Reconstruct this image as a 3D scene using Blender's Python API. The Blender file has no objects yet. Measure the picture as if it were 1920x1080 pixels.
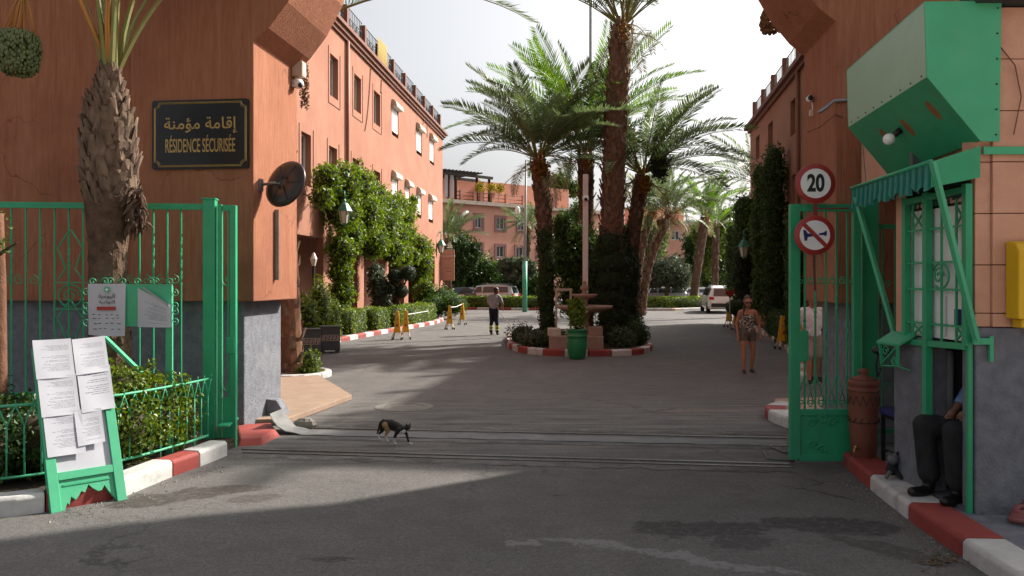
import bpy, bmesh, math, random
import numpy as np
from mathutils import Vector, Matrix, Euler, noise as mnoise

random.seed(7)
rng = np.random.default_rng(7)
SC = bpy.context.scene
COL = SC.collection
PI = math.pi

# ------------------------------------------------------------------ camera, sky, sun, exposure
FPX, CAMH, HY, CX = 1500.0, 2.0, 525.0, 960.0       # focal length in photo pixels, eye height, horizon row, centre column
cam_d = bpy.data.cameras.new('camera')
cam = bpy.data.objects.new('camera', cam_d)
COL.objects.link(cam)
cam.location = (0, 0, CAMH)
cam.rotation_euler = (math.radians(90), 0, 0)
cam_d.sensor_width = 36.0
cam_d.lens = FPX / 1920.0 * 36.0
cam_d.shift_y = (HY - 540.0) / 1920.0
cam_d.clip_start = 0.1
cam_d.clip_end = 3000
SC.camera = cam

SUN_DIR = Vector((0.82, 0.57, 0.0)).normalized()      # horizontal direction towards the sun
SUN_EL = math.radians(36.5)
sun_vec = Vector((SUN_DIR.x * math.cos(SUN_EL), SUN_DIR.y * math.cos(SUN_EL), math.sin(SUN_EL)))
world = bpy.data.worlds.new('World')
SC.world = world
world.use_nodes = True
wn = world.node_tree
wn.nodes.clear()
w_out = wn.nodes.new('ShaderNodeOutputWorld')
w_bg = wn.nodes.new('ShaderNodeBackground')
sky_t = wn.nodes.new('ShaderNodeTexSky')
sky_t.sky_type = 'NISHITA'
sky_t.sun_disc = False
sky_t.sun_elevation = SUN_EL
sky_t.sun_rotation = math.atan2(SUN_DIR.x, SUN_DIR.y)
sky_t.air_density = 1.0
sky_t.dust_density = 6.0
sky_t.ozone_density = 1.0
w_hsv = wn.nodes.new('ShaderNodeHueSaturation')       # thin white overcast veil takes most of the blue out
w_hsv.inputs['Saturation'].default_value = 0.25
wn.links.new(sky_t.outputs[0], w_hsv.inputs['Color'])
wn.links.new(w_hsv.outputs[0], w_bg.inputs['Color'])
w_bg.inputs['Strength'].default_value = 0.115
wn.links.new(w_bg.outputs[0], w_out.inputs[0])

sun_d = bpy.data.lights.new('sun', 'SUN')
sun_d.energy = 5.0
sun_d.angle = math.radians(1.2)
sun_d.color = (1.0, 0.94, 0.84)
sun = bpy.data.objects.new('sun', sun_d)
COL.objects.link(sun)
sun.rotation_euler = (-sun_vec).to_track_quat('-Z', 'Y').to_euler()
sun.location = (30, 20, 40)

SC.view_settings.view_transform = 'Standard'
SC.view_settings.look = 'None'
SC.view_settings.exposure = 0.85
SC.view_settings.gamma = 1.0
SC.view_settings.use_curve_mapping = False
SC.cycles.use_denoising = True
SC.cycles.max_bounces = 7
SC.cycles.diffuse_bounces = 4
SC.cycles.glossy_bounces = 3
SC.cycles.transmission_bounces = 4
SC.cycles.transparent_max_bounces = 6

# ------------------------------------------------------------------ pixel -> place helpers (photo pixels, 1920 x 1080)
def P(px, py, d):
    return Vector(((px - CX) / FPX * d, d, CAMH + (HY - py) / FPX * d))
def G(px, py, h=0.0):
    d = FPX * (CAMH - h) / (py - HY)
    return Vector(((px - CX) / FPX * d, d, h))
def on(px, py, A, B):
    """point where the sight line meets the vertical plane through ground points A, B"""
    k = (px - CX) / FPX
    ax, ay = A[0], A[1]; dx, dy = B[0] - ax, B[1] - ay
    t = (k * ay - ax) / (dx - k * dy)
    d = ay + t * dy
    return Vector((ax + t * dx, d, CAMH + (HY - py) / FPX * d))

# ------------------------------------------------------------------ materials
MATS = {}
def nd(nt, t, **kw):
    n = nt.nodes.new(t)
    for k, v in kw.items():
        if k in n.inputs: n.inputs[k].default_value = v
        else: setattr(n, k, v)
    return n
def c4(c): return (c[0], c[1], c[2], 1.0)
def mat(name, c1, c2=None, sc=6.0, rough=0.8, bump=0.0, bsc=None, stretch=(1, 1, 1), metal=0.0, spec=0.4, lo=0.35, hi=0.65, dirt=None, dsc=0.7, dlo=0.5, dhi=0.75, coat=0.0, spots=None, streak=None, crack=None):
    m = bpy.data.materials.new(name); m.use_nodes = True
    nt = m.node_tree; b = nt.nodes['Principled BSDF']
    b.inputs['Roughness'].default_value = rough
    b.inputs['Metallic'].default_value = metal
    b.inputs['Specular IOR Level'].default_value = spec
    if coat: b.inputs['Coat Weight'].default_value = coat
    if c2 is None: c2 = tuple(x * 0.82 for x in c1)
    tc = nd(nt, 'ShaderNodeTexCoord'); mp = nd(nt, 'ShaderNodeMapping')
    mp.inputs['Scale'].default_value = stretch
    nt.links.new(tc.outputs['Object'], mp.inputs['Vector'])
    nz = nd(nt, 'ShaderNodeTexNoise', Scale=sc, Detail=5.0, Roughness=0.6)
    nt.links.new(mp.outputs[0], nz.inputs['Vector'])
    mr = nd(nt, 'ShaderNodeMapRange'); mr.inputs[1].default_value = lo; mr.inputs[2].default_value = hi
    nt.links.new(nz.outputs['Fac'], mr.inputs[0])
    mx = nd(nt, 'ShaderNodeMix', data_type='RGBA')
    mx.inputs[6].default_value = c4(c1); mx.inputs[7].default_value = c4(c2)
    nt.links.new(mr.outputs[0], mx.inputs[0])
    colr = mx.outputs[2]
    if dirt is not None:
        n2 = nd(nt, 'ShaderNodeTexNoise', Scale=dsc, Detail=8.0, Roughness=0.65)
        nt.links.new(tc.outputs['Object'], n2.inputs['Vector'])
        m2 = nd(nt, 'ShaderNodeMapRange'); m2.inputs[1].default_value = dlo; m2.inputs[2].default_value = dhi
        nt.links.new(n2.outputs['Fac'], m2.inputs[0])
        x2 = nd(nt, 'ShaderNodeMix', data_type='RGBA')
        nt.links.new(m2.outputs[0], x2.inputs[0]); nt.links.new(colr, x2.inputs[6]); x2.inputs[7].default_value = c4(dirt)
        colr = x2.outputs[2]
    def layer(fac, cc):
        nonlocal colr
        x2 = nd(nt, 'ShaderNodeMix', data_type='RGBA'); nt.links.new(fac, x2.inputs[0]); nt.links.new(colr, x2.inputs[6]); x2.inputs[7].default_value = c4(cc); colr = x2.outputs[2]
    def rng_(src, a, e, k):
        q = nd(nt, 'ShaderNodeMapRange'); q.inputs[1].default_value = a; q.inputs[2].default_value = e; q.inputs[4].default_value = k; nt.links.new(src, q.inputs[0]); return q.outputs[0]
    if streak is not None:                                   # rain streaks: (colour, strength)
        m3 = nd(nt, 'ShaderNodeMapping'); m3.inputs['Scale'].default_value = (2.6, 2.6, 0.16); nt.links.new(tc.outputs['Object'], m3.inputs['Vector'])
        n4 = nd(nt, 'ShaderNodeTexNoise', Scale=1.6, Detail=6.0, Roughness=0.65); nt.links.new(m3.outputs[0], n4.inputs['Vector']); layer(rng_(n4.outputs['Fac'], 0.52, 0.72, streak[1]), streak[0])
    if spots is not None:                                    # chips and specks: (colour, scale, lo, hi, strength)
        n5 = nd(nt, 'ShaderNodeTexNoise', Scale=spots[1], Detail=7.0, Roughness=0.75); nt.links.new(tc.outputs['Object'], n5.inputs['Vector']); layer(rng_(n5.outputs['Fac'], spots[2], spots[3], spots[4]), spots[0])
    if crack is not None:                                    # hairline cracks: (colour, scale, strength)
        n6 = nd(nt, 'ShaderNodeTexNoise', Scale=1.3, Detail=5.0); nt.links.new(tc.outputs['Object'], n6.inputs['Vector'])
        av = nd(nt, 'ShaderNodeVectorMath', operation='ADD'); nt.links.new(tc.outputs['Object'], av.inputs[0]); nt.links.new(n6.outputs['Color'], av.inputs[1])
        vv = nd(nt, 'ShaderNodeTexVoronoi', feature='DISTANCE_TO_EDGE', Scale=crack[1]); nt.links.new(av.outputs[0], vv.inputs['Vector'])
        mm = nd(nt, 'ShaderNodeMath', operation='MULTIPLY'); nt.links.new(rng_(vv.outputs['Distance'], 0.006, 0.001, crack[2]), mm.inputs[0]); nt.links.new(rng_(n6.outputs['Fac'], 0.5, 0.6, 1.0), mm.inputs[1]); layer(mm.outputs[0], crack[0])
    nt.links.new(colr, b.inputs['Base Color'])
    if bump:
        n3 = nd(nt, 'ShaderNodeTexNoise', Scale=bsc or sc * 4, Detail=4.0, Roughness=0.6)
        nt.links.new(mp.outputs[0], n3.inputs['Vector'])
        bp = nd(nt, 'ShaderNodeBump', Strength=1.0, Distance=bump)
        nt.links.new(n3.outputs['Fac'], bp.inputs['Height'])
        nt.links.new(bp.outputs[0], b.inputs['Normal'])
    MATS[name] = m
    return m
def leaf_mat(name, c1, c2, rough=0.45, trans=0.28, c3=None):
    m = bpy.data.materials.new(name); m.use_nodes = True
    nt = m.node_tree; b = nt.nodes['Principled BSDF']; out = nt.nodes['Material Output']
    b.inputs['Roughness'].default_value = rough; b.inputs['Specular IOR Level'].default_value = 0.35
    ge = nd(nt, 'ShaderNodeNewGeometry')
    cr = nd(nt, 'ShaderNodeValToRGB')
    cr.color_ramp.elements[0].color = c4(c1); cr.color_ramp.elements[1].color = c4(c2)
    if c3 is not None:
        e = cr.color_ramp.elements.new(0.93); e.color = c4(c2); cr.color_ramp.elements[-1].color = c4(c3)
    nt.links.new(ge.outputs['Random Per Island'], cr.inputs[0])
    nt.links.new(cr.outputs[0], b.inputs['Base Color'])
    tr = nd(nt, 'ShaderNodeBsdfTranslucent')
    hs = nd(nt, 'ShaderNodeHueSaturation', Saturation=1.15, Value=1.5)
    nt.links.new(cr.outputs[0], hs.inputs['Color']); nt.links.new(hs.outputs[0], tr.inputs['Color'])
    mx = nd(nt, 'ShaderNodeMixShader', Fac=trans)
    nt.links.new(b.outputs[0], mx.inputs[1]); nt.links.new(tr.outputs[0], mx.inputs[2])
    nt.links.new(mx.outputs[0], out.inputs['Surface'])
    MATS[name] = m
    return m

TERRA = (0.375, 0.157, 0.091); TERRA2 = (0.295, 0.116, 0.064)
mat('plaster', TERRA, TERRA2, sc=3.0, rough=0.9, bump=0.012, bsc=9, stretch=(9, 9, 0.7), spec=0.15, dirt=(0.22, 0.085, 0.05), dsc=0.55, dlo=0.48, dhi=0.75, streak=((0.40, 0.19, 0.12), 0.5), spots=((0.42, 0.22, 0.15), 5.0, 0.66, 0.72, 0.5), crack=((0.12, 0.05, 0.03), 0.55, 0.8))
mat('plaster_smooth', (0.345, 0.165, 0.112), (0.295, 0.135, 0.09), sc=0.8, rough=0.9, bump=0.006, bsc=30, spec=0.15, dirt=(0.26, 0.115, 0.074), dsc=0.35, dlo=0.48, dhi=0.78, streak=((0.28, 0.13, 0.085), 0.45), crack=((0.2, 0.09, 0.06), 0.3, 0.5))
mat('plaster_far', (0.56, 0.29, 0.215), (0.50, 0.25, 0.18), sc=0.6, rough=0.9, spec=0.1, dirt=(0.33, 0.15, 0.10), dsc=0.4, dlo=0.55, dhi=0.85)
mat('plaster_booth', (0.64, 0.36, 0.25), (0.56, 0.30, 0.205), sc=2.5, rough=0.9, bump=0.004, bsc=40, spec=0.15, dirt=(0.46, 0.24, 0.165), dsc=1.6, dlo=0.55, dhi=0.78)
mat('trim_dark', (0.20, 0.085, 0.06), (0.15, 0.065, 0.045), sc=3, rough=0.85)
mat('grey_base', (0.195, 0.20, 0.225), (0.14, 0.145, 0.165), sc=9, rough=0.85, bump=0.012, bsc=38, spec=0.2, dirt=(0.24, 0.24, 0.245), dsc=1.3, dlo=0.55, dhi=0.8)
mat('green_paint', (0.034, 0.36, 0.17), (0.028, 0.31, 0.145), sc=3, rough=0.42, spec=0.4, bump=0.0015, bsc=60, dirt=(0.055, 0.29, 0.155), dsc=2.5, dlo=0.55, dhi=0.8, spots=((0.16, 0.13, 0.08), 9.0, 0.68, 0.74, 0.7), streak=((0.06, 0.24, 0.13), 0.6))
mat('green_light', (0.07, 0.42, 0.22), (0.06, 0.37, 0.19), sc=3, rough=0.5, bump=0.002, bsc=12, spec=0.35, dirt=(0.10, 0.38, 0.22), dsc=2, dlo=0.55, dhi=0.8, spots=((0.32, 0.40, 0.30), 14.0, 0.70, 0.75, 0.6))
mat('sheet_metal', (0.25, 0.46, 0.34), (0.21, 0.42, 0.30), sc=0.8, rough=0.38, bump=0.02, bsc=0.9, spec=0.6)
mat('rust', (0.30, 0.13, 0.035), (0.22, 0.10, 0.03), sc=14, rough=0.9)
mat('teal_cloth', (0.012, 0.16, 0.13), (0.010, 0.13, 0.11), sc=5, rough=0.85)
mat('teal_cloth_pale', (0.05, 0.24, 0.18), (0.04, 0.20, 0.15), sc=5, rough=0.85)
mat('white_paint', (0.54, 0.53, 0.51), (0.44, 0.43, 0.41), sc=5, rough=0.75, bump=0.004, bsc=25, dirt=(0.26, 0.245, 0.225), dsc=3.5, dlo=0.54, dhi=0.72, spots=((0.18, 0.16, 0.14), 16.0, 0.62, 0.7, 0.7))
mat('red_paint', (0.30, 0.05, 0.04), (0.24, 0.04, 0.034), sc=5, rough=0.75, bump=0.004, bsc=25, dirt=(0.25, 0.10, 0.08), dsc=3.5, dlo=0.54, dhi=0.75, spots=((0.24, 0.19, 0.16), 16.0, 0.62, 0.7, 0.7))
mat('white', (0.80, 0.80, 0.80), (0.74, 0.74, 0.74), sc=4, rough=0.5)
mat('paper_plain', (0.52, 0.52, 0.56), (0.45, 0.45, 0.50), sc=3, rough=0.7)
mat('black', (0.012, 0.012, 0.013), (0.02, 0.02, 0.02), sc=6, rough=0.45)
mat('plaque_black', (0.006, 0.006, 0.007), (0.009, 0.009, 0.010), sc=3, rough=0.30)
mat('gold', (0.48, 0.32, 0.11), (0.40, 0.26, 0.09), sc=9, rough=0.35, metal=0.4)
mat('dark_metal', (0.05, 0.05, 0.052), (0.035, 0.035, 0.036), sc=8, rough=0.45, metal=0.6)
mat('grey_metal', (0.30, 0.31, 0.32), (0.22, 0.23, 0.24), sc=7, rough=0.4, metal=0.7)
mat('concrete', (0.20, 0.185, 0.165), (0.15, 0.137, 0.122), sc=5, rough=0.9, bump=0.004, bsc=30, dirt=(0.11, 0.1, 0.092), dsc=2.5)
mat('track_bed', (0.17, 0.158, 0.145), (0.105, 0.098, 0.092), sc=9, rough=0.95, bump=0.01, bsc=30, dirt=(0.075, 0.07, 0.066), dsc=2.2, dlo=0.45, dhi=0.6, spots=((0.26, 0.24, 0.22), 26.0, 0.58, 0.66, 0.8))
mat('street', (0.44, 0.35, 0.28), (0.36, 0.28, 0.22), sc=1.5, rough=0.95)  # pale tone of the added bounce sheet, chosen to lift the shaded gate walls
mat('rubber', (0.15, 0.15, 0.15), (0.11, 0.11, 0.11), sc=6, rough=0.7, bump=0.004, bsc=40, dirt=(0.20, 0.19, 0.175), dsc=2.5)
mat('rail_steel', (0.16, 0.15, 0.14), (0.10, 0.09, 0.08), sc=12, rough=0.45, metal=0.6)
mat('brown_dish', (0.035, 0.026, 0.022), (0.028, 0.02, 0.018), sc=4, rough=0.35)
mat('glass', (0.03, 0.035, 0.04), (0.05, 0.055, 0.06), sc=1, rough=0.06, spec=0.8)
mat('win_white', (0.62, 0.61, 0.58), (0.52, 0.51, 0.48), sc=5, rough=0.5)
mat('shutter', (0.78, 0.75, 0.72), (0.72, 0.69, 0.66), sc=2, rough=0.55)
mat('box_cream', (0.58, 0.46, 0.36), (0.50, 0.40, 0.31), sc=4, rough=0.7)
mat('pipe_brown', (0.27, 0.11, 0.06), (0.22, 0.09, 0.05), sc=5, rough=0.6)
mat('pink_trim', (0.26, 0.125, 0.115), (0.22, 0.10, 0.095), sc=3, rough=0.85)
mat('cream_cornice', (0.46, 0.38, 0.31), (0.36, 0.29, 0.23), sc=3, rough=0.85)
mat('wood_dark', (0.055, 0.042, 0.034), (0.04, 0.03, 0.024), sc=8, rough=0.8, stretch=(1, 1, 6))
mat('trunk', (0.15, 0.095, 0.066), (0.08, 0.052, 0.038), sc=10, rough=0.95, bump=0.02, bsc=30, spec=0.1)
mat('trunk_boot', (0.225, 0.155, 0.11), (0.10, 0.07, 0.052), sc=9, rough=0.95, bump=0.008, bsc=40, spec=0.1, stretch=(1, 1, 0.35))
mat('trunk_warm', (0.20, 0.10, 0.062), (0.12, 0.062, 0.04), sc=8, rough=0.95, bump=0.01, bsc=40, spec=0.1)
mat('bark', (0.12, 0.085, 0.06), (0.07, 0.05, 0.036), sc=12, rough=0.95, bump=0.01, bsc=30, spec=0.1, stretch=(1, 1, 0.3))
mat('petiole', (0.15, 0.19, 0.05), (0.22, 0.17, 0.05), sc=3, rough=0.5)
mat('petiole_orange', (0.48, 0.18, 0.03), (0.40, 0.20, 0.05), sc=4, rough=0.5)
mat('clay', (0.21, 0.07, 0.042), (0.165, 0.054, 0.033), sc=7, rough=0.65, bump=0.003, bsc=30, dirt=(0.17, 0.06, 0.035), dsc=6)
mat('clay_dark', (0.07, 0.03, 0.02), (0.05, 0.022, 0.016), sc=7, rough=0.7)
mat('blue_fabric', (0.03, 0.033, 0.14), (0.024, 0.026, 0.11), sc=20, rough=0.9, bump=0.001, bsc=150)
mat('yellow_box', (0.72, 0.44, 0.012), (0.66, 0.39, 0.01), sc=3, rough=0.45, spec=0.4)
mat('yellow_plastic', (0.72, 0.40, 0.03), (0.62, 0.33, 0.025), sc=4, rough=0.5, dirt=(0.42, 0.24, 0.05), dsc=5)
mat('sign_red', (0.36, 0.035, 0.03), (0.31, 0.03, 0.026), sc=5, rough=0.4)
mat('pole_red', (0.20, 0.04, 0.035), (0.15, 0.03, 0.028), sc=5, rough=0.5)
mat('stone_pink', (0.38, 0.25, 0.19), (0.31, 0.20, 0.15), sc=6, rough=0.85, bump=0.005, bsc=30, dirt=(0.26, 0.18, 0.14), dsc=2.5)
mat('stone_cream', (0.62, 0.50, 0.42), (0.52, 0.42, 0.35), sc=5, rough=0.8, dirt=(0.36, 0.29, 0.24), dsc=2)
mat('paving', (0.30, 0.205, 0.145), (0.25, 0.17, 0.12), sc=4, rough=0.85, bump=0.003, bsc=40, dirt=(0.20, 0.14, 0.10), dsc=1.5)
mat('rock', (0.28, 0.25, 0.21), (0.19, 0.17, 0.145), sc=10, rough=0.95, bump=0.02, bsc=20)
mat('soil', (0.085, 0.06, 0.04), (0.055, 0.04, 0.028), sc=9, rough=1.0, bump=0.03, bsc=25)
mat('pot_green', (0.02, 0.20, 0.075), (0.015, 0.165, 0.06), sc=4, rough=0.30, spec=0.5)
mat('planter_grey', (0.075, 0.08, 0.085), (0.055, 0.06, 0.063), sc=6, rough=0.6)
mat('car_white', (0.78, 0.78, 0.78), (0.74, 0.74, 0.74), sc=1, rough=0.22, coat=0.6)
mat('car_silver', (0.50, 0.52, 0.55), (0.46, 0.48, 0.5), sc=1, rough=0.25, metal=0.3, coat=0.6)
mat('car_dark', (0.07, 0.075, 0.085), (0.06, 0.065, 0.07), sc=1, rough=0.25, coat=0.6)
mat('tyre', (0.018, 0.018, 0.018), (0.026, 0.026, 0.026), sc=10, rough=0.85)
mat('tail_red', (0.45, 0.012, 0.012), (0.38, 0.01, 0.01), sc=5, rough=0.2)
mat('lantern_green', (0.05, 0.20, 0.12), (0.04, 0.16, 0.10), sc=6, rough=0.5)
mat('lantern_glass', (0.60, 0.58, 0.50), (0.52, 0.50, 0.43), sc=6, rough=0.25)
mat('bulb_white', (0.85, 0.85, 0.83), (0.8, 0.8, 0.78), sc=6, rough=0.2)
mat('pole_green', (0.10, 0.42, 0.27), (0.08, 0.36, 0.23), sc=4, rough=0.5)
mat('pole_grey', (0.36, 0.37, 0.37), (0.30, 0.31, 0.31), sc=4, rough=0.5)
mat('pole_white', (0.70, 0.62, 0.58), (0.62, 0.55, 0.51), sc=4, rough=0.6)
mat('skin_tan', (0.36, 0.165, 0.09), (0.32, 0.145, 0.08), sc=6, rough=0.55)
mat('skin_brown', (0.25, 0.125, 0.08), (0.22, 0.11, 0.07), sc=6, rough=0.55)
mat('skin_fair', (0.50, 0.28, 0.19), (0.45, 0.25, 0.17), sc=6, rough=0.55)
mat('hair_dark', (0.018, 0.012, 0.010), (0.03, 0.02, 0.015), sc=30, rough=0.5)
mat('hair_brown', (0.05, 0.026, 0.016), (0.035, 0.018, 0.012), sc=30, rough=0.5)
mat('cloth_grey', (0.36, 0.34, 0.35), (0.30, 0.28, 0.29), sc=9, rough=0.95, bump=0.05, bsc=8)
mat('cloth_navy', (0.016, 0.018, 0.032), (0.012, 0.013, 0.024), sc=9, rough=0.95)
mat('cloth_black', (0.014, 0.0135, 0.015), (0.022, 0.021, 0.023), sc=9, rough=0.9, bump=0.012, bsc=9, stretch=(1.6, 1.6, 0.7))
mat('cloth_white', (0.72, 0.68, 0.69), (0.64, 0.60, 0.62), sc=7, rough=0.95, bump=0.05, bsc=8)
mat('cloth_beige', (0.36, 0.30, 0.26), (0.30, 0.25, 0.215), sc=9, rough=0.95)
mat('cloth_blue', (0.22, 0.36, 0.62), (0.18, 0.31, 0.55), sc=7, rough=0.9)
mat('cloth_print', (0.42, 0.36, 0.30), (0.03, 0.028, 0.026), sc=26, rough=0.9, lo=0.46, hi=0.52)
mat('cloth_taupe', (0.13, 0.095, 0.075), (0.10, 0.075, 0.06), sc=12, rough=0.9)
mat('reflective', (0.55, 0.60, 0.14), (0.5, 0.55, 0.12), sc=6, rough=0.5)
mat('shoe_black', (0.008, 0.008, 0.008), (0.014, 0.013, 0.012), sc=10, rough=0.4)
mat('shoe_brown', (0.06, 0.03, 0.02), (0.045, 0.024, 0.016), sc=10, rough=0.5)
mat('sole', (0.45, 0.43, 0.40), (0.36, 0.34, 0.32), sc=10, rough=0.7)
mat('fur_black', (0.014, 0.011, 0.009), (0.022, 0.016, 0.012), sc=40, rough=0.7, bump=0.003, bsc=220)
mat('fur_white', (0.62, 0.57, 0.52), (0.50, 0.45, 0.40), sc=40, rough=0.8, bump=0.003, bsc=220)
mat('fur_ginger', (0.36, 0.20, 0.09), (0.26, 0.14, 0.06), sc=40, rough=0.8, bump=0.003, bsc=220)
mat('pink_hose', (0.26, 0.09, 0.085), (0.20, 0.07, 0.065), sc=6, rough=0.6)
mat('cloth_gold', (0.45, 0.32, 0.10), (0.36, 0.25, 0.08), sc=5, rough=0.9)
mat('date_green', (0.12, 0.15, 0.055), (0.085, 0.11, 0.04), sc=7, rough=0.35)
mat('twig', (0.07, 0.05, 0.03), (0.05, 0.035, 0.022), sc=8, rough=0.95)
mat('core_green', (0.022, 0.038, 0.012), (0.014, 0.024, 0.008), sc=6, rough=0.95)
mat('dry_brown', (0.14, 0.085, 0.035), (0.09, 0.055, 0.025), sc=9, rough=0.95)
mat('interior', (0.13, 0.135, 0.15), (0.11, 0.115, 0.13), sc=2, rough=0.9)
mat('roof_tile', (0.035, 0.04, 0.038), (0.05, 0.055, 0.05), sc=8, rough=0.8)
mat('sign_terracotta', (0.44, 0.22, 0.145), (0.37, 0.18, 0.12), sc=4, rough=0.8)
mat('flower_yellow', (0.60, 0.46, 0.03), (0.5, 0.4, 0.03), sc=8, rough=0.8)
mat('awning_wood', (0.16, 0.13, 0.06), (0.12, 0.10, 0.05), sc=8, rough=0.8)
leaf_mat('leaf_ivy', (0.075, 0.135, 0.014), (0.165, 0.225, 0.03), c3=(0.30, 0.31, 0.07), trans=0.32)
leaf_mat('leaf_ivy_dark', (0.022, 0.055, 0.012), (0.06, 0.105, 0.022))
leaf_mat('leaf_hedge', (0.08, 0.135, 0.015), (0.18, 0.235, 0.035), c3=(0.28, 0.30, 0.07))
leaf_mat('leaf_bush', (0.06, 0.10, 0.012), (0.15, 0.20, 0.025), c3=(0.24, 0.25, 0.04), rough=0.35)
leaf_mat('leaf_dark', (0.014, 0.026, 0.012), (0.035, 0.055, 0.024))
leaf_mat('leaf_olive', (0.055, 0.075, 0.045), (0.12, 0.14, 0.085))
leaf_mat('leaf_thuja', (0.07, 0.12, 0.012), (0.17, 0.21, 0.03))
leaf_mat('leaf_mid', (0.04, 0.085, 0.018), (0.095, 0.16, 0.03))
leaf_mat('palm_leaf', (0.065, 0.10, 0.040), (0.15, 0.19, 0.085), trans=0.30, rough=0.4)
leaf_mat('palm_leaf_bright', (0.075, 0.15, 0.022), (0.14, 0.22, 0.04), trans=0.35, rough=0.4)
leaf_mat('palm_leaf_dry', (0.24, 0.20, 0.11), (0.36, 0.31, 0.19), trans=0.2, rough=0.7)
leaf_mat('fruit_orange', (0.16, 0.075, 0.015), (0.28, 0.13, 0.02), trans=0.1)
def M(n): return MATS[n]

def paper_mat(name, rows, lo, hi, x0=0.1, x1=0.9):
    """white sheet with rows of small illegible dark print (UV based, flat print)"""
    m = mat(name, (0.50, 0.50, 0.54), (0.44, 0.44, 0.49), sc=3, rough=0.7)
    nt = m.node_tree; b = nt.nodes['Principled BSDF']
    base = b.inputs['Base Color'].links[0].from_socket
    uv = nd(nt, 'ShaderNodeUVMap'); sp = nd(nt, 'ShaderNodeSeparateXYZ'); nt.links.new(uv.outputs[0], sp.inputs[0])
    def mth(op, a, v=None, c=None):
        n = nt.nodes.new('ShaderNodeMath'); n.operation = op
        for i, q in enumerate((a, v, c)):
            if q is None: continue
            if isinstance(q, (int, float)): n.inputs[i].default_value = q
            else: nt.links.new(q, n.inputs[i])
        return n.outputs[0]
    fr = mth('FRACT', mth('MULTIPLY', sp.outputs[1], rows))
    line = mth('COMPARE', fr, 0.5, 0.17)
    rowid = mth('FLOOR', mth('MULTIPLY', sp.outputs[1], rows))
    cb = nd(nt, 'ShaderNodeCombineXYZ')
    nt.links.new(mth('MULTIPLY', sp.outputs[0], 46.0), cb.inputs[0]); nt.links.new(mth('MULTIPLY', rowid, 7.3), cb.inputs[1]); nt.links.new(mth('MULTIPLY', fr, 2.0), cb.inputs[2])
    nz = nd(nt, 'ShaderNodeTexNoise', Scale=1.0, Detail=1.0); nt.links.new(cb.outputs[0], nz.inputs['Vector'])
    ink = mth('GREATER_THAN', nz.outputs['Fac'], 0.44)
    wn_ = nd(nt, 'ShaderNodeTexWhiteNoise', noise_dimensions='1D'); nt.links.new(mth('ADD', rowid, 3.7), wn_.inputs['W'])
    rowon = mth('GREATER_THAN', wn_.outputs['Value'], 0.38)
    left = mth('ADD', mth('MULTIPLY', wn_.outputs['Value'], 0.45), x0 - 0.1)
    inx = mth('MULTIPLY', mth('GREATER_THAN', sp.outputs[0], left), mth('LESS_THAN', sp.outputs[0], x1))
    iny = mth('MULTIPLY', mth('GREATER_THAN', sp.outputs[1], lo), mth('LESS_THAN', sp.outputs[1], hi))
    f = mth('MULTIPLY', mth('MULTIPLY', mth('MULTIPLY', line, ink), mth('MULTIPLY', inx, iny)), rowon)
    mx = nd(nt, 'ShaderNodeMix', data_type='RGBA'); nt.links.new(mth('MULTIPLY', f, 0.85), mx.inputs[0]); nt.links.new(base, mx.inputs[6]); mx.inputs[7].default_value = (0.05, 0.05, 0.08, 1)
    nt.links.new(mx.outputs[2], b.inputs['Base Color'])
    return m
paper_mat('paper_text', 34, 0.12, 0.92)
paper_mat('paper_dense', 26, 0.12, 0.86, 0.12, 0.88)
paper_mat('paper_sparse', 22, 0.35, 0.9)

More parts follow.
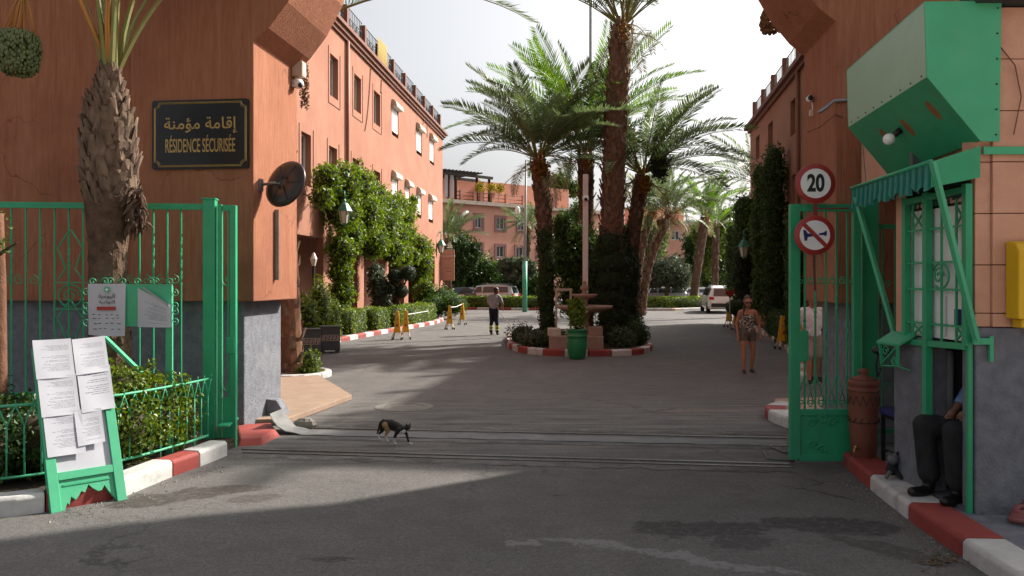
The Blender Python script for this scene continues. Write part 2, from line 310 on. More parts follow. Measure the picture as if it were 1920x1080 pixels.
# ------------------------------------------------------------------ mesh helpers
class MB:
    def __init__(s): s.v = []; s.f = []; s.m = []; s.uv = None
    def add(s, vs, fs, mi=0):
        o = len(s.v); s.v.extend([tuple(x) for x in vs])
        for f in fs: s.f.append(tuple(i + o for i in f)); s.m.append(mi)
        return s
    def boxM(s, Mx, size, mi=0):
        hx, hy, hz = size[0] / 2, size[1] / 2, size[2] / 2
        vs = [Mx @ Vector((x, y, z)) for z in (-hz, hz) for y in (-hy, hy) for x in (-hx, hx)]
        return s.add(vs, [(0, 2, 3, 1), (4, 5, 7, 6), (0, 1, 5, 4), (2, 6, 7, 3), (0, 4, 6, 2), (1, 3, 7, 5)], mi)
    def box(s, c, size, rz=0.0, mi=0, rot=None):
        R = rot if rot is not None else Matrix.Rotation(rz, 4, 'Z')
        return s.boxM(Matrix.Translation(Vector(c)) @ R, size, mi)
    def bar(s, p0, p1, w, h=None, up=(0, 0, 1), mi=0):
        """rectangular bar from p0 to p1"""
        p0, p1 = Vector(p0), Vector(p1); d = p1 - p0; L = d.length
        if L < 1e-6: return s
        z = d / L; upv = Vector(up)
        if abs(z.dot(upv)) > 0.98: upv = Vector((0, 1, 0)) if abs(z.y) < 0.9 else Vector((1, 0, 0))
        x = upv.cross(z).normalized(); y = z.cross(x)
        Mx = Matrix(((x.x, y.x, z.x, 0), (x.y, y.y, z.y, 0), (x.z, y.z, z.z, 0), (0, 0, 0, 1)))
        return s.boxM(Matrix.Translation((p0 + p1) / 2) @ Mx, (w, h or w, L), mi)
    def tube(s, pts, r, n=8, mi=0, caps=True):
        pts = [Vector(p) for p in pts]; k = len(pts)
        rs = r if isinstance(r, (list, tuple)) else [r] * k
        prev = None; vs = []; fs = []
        for i, p in enumerate(pts):
            t = (pts[min(i + 1, k - 1)] - pts[max(i - 1, 0)])
            t = t.normalized() if t.length > 1e-9 else Vector((0, 0, 1))
            if prev is None:
                a = Vector((0, 0, 1)) if abs(t.z) < 0.9 else Vector((1, 0, 0))
                x = a.cross(t).normalized()
            else:
                x = (prev - t * prev.dot(t))
                x = x.normalized() if x.length > 1e-6 else Vector((1, 0, 0))
            prev = x; y = t.cross(x)
            for j in range(n):
                a = 2 * PI * j / n
                vs.append(p + (x * math.cos(a) + y * math.sin(a)) * rs[i])
        for i in range(k - 1):
            for j in range(n):
                fs.append((i * n + j, i * n + (j + 1) % n, (i + 1) * n + (j + 1) % n, (i + 1) * n + j))
        if caps:
            fs.append(tuple(range(n - 1, -1, -1))); fs.append(tuple((k - 1) * n + j for j in range(n)))
        return s.add(vs, fs, mi)
    def lathe(s, prof, c=(0, 0, 0), n=24, mi=0, Mx=None):
        vs = []; fs = []; k = len(prof)
        for r, z in prof:
            for j in range(n):
                a = 2 * PI * j / n; p = Vector((r * math.cos(a), r * math.sin(a), z))
                vs.append((Mx @ p) if Mx is not None else p + Vector(c))
        for i in range(k - 1):
            for j in range(n): fs.append((i * n + j, i * n + (j + 1) % n, (i + 1) * n + (j + 1) % n, (i + 1) * n + j))
        fs.append(tuple(range(n - 1, -1, -1))); fs.append(tuple((k - 1) * n + j for j in range(n)))
        return s.add(vs, fs, mi)
    def ball(s, c, r, n=10, m=7, mi=0, Mx=None):
        r = r if isinstance(r, (tuple, list)) else (r, r, r)
        vs = []; fs = []
        for i in range(1, m):
            a = PI * i / m
            for j in range(n):
                b = 2 * PI * j / n
                p = Vector((r[0] * math.sin(a) * math.cos(b), r[1] * math.sin(a) * math.sin(b), r[2] * math.cos(a)))
                vs.append((Mx @ p if Mx is not None else p) + Vector(c))
        o1 = len(vs); tp = Vector((0, 0, r[2])); bt = Vector((0, 0, -r[2]))
        vs.append((Mx @ tp if Mx is not None else tp) + Vector(c)); vs.append((Mx @ bt if Mx is not None else bt) + Vector(c))
        for i in range(m - 2):
            for j in range(n): fs.append((i * n + j, (i + 1) * n + j, (i + 1) * n + (j + 1) % n, i * n + (j + 1) % n))
        for j in range(n):
            fs.append((o1, j, (j + 1) % n)); fs.append((o1 + 1, (m - 2) * n + (j + 1) % n, (m - 2) * n + j))
        return s.add(vs, fs, mi)
    def prism(s, poly, off, mi=0):
        """closed prism: polygon of 3-D points swept by the vector off"""
        n = len(poly); off = Vector(off); a = [Vector(p) for p in poly]; b = [p + off for p in a]
        fs = [tuple(range(n - 1, -1, -1)), tuple(range(n, 2 * n))]
        fs += [(i, (i + 1) % n, n + (i + 1) % n, n + i) for i in range(n)]
        return s.add(a + b, fs, mi)
    def obj(s, name, mats, parent=None, smooth=False, bevel=0.0):
        me = bpy.data.meshes.new(name)
        me.from_pydata(s.v, [], s.f)
        if not isinstance(mats, (list, tuple)): mats = [mats]
        for q in mats: me.materials.append(M(q))
        if len(mats) > 1: me.polygons.foreach_set('material_index', s.m)
        bm = bmesh.new(); bm.from_mesh(me); bmesh.ops.recalc_face_normals(bm, faces=bm.faces); bm.to_mesh(me); bm.free()
        if smooth: me.polygons.foreach_set('use_smooth', [True] * len(me.polygons))
        me.update()
        return link(name, me, parent, bevel)
PINV = {}
def link(name, me, parent=None, bevel=0.0):
    o = bpy.data.objects.new(name, me); COL.objects.link(o)
    if parent is not None:
        o.parent = parent
        if parent.name in PINV: o.matrix_parent_inverse = PINV[parent.name]
    if bevel:
        b = o.modifiers.new('bevel', 'BEVEL'); b.width = bevel; b.segments = 2; b.limit_method = 'ANGLE'; b.angle_limit = 0.6
    return o
LABELS = {}
def tag(o, label, cat=None, group=None, kind=None):
    o['label'] = label
    if cat: o['category'] = cat
    if group: o['group'] = group
    if kind: o['kind'] = kind
    return o
def root(name, label, cat, loc, rz=0.0, group=None, local=False):
    """Empty at a thing's base; its parts are given in world coordinates unless local is set"""
    o = bpy.data.objects.new(name, None); COL.objects.link(o)
    o.empty_display_size = 0.2
    o.location = loc; o.rotation_euler = (0, 0, rz)
    tag(o, label, cat, group)
    if not local: PINV[o.name] = (Matrix.Translation(Vector(loc)) @ Matrix.Rotation(rz, 4, 'Z')).inverted()
    return o
def sroot(name, label, loc=(0, 0, 0)):
    o = bpy.data.objects.new(name, None); COL.objects.link(o); o.location = loc
    PINV[o.name] = Matrix.Translation(Vector(loc)).inverted()
    o['kind'] = 'structure'; o['label'] = label
    return o
def clone(o, parent=None, loc=None, rz=None, label=None, scale=None, group=None):
    c = o.copy(); COL.objects.link(c)
    if parent is not None: c.parent = parent
    if loc is not None: c.location = loc
    if rz is not None: c.rotation_euler = (0, 0, rz)
    if scale is not None: c.scale = (scale,) * 3
    if label: c['label'] = label
    if group: c['group'] = group
    for ch in list(o.children): clone(ch, c)
    return c
def uvquad(name, pts, m, parent, thick=0.003, nrm=None, nu=1, nv=1, fn=None):
    """sheet of paper / print: pts BL, BR, TR, TL with a 0..1 UV map, optional curl function"""
    bl, br, tr, tl = [Vector(p) for p in pts]
    me = bpy.data.meshes.new(name); vs = []; fs = []; uvs = []
    for j in range(nv + 1):
        for i in range(nu + 1):
            a, b = i / nu, j / nv
            p = (bl * (1 - a) + br * a) * (1 - b) + (tl * (1 - a) + tr * a) * b
            if fn: p = p + fn(a, b)
            vs.append(p); uvs.append((a, b))
    for j in range(nv):
        for i in range(nu):
            q = j * (nu + 1) + i
            fs.append((q, q + 1, q + nu + 2, q + nu + 1))
    me.from_pydata(vs, [], fs); me.materials.append(M(m))
    ul = me.uv_layers.new(name='UVMap')
    for lp in me.loops: ul.data[lp.index].uv = uvs[lp.vertex_index]
    if nu > 1: me.polygons.foreach_set('use_smooth', [True] * len(fs))
    return link(name, me, parent)
def text_obj(name, body, size, m, parent, Mx, sx=1.0, extrude=0.004, space=1.0, bold=0.0):
    cu = bpy.data.curves.new(name, 'FONT'); cu.body = body; cu.size = size; cu.align_x = 'CENTER'; cu.align_y = 'CENTER'
    cu.extrude = extrude; cu.space_character = space; cu.offset = bold
    t = bpy.data.objects.new('tmp_text', cu); COL.objects.link(t)
    bpy.context.view_layer.update()
    dg = bpy.context.evaluated_depsgraph_get()
    me = bpy.data.meshes.new_from_object(t.evaluated_get(dg)); me.name = name
    bpy.data.objects.remove(t)
    me.transform(Mx @ Matrix.Diagonal((sx, 1, 1, 1)))
    me.materials.clear(); me.materials.append(M(m))
    return link(name, me, parent)
def frame(o, x, y):
    """matrix whose local x, y, z are x, y and x cross y, at o"""
    x = Vector(x).normalized(); y = Vector(y).normalized(); z = x.cross(y).normalized(); y = z.cross(x)
    return Matrix(((x.x, y.x, z.x, o[0]), (x.y, y.y, z.y, o[1]), (x.z, y.z, z.z, o[2]), (0, 0, 0, 1)))
def spiral(c, x, y, r, turns=1.25, a0=0.0, n=18, sgn=1):
    """points of a scroll that starts at radius r and winds into c, in the plane of x, y"""
    c, x, y = Vector(c), Vector(x), Vector(y); out = []
    for i in range(n + 1):
        t = i / n; a = a0 + sgn * t * turns * 2 * PI; q = r * (1 - 0.8 * t)
        out.append(c + x * (q * math.cos(a)) + y * (q * math.sin(a)))
    return out

# ------------------------------------------------------------------ foliage helpers
def leaf_mesh(name, cen, nrm, size, ratio=0.5, mats=('leaf_mid',), jitter=0.8, core=None, droop=0.0):
    """one mesh of folded diamond leaves at cen facing about nrm; core is an optional MB of inner branches"""
    n = len(cen)
    nrm = nrm + rng.normal(0, jitter, (n, 3)); nrm /= np.linalg.norm(nrm, axis=1)[:, None] + 1e-9
    t = rng.normal(0, 1, (n, 3)); t[:, 2] -= droop
    t -= nrm * (t * nrm).sum(1)[:, None]; t /= np.linalg.norm(t, axis=1)[:, None] + 1e-9
    b = np.cross(nrm, t)
    L = size * (0.5 + 1.1 * rng.beta(1.6, 2.4, n))[:, None]; W = L * ratio
    v = np.empty((n, 4, 3))
    v[:, 0] = cen - t * L * 0.5
    v[:, 1] = cen + b * W * 0.5 + nrm * W * 0.18
    v[:, 2] = cen + t * L * 0.5 - nrm * L * 0.08
    v[:, 3] = cen - b * W * 0.5 + nrm * W * 0.18
    idx = np.arange(n)[:, None] * 4
    tri = np.concatenate([idx + np.array([[0, 1, 2]]), idx + np.array([[0, 2, 3]])], 1).reshape(-1, 3)
    vs = v.reshape(-1, 3)
    me = bpy.data.meshes.new(name)
    cv = np.array(core.v) if core is not None and core.v else np.zeros((0, 3))
    nv = len(vs) + len(cv)
    loops = tri.reshape(-1).tolist(); starts = list(range(0, len(loops), 3)); tot = [3] * len(tri); mi = [0] * len(tri)
    if core is not None:
        for f in core.f:
            starts.append(len(loops)); tot.append(len(f)); mi.append(1); loops.extend(i + len(vs) for i in f)
    me.vertices.add(nv); me.vertices.foreach_set('co', np.concatenate([vs, cv]).astype(np.float32).ravel())
    me.loops.add(len(loops)); me.loops.foreach_set('vertex_index', loops)
    me.polygons.add(len(tot)); me.polygons.foreach_set('loop_start', starts); me.polygons.foreach_set('loop_total', tot)
    for q in mats: me.materials.append(M(q))
    me.polygons.foreach_set('material_index', mi)
    me.update(calc_edges=True); me.validate()
    return me
def blob_points(blobs, n, shell=0.25, lump=0.28):
    """points spread through the outer shell of a union of ellipsoids (centre, radii)"""
    vol = np.array([b[1][0] * b[1][1] + b[1][1] * b[1][2] + b[1][0] * b[1][2] for b in blobs]); pr = vol / vol.sum()
    which = rng.choice(len(blobs), n, p=pr)
    d = rng.normal(0, 1, (n, 3)); d /= np.linalg.norm(d, axis=1)[:, None]
    C = np.array([tuple(b[0]) for b in blobs])[which]; R = np.array([tuple(b[1]) for b in blobs])[which]
    rad = 1 - np.abs(rng.normal(0, shell, n)) 
    ph = which * 1.7
    lum = 1 + lump * (np.sin(d[:, 0] * 5 + ph) * np.sin(d[:, 1] * 4.3 + 2 * ph) * np.sin(d[:, 2] * 4.7 + ph * 3) + 0.5 * np.sin(d[:, 0] * 11 + ph) * np.sin(d[:, 2] * 10 - ph))
    p = C + d * R * (rad * lum)[:, None]
    nr = d / R; nr /= np.linalg.norm(nr, axis=1)[:, None]
    return p, nr
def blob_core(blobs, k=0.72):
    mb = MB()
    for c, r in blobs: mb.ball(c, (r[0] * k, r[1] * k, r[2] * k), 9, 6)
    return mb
def box_points(c, size, n, rz=0.0, bump=0.06):
    """points on the clipped faces of a hedge"""
    sx, sy, sz = size; A = np.array([sy * sz, sy * sz, sx * sz, sx * sz, sx * sy]); w = rng.choice(5, n, p=A / A.sum())
    u = rng.uniform(-0.5, 0.5, (n, 3)); nr = np.zeros((n, 3))
    for k, (ax, sg) in enumerate(((0, -1), (0, 1), (1, -1), (1, 1), (2, 1))):
        s = w == k; u[s, ax] = 0.5 * sg; nr[s, ax] = sg
    e = 8.0
    q = u * 2
    rr = (np.abs(q) ** e).sum(1) ** (1 / e); q = q / rr[:, None]
    p = q * 0.5 * np.array(size)
    p += nr * (bump * (np.sin(p[:, 0:1] * 3.1 + 1) * np.sin(p[:, 1:2] * 2.7) + rng.normal(0, 0.5, (n, 1))))
    cz, sz_ = math.cos(rz), math.sin(rz)
    R = np.array([[cz, -sz_, 0], [sz_, cz, 0], [0, 0, 1]])
    return p @ R.T + np.array(tuple(c)), nr @ R.T
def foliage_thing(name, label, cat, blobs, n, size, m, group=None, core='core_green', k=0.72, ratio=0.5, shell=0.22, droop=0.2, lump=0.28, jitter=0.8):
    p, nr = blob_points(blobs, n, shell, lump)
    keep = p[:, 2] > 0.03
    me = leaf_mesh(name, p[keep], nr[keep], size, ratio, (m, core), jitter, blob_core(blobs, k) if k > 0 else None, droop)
    return tag(link(name, me), label, cat, group)
def hedge(label, A, B, width, height, n, size, m='leaf_hedge', h0=0.0, group='clipped hedges', cat='hedge'):
    A, B = Vector((A[0], A[1], 0)), Vector((B[0], B[1], 0)); d = B - A; rz = math.atan2(d.y, d.x); c = (A + B) / 2 + Vector((0, 0, h0 + height / 2))
    p, nr = box_points(c, (d.length, width, height), n, rz)
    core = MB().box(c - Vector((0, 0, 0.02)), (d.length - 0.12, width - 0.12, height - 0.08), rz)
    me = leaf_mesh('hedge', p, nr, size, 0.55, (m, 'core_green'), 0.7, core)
    return tag(link('hedge', me), label, cat, group)

# ------------------------------------------------------------------ palms
def frond_mesh(name, L, a0, a1, nl, ll, wl, m, pet=0.18, vee=0.35, rad=0.022, sag=0.0):
    """one feather leaf: curved rib along local +X with narrow leaflets both sides"""
    N = 16; pts = []; p = Vector((0, 0, 0)); ds = L / N
    for i in range(N + 1):
        pts.append(p.copy()); a = a0 + (a1 - a0) * (i / N) ** 1.3
        p = p + Vector((math.cos(a), 0, math.sin(a))) * ds
    mb = MB(); mb.tube(pts, [rad * (1 - 0.85 * i / N) for i in range(N + 1)], 5, 1)
    for k in range(nl):
        t = pet + (1 - pet) * (k + 0.5) / nl; f = t * N; i = min(int(f), N - 1); q = pts[i].lerp(pts[i + 1], f - i)
        tan = (pts[i + 1] - pts[i]).normalized(); up = Vector((-tan.z, 0, tan.x))
        s = (t - pet) / (1 - pet)
        l = ll * (0.45 + 0.75 * math.sin(PI * min(1, 0.12 + s * 0.86)) ** 0.8) * random.uniform(0.85, 1.1)
        for sg in (-1, 1):
            fw = 0.45 + 0.55 * s + random.uniform(-0.1, 0.1)
            d = (tan * fw + Vector((0, sg, 0)) * 0.85 + up * (vee + random.uniform(-0.15, 0.15))).normalized()
            wv = (tan - d * tan.dot(d)).normalized() * wl * 0.5
            mid = q + d * l * 0.45; tip = q + d * l + Vector((0, 0, -sag * l))
            mb.add([q, mid + wv, tip, mid - wv], [(0, 1, 2), (0, 2, 3)], 0)
    me = bpy.data.meshes.new(name); me.from_pydata(mb.v, [], mb.f); me.materials.append(M(m)); me.materials.append(M('petiole'))
    me.polygons.foreach_set('material_index', mb.m); me.update()
    return me
FR = {}
def fronds_for(key, L, m, nl=46, ll=0.34, wl=0.05):
    if key in FR: return FR[key]
    spec = [(1.5, 1.05), (1.3, 0.6), (1.1, 0.2), (0.85, -0.15), (0.5, -0.5), (0.1, -0.85)]
    FR[key] = [frond_mesh('frond', L * (0.85 if i == 0 else 1), a, b, nl, ll, wl, m) for i, (a, b) in enumerate(spec)]
    return FR[key]
def trunk_mb(pts, radii, nboot=140, boot=0.2, n=14, flare=0.35):
    """trunk tube with a spiral of old leaf bases standing out of it"""
    mb = MB(); mb.tube(pts, radii, n, 0)
    k = len(pts); ga = PI * (3 - math.sqrt(5))
    for i in range(nboot):
        t = (i + 0.5) / nboot; f = t * (k - 1); j = min(int(f), k - 2); w = f - j
        c = Vector(pts[j]).lerp(Vector(pts[j + 1]), w); r = radii[j] * (1 - w) + radii[j + 1] * w
        a = i * ga + random.uniform(-0.1, 0.1); o = Vector((math.cos(a), math.sin(a), 0)); s = Vector((-math.sin(a), math.cos(a), 0))
        ks = min(1.0, .25 + .8 * r / max(radii)); b = boot * ks * random.uniform(0.55, 1.3); wd = boot * ks * random.uniform(.26, .44)
        base = c + o * r * 0.93
        tip = base + Vector((0, 0, b)) + o * b * flare * random.uniform(0.2, 1.6) + s * b * random.uniform(-.22, .22)
        vs = [base - s * wd, base + s * wd, tip + s * wd * 0.5, tip - s * wd * 0.5, base + o * b * 0.22 + Vector((0, 0, b * 0.25)), tip - o * b * 0.12]
        mb.add(vs, [(0, 1, 4), (1, 2, 4), (2, 3, 4), (3, 0, 4), (2, 5, 3), (0, 3, 5), (1, 5, 2)], 1)
    return mb
def palm(label, base, top, r0, r1, key, L, nf=30, m='palm_leaf', nboot=140, boot=0.2, lean=None, spread=(0, 5), ll=0.34, fruit=0, seed=1, rmid=None, tm='trunk', frond_dirs=None, extra_dead=0, wl=0.05, nl=46):
    random.seed(seed)
    base, top = Vector(base), Vector(top)
    rt = root('palm_tree', label, 'palm tree', base, group='date palms')
    N = 9; pts = []; rad = []
    for i in range(N + 1):
        t = i / N; p = base.lerp(top, t)
        if lean: p = p + Vector(lean) * math.sin(PI * t)
        pts.append(p); r = r0 + (r1 - r0) * t
        if rmid: r = r + (rmid - (r0 + r1) / 2) * math.sin(PI * t) ** 0.7
        rad.append(r)
    trunk_mb(pts, rad, nboot, boot).obj('trunk', [tm, 'trunk_boot'], rt)
    meshes = fronds_for(key, L, m, nl, ll, wl)
    ga = PI * (3 - math.sqrt(5)); inv = PINV[rt.name]
    for i in range(nf):
        if frond_dirs is not None: az, lev = frond_dirs[i % len(frond_dirs)]
        else:
            t = i / max(1, nf - 1); lev = spread[0] + (spread[1] - spread[0]) * t ** 0.8; az = i * ga + random.uniform(-0.25, 0.25)
        me = meshes[int(round(min(5, max(0, lev))))]
        o = bpy.data.objects.new('frond', me); COL.objects.link(o); o.parent = rt; o.matrix_parent_inverse = inv
        o.location = top + Vector((math.cos(az), math.sin(az), 0)) * r1 * 0.5 + Vector((0, 0, 0.1))
        o.rotation_euler = (random.uniform(-0.5, 0.5), random.uniform(-0.18, 0.22), az)
        o.scale = (random.uniform(0.85, 1.1),) * 3
    if nf > 20:                                              # a few dry brown fronds hanging under the crown
        dm = FR.setdefault('dry', [frond_mesh('dry_frond', 2.0, -.2, -1.5, 30, .3, .03, 'palm_leaf_dry', vee=0.1), frond_mesh('dry_frond', 1.6, -.6, -1.55, 26, .28, .03, 'palm_leaf_dry', vee=0.0)])
        for i in range(5):
            o = bpy.data.objects.new('dry_frond', dm[i % 2]); COL.objects.link(o); o.parent = rt; o.matrix_parent_inverse = inv; az = random.uniform(0, 2 * PI)
            o.location = top + Vector((math.cos(az), math.sin(az), 0)) * r1 * 0.8 - Vector((0, 0, random.uniform(0, .3))); o.rotation_euler = (random.uniform(-.3, .3), 0, az); o.scale = (random.uniform(.7, 1.1),) * 3
    for i in range(fruit):
        a = random.uniform(0, 2 * PI) if i else -PI / 2
        c = top + Vector((math.cos(a) * (r1 + 0.3), math.sin(a) * (r1 + 0.3), -0.35))
        q, nr = blob_points([(c, (0.22, 0.22, 0.34))], 240, 0.35, 0.1)
        core = MB().tube([top, top + Vector((math.cos(a) * (r1 + 0.2), math.sin(a) * (r1 + 0.2), 0.25)), c], 0.02, 5)
        link('date_cluster', leaf_mesh('date_cluster', q, nr, 0.09, 0.7, ('fruit_orange', 'petiole_orange'), 1.0, core), rt)
    return rt

# ------------------------------------------------------------------ bodies: tapered limbs fused into one skin
def capsule(mb, a, b, ra, rb, n=12):
    a, b = Vector(a), Vector(b); d = b - a; L = d.length
    if L < 1e-5: mb.ball(a, ra, n, 8); return
    pts = []; rs = []; z = d / L
    for k in range(4):
        t = k / 4 * PI / 2; pts.append(a - z * ra * math.cos(t)); rs.append(max(0.002, ra * math.sin(t)))
    pts.append(a); rs.append(ra); pts.append(b); rs.append(rb)
    for k in range(1, 5):
        t = k / 4 * PI / 2; pts.append(b + z * rb * math.sin(t)); rs.append(max(0.002, rb * math.cos(t)))
    mb.tube(pts, rs, n)
def body(name, segs, mats, voxel, parent, smooth=4):
    """segs: (a, b, ra, rb, material index); all limbs fused by a voxel remesh into one continuous surface"""
    mb = MB()
    for a, b, ra, rb, mi in segs: capsule(mb, a, b, ra, rb)
    me = bpy.data.meshes.new('tmp_body'); me.from_pydata(mb.v, [], mb.f)
    t = bpy.data.objects.new('tmp_body', me); COL.objects.link(t)
    r = t.modifiers.new('r', 'REMESH'); r.mode = 'VOXEL'; r.voxel_size = voxel
    s = t.modifiers.new('s', 'SMOOTH'); s.iterations = smooth; s.factor = 0.5
    bpy.context.view_layer.update()
    dg = bpy.context.evaluated_depsgraph_get()
    out = bpy.data.meshes.new_from_object(t.evaluated_get(dg)); out.name = name
    bpy.data.objects.remove(t); bpy.data.meshes.remove(me)
    np_ = len(out.polygons); cen = np.empty(np_ * 3, np.float32); out.polygons.foreach_get('center', cen); cen = cen.reshape(-1, 3)
    best = np.full(np_, 1e9); idx = np.zeros(np_, np.int32)
    for a, b, ra, rb, mi in segs:
        A = np.array(a, float); Bv = np.array(b, float); d = Bv - A; l2 = max(1e-9, (d * d).sum())
        tt = np.clip(((cen - A) @ d) / l2, 0, 1); q = A + tt[:, None] * d
        dist = np.linalg.norm(cen - q, axis=1) - (ra + (rb - ra) * tt)
        s_ = dist < best; best[s_] = dist[s_]; idx[s_] = mi
    out.materials.clear()
    for q in mats: out.materials.append(M(q))
    out.polygons.foreach_set('material_index', idx); out.polygons.foreach_set('use_smooth', [True] * np_)
    return link(name, out, parent)

# ================================================================== SETTING
# ------------------------------------------------------------------ ground / asphalt
def asphalt():
    m = bpy.data.materials.new('asphalt'); m.use_nodes = True; nt = m.node_tree; b = nt.nodes['Principled BSDF']
    b.inputs['Specular IOR Level'].default_value = 0.3
    tc = nd(nt, 'ShaderNodeTexCoord'); V = tc.outputs['Object']
    def noise(sc, det=4.0, ro=0.6, vec=None):
        n = nd(nt, 'ShaderNodeTexNoise', Scale=sc, Detail=det, Roughness=ro); nt.links.new(vec or V, n.inputs['Vector']); return n
    def mr(src, a, c, d=0.0, e=1.0):
        n = nd(nt, 'ShaderNodeMapRange'); n.inputs[1].default_value = a; n.inputs[2].default_value = c; n.inputs[3].default_value = d; n.inputs[4].default_value = e
        nt.links.new(src, n.inputs[0]); return n.outputs[0]
    def mth(op, a, v):
        n = nt.nodes.new('ShaderNodeMath'); n.operation = op
        for i, q in enumerate((a, v)):
            if isinstance(q, (int, float)): n.inputs[i].default_value = q
            else: nt.links.new(q, n.inputs[i])
        return n.outputs[0]
    def mix(f, a, c):
        n = nd(nt, 'ShaderNodeMix', data_type='RGBA')
        if isinstance(f, float): n.inputs[0].default_value = f
        else: nt.links.new(f, n.inputs[0])
        for i, q in ((6, a), (7, c)):
            if isinstance(q, tuple): n.inputs[i].default_value = c4(q)
            else: nt.links.new(q, n.inputs[i])
        return n.outputs[2]
    fine = noise(130.0, 2.0, 0.7); big = noise(0.45, 6.0, 0.65); mid = noise(2.6, 6.0, 0.7)
    col = mix(mr(big.outputs['Fac'], 0.35, 0.68), (0.104, 0.099, 0.097), (0.142, 0.133, 0.126))
    grit = noise(22.0, 5.0, 0.75); col = mix(mr(grit.outputs['Fac'], 0.5, 0.68, 0.0, 0.75), col, (0.062, 0.058, 0.057)); col = mix(mr(grit.outputs['Fac'], 0.46, 0.3, 0.0, 0.7), col, (0.20, 0.187, 0.175)); stone = noise(55.0, 2.0, 0.8); col = mix(mr(stone.outputs['Fac'], 0.58, 0.66, 0.0, 0.7), col, (0.25, 0.235, 0.22)); col = mix(mr(stone.outputs['Fac'], 0.42, 0.34, 0.0, 0.7), col, (0.042, 0.04, 0.039))
    col = mix(mr(mid.outputs['Fac'], 0.45, 0.75, 0.0, 0.6), col, (0.085, 0.077, 0.074))
    col = mix(mr(fine.outputs['Fac'], 0.55, 0.72, 0.0, 0.55), col, (0.24, 0.22, 0.205))
    col = mix(mr(fine.outputs['Fac'], 0.45, 0.28, 0.0, 0.6), col, (0.05, 0.046, 0.044))
    # worn dusty strips along the driving direction and across the gate line
    st = nd(nt, 'ShaderNodeMapping'); st.inputs['Scale'].default_value = (0.5, 5.0, 1); nt.links.new(V, st.inputs['Vector'])
    strp = noise(1.4, 6.0, 0.7, st.outputs[0])
    sx = nd(nt, 'ShaderNodeSeparateXYZ'); nt.links.new(V, sx.inputs[0])
    nearg = mth('MULTIPLY', mr(sx.outputs[1], 8.0, 10.0), mr(sx.outputs[1], 15.0, 11.5))
    col = mix(mth('MULTIPLY', mr(strp.outputs['Fac'], 0.48, 0.62, 0.0, 0.75), nearg), col, (0.19, 0.172, 0.155))
    col = mix(mth('MULTIPLY', mr(strp.outputs['Fac'], 0.47, 0.36, 0.0, 0.8), nearg), col, (0.06, 0.055, 0.05))
    # cracks
    wv = nd(nt, 'ShaderNodeVectorMath', operation='ADD'); wob = noise(1.7, 4.0, 0.6)
    nt.links.new(V, wv.inputs[0]); nt.links.new(wob.outputs['Color'], wv.inputs[1])
    vo = nd(nt, 'ShaderNodeTexVoronoi', feature='DISTANCE_TO_EDGE', Scale=0.33); nt.links.new(wv.outputs[0], vo.inputs['Vector'])
    crk = mr(vo.outputs['Distance'], 0.010, 0.002); crk = mth('MULTIPLY', crk, mr(big.outputs['Fac'], 0.50, 0.6, 0.0, 0.6))
    col = mix(crk, col, (0.03, 0.028, 0.027))
    # shaped stains and patches: centre x, y, half sizes, angle, colour, strength
    wn2 = noise(2.2, 9.0, 0.75); rag_n = noise(14.0, 6.0, 0.75)
    sub = nd(nt, 'ShaderNodeVectorMath', operation='SUBTRACT'); nt.links.new(wn2.outputs['Color'], sub.inputs[0]); sub.inputs[1].default_value = (0.5, 0.5, 0.5)
    scl = nd(nt, 'ShaderNodeVectorMath', operation='SCALE'); nt.links.new(sub.outputs[0], scl.inputs[0]); scl.inputs['Scale'].default_value = 0.7
    add = nd(nt, 'ShaderNodeVectorMath', operation='ADD'); nt.links.new(V, add.inputs[0]); nt.links.new(scl.outputs[0], add.inputs[1])
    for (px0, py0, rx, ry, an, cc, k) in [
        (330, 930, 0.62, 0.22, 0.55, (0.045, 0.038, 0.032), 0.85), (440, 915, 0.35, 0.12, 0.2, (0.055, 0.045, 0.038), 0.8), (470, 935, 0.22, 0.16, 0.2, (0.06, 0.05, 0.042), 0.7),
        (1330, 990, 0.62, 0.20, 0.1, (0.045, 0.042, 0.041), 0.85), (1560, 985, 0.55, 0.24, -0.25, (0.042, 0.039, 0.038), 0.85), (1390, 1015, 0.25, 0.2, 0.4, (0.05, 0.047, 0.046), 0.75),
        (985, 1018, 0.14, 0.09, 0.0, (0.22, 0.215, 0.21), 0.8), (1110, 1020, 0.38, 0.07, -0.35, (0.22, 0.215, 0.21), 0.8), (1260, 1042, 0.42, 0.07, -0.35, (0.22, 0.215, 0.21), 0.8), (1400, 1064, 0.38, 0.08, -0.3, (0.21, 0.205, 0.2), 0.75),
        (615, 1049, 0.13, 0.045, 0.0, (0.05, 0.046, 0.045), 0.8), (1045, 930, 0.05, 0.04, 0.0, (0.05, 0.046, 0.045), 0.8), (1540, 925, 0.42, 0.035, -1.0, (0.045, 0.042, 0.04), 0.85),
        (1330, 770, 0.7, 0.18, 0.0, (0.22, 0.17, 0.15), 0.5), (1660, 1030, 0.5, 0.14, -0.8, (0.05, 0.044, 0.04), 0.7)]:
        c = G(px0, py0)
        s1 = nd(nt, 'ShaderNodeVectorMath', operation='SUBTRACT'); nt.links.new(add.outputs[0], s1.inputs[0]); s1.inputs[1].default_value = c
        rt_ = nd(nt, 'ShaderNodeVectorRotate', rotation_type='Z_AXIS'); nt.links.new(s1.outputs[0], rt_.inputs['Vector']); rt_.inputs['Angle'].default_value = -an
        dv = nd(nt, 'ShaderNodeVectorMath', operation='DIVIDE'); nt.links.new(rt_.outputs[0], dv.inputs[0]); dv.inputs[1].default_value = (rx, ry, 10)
        ln = nd(nt, 'ShaderNodeVectorMath', operation='LENGTH'); nt.links.new(dv.outputs[0], ln.inputs[0])
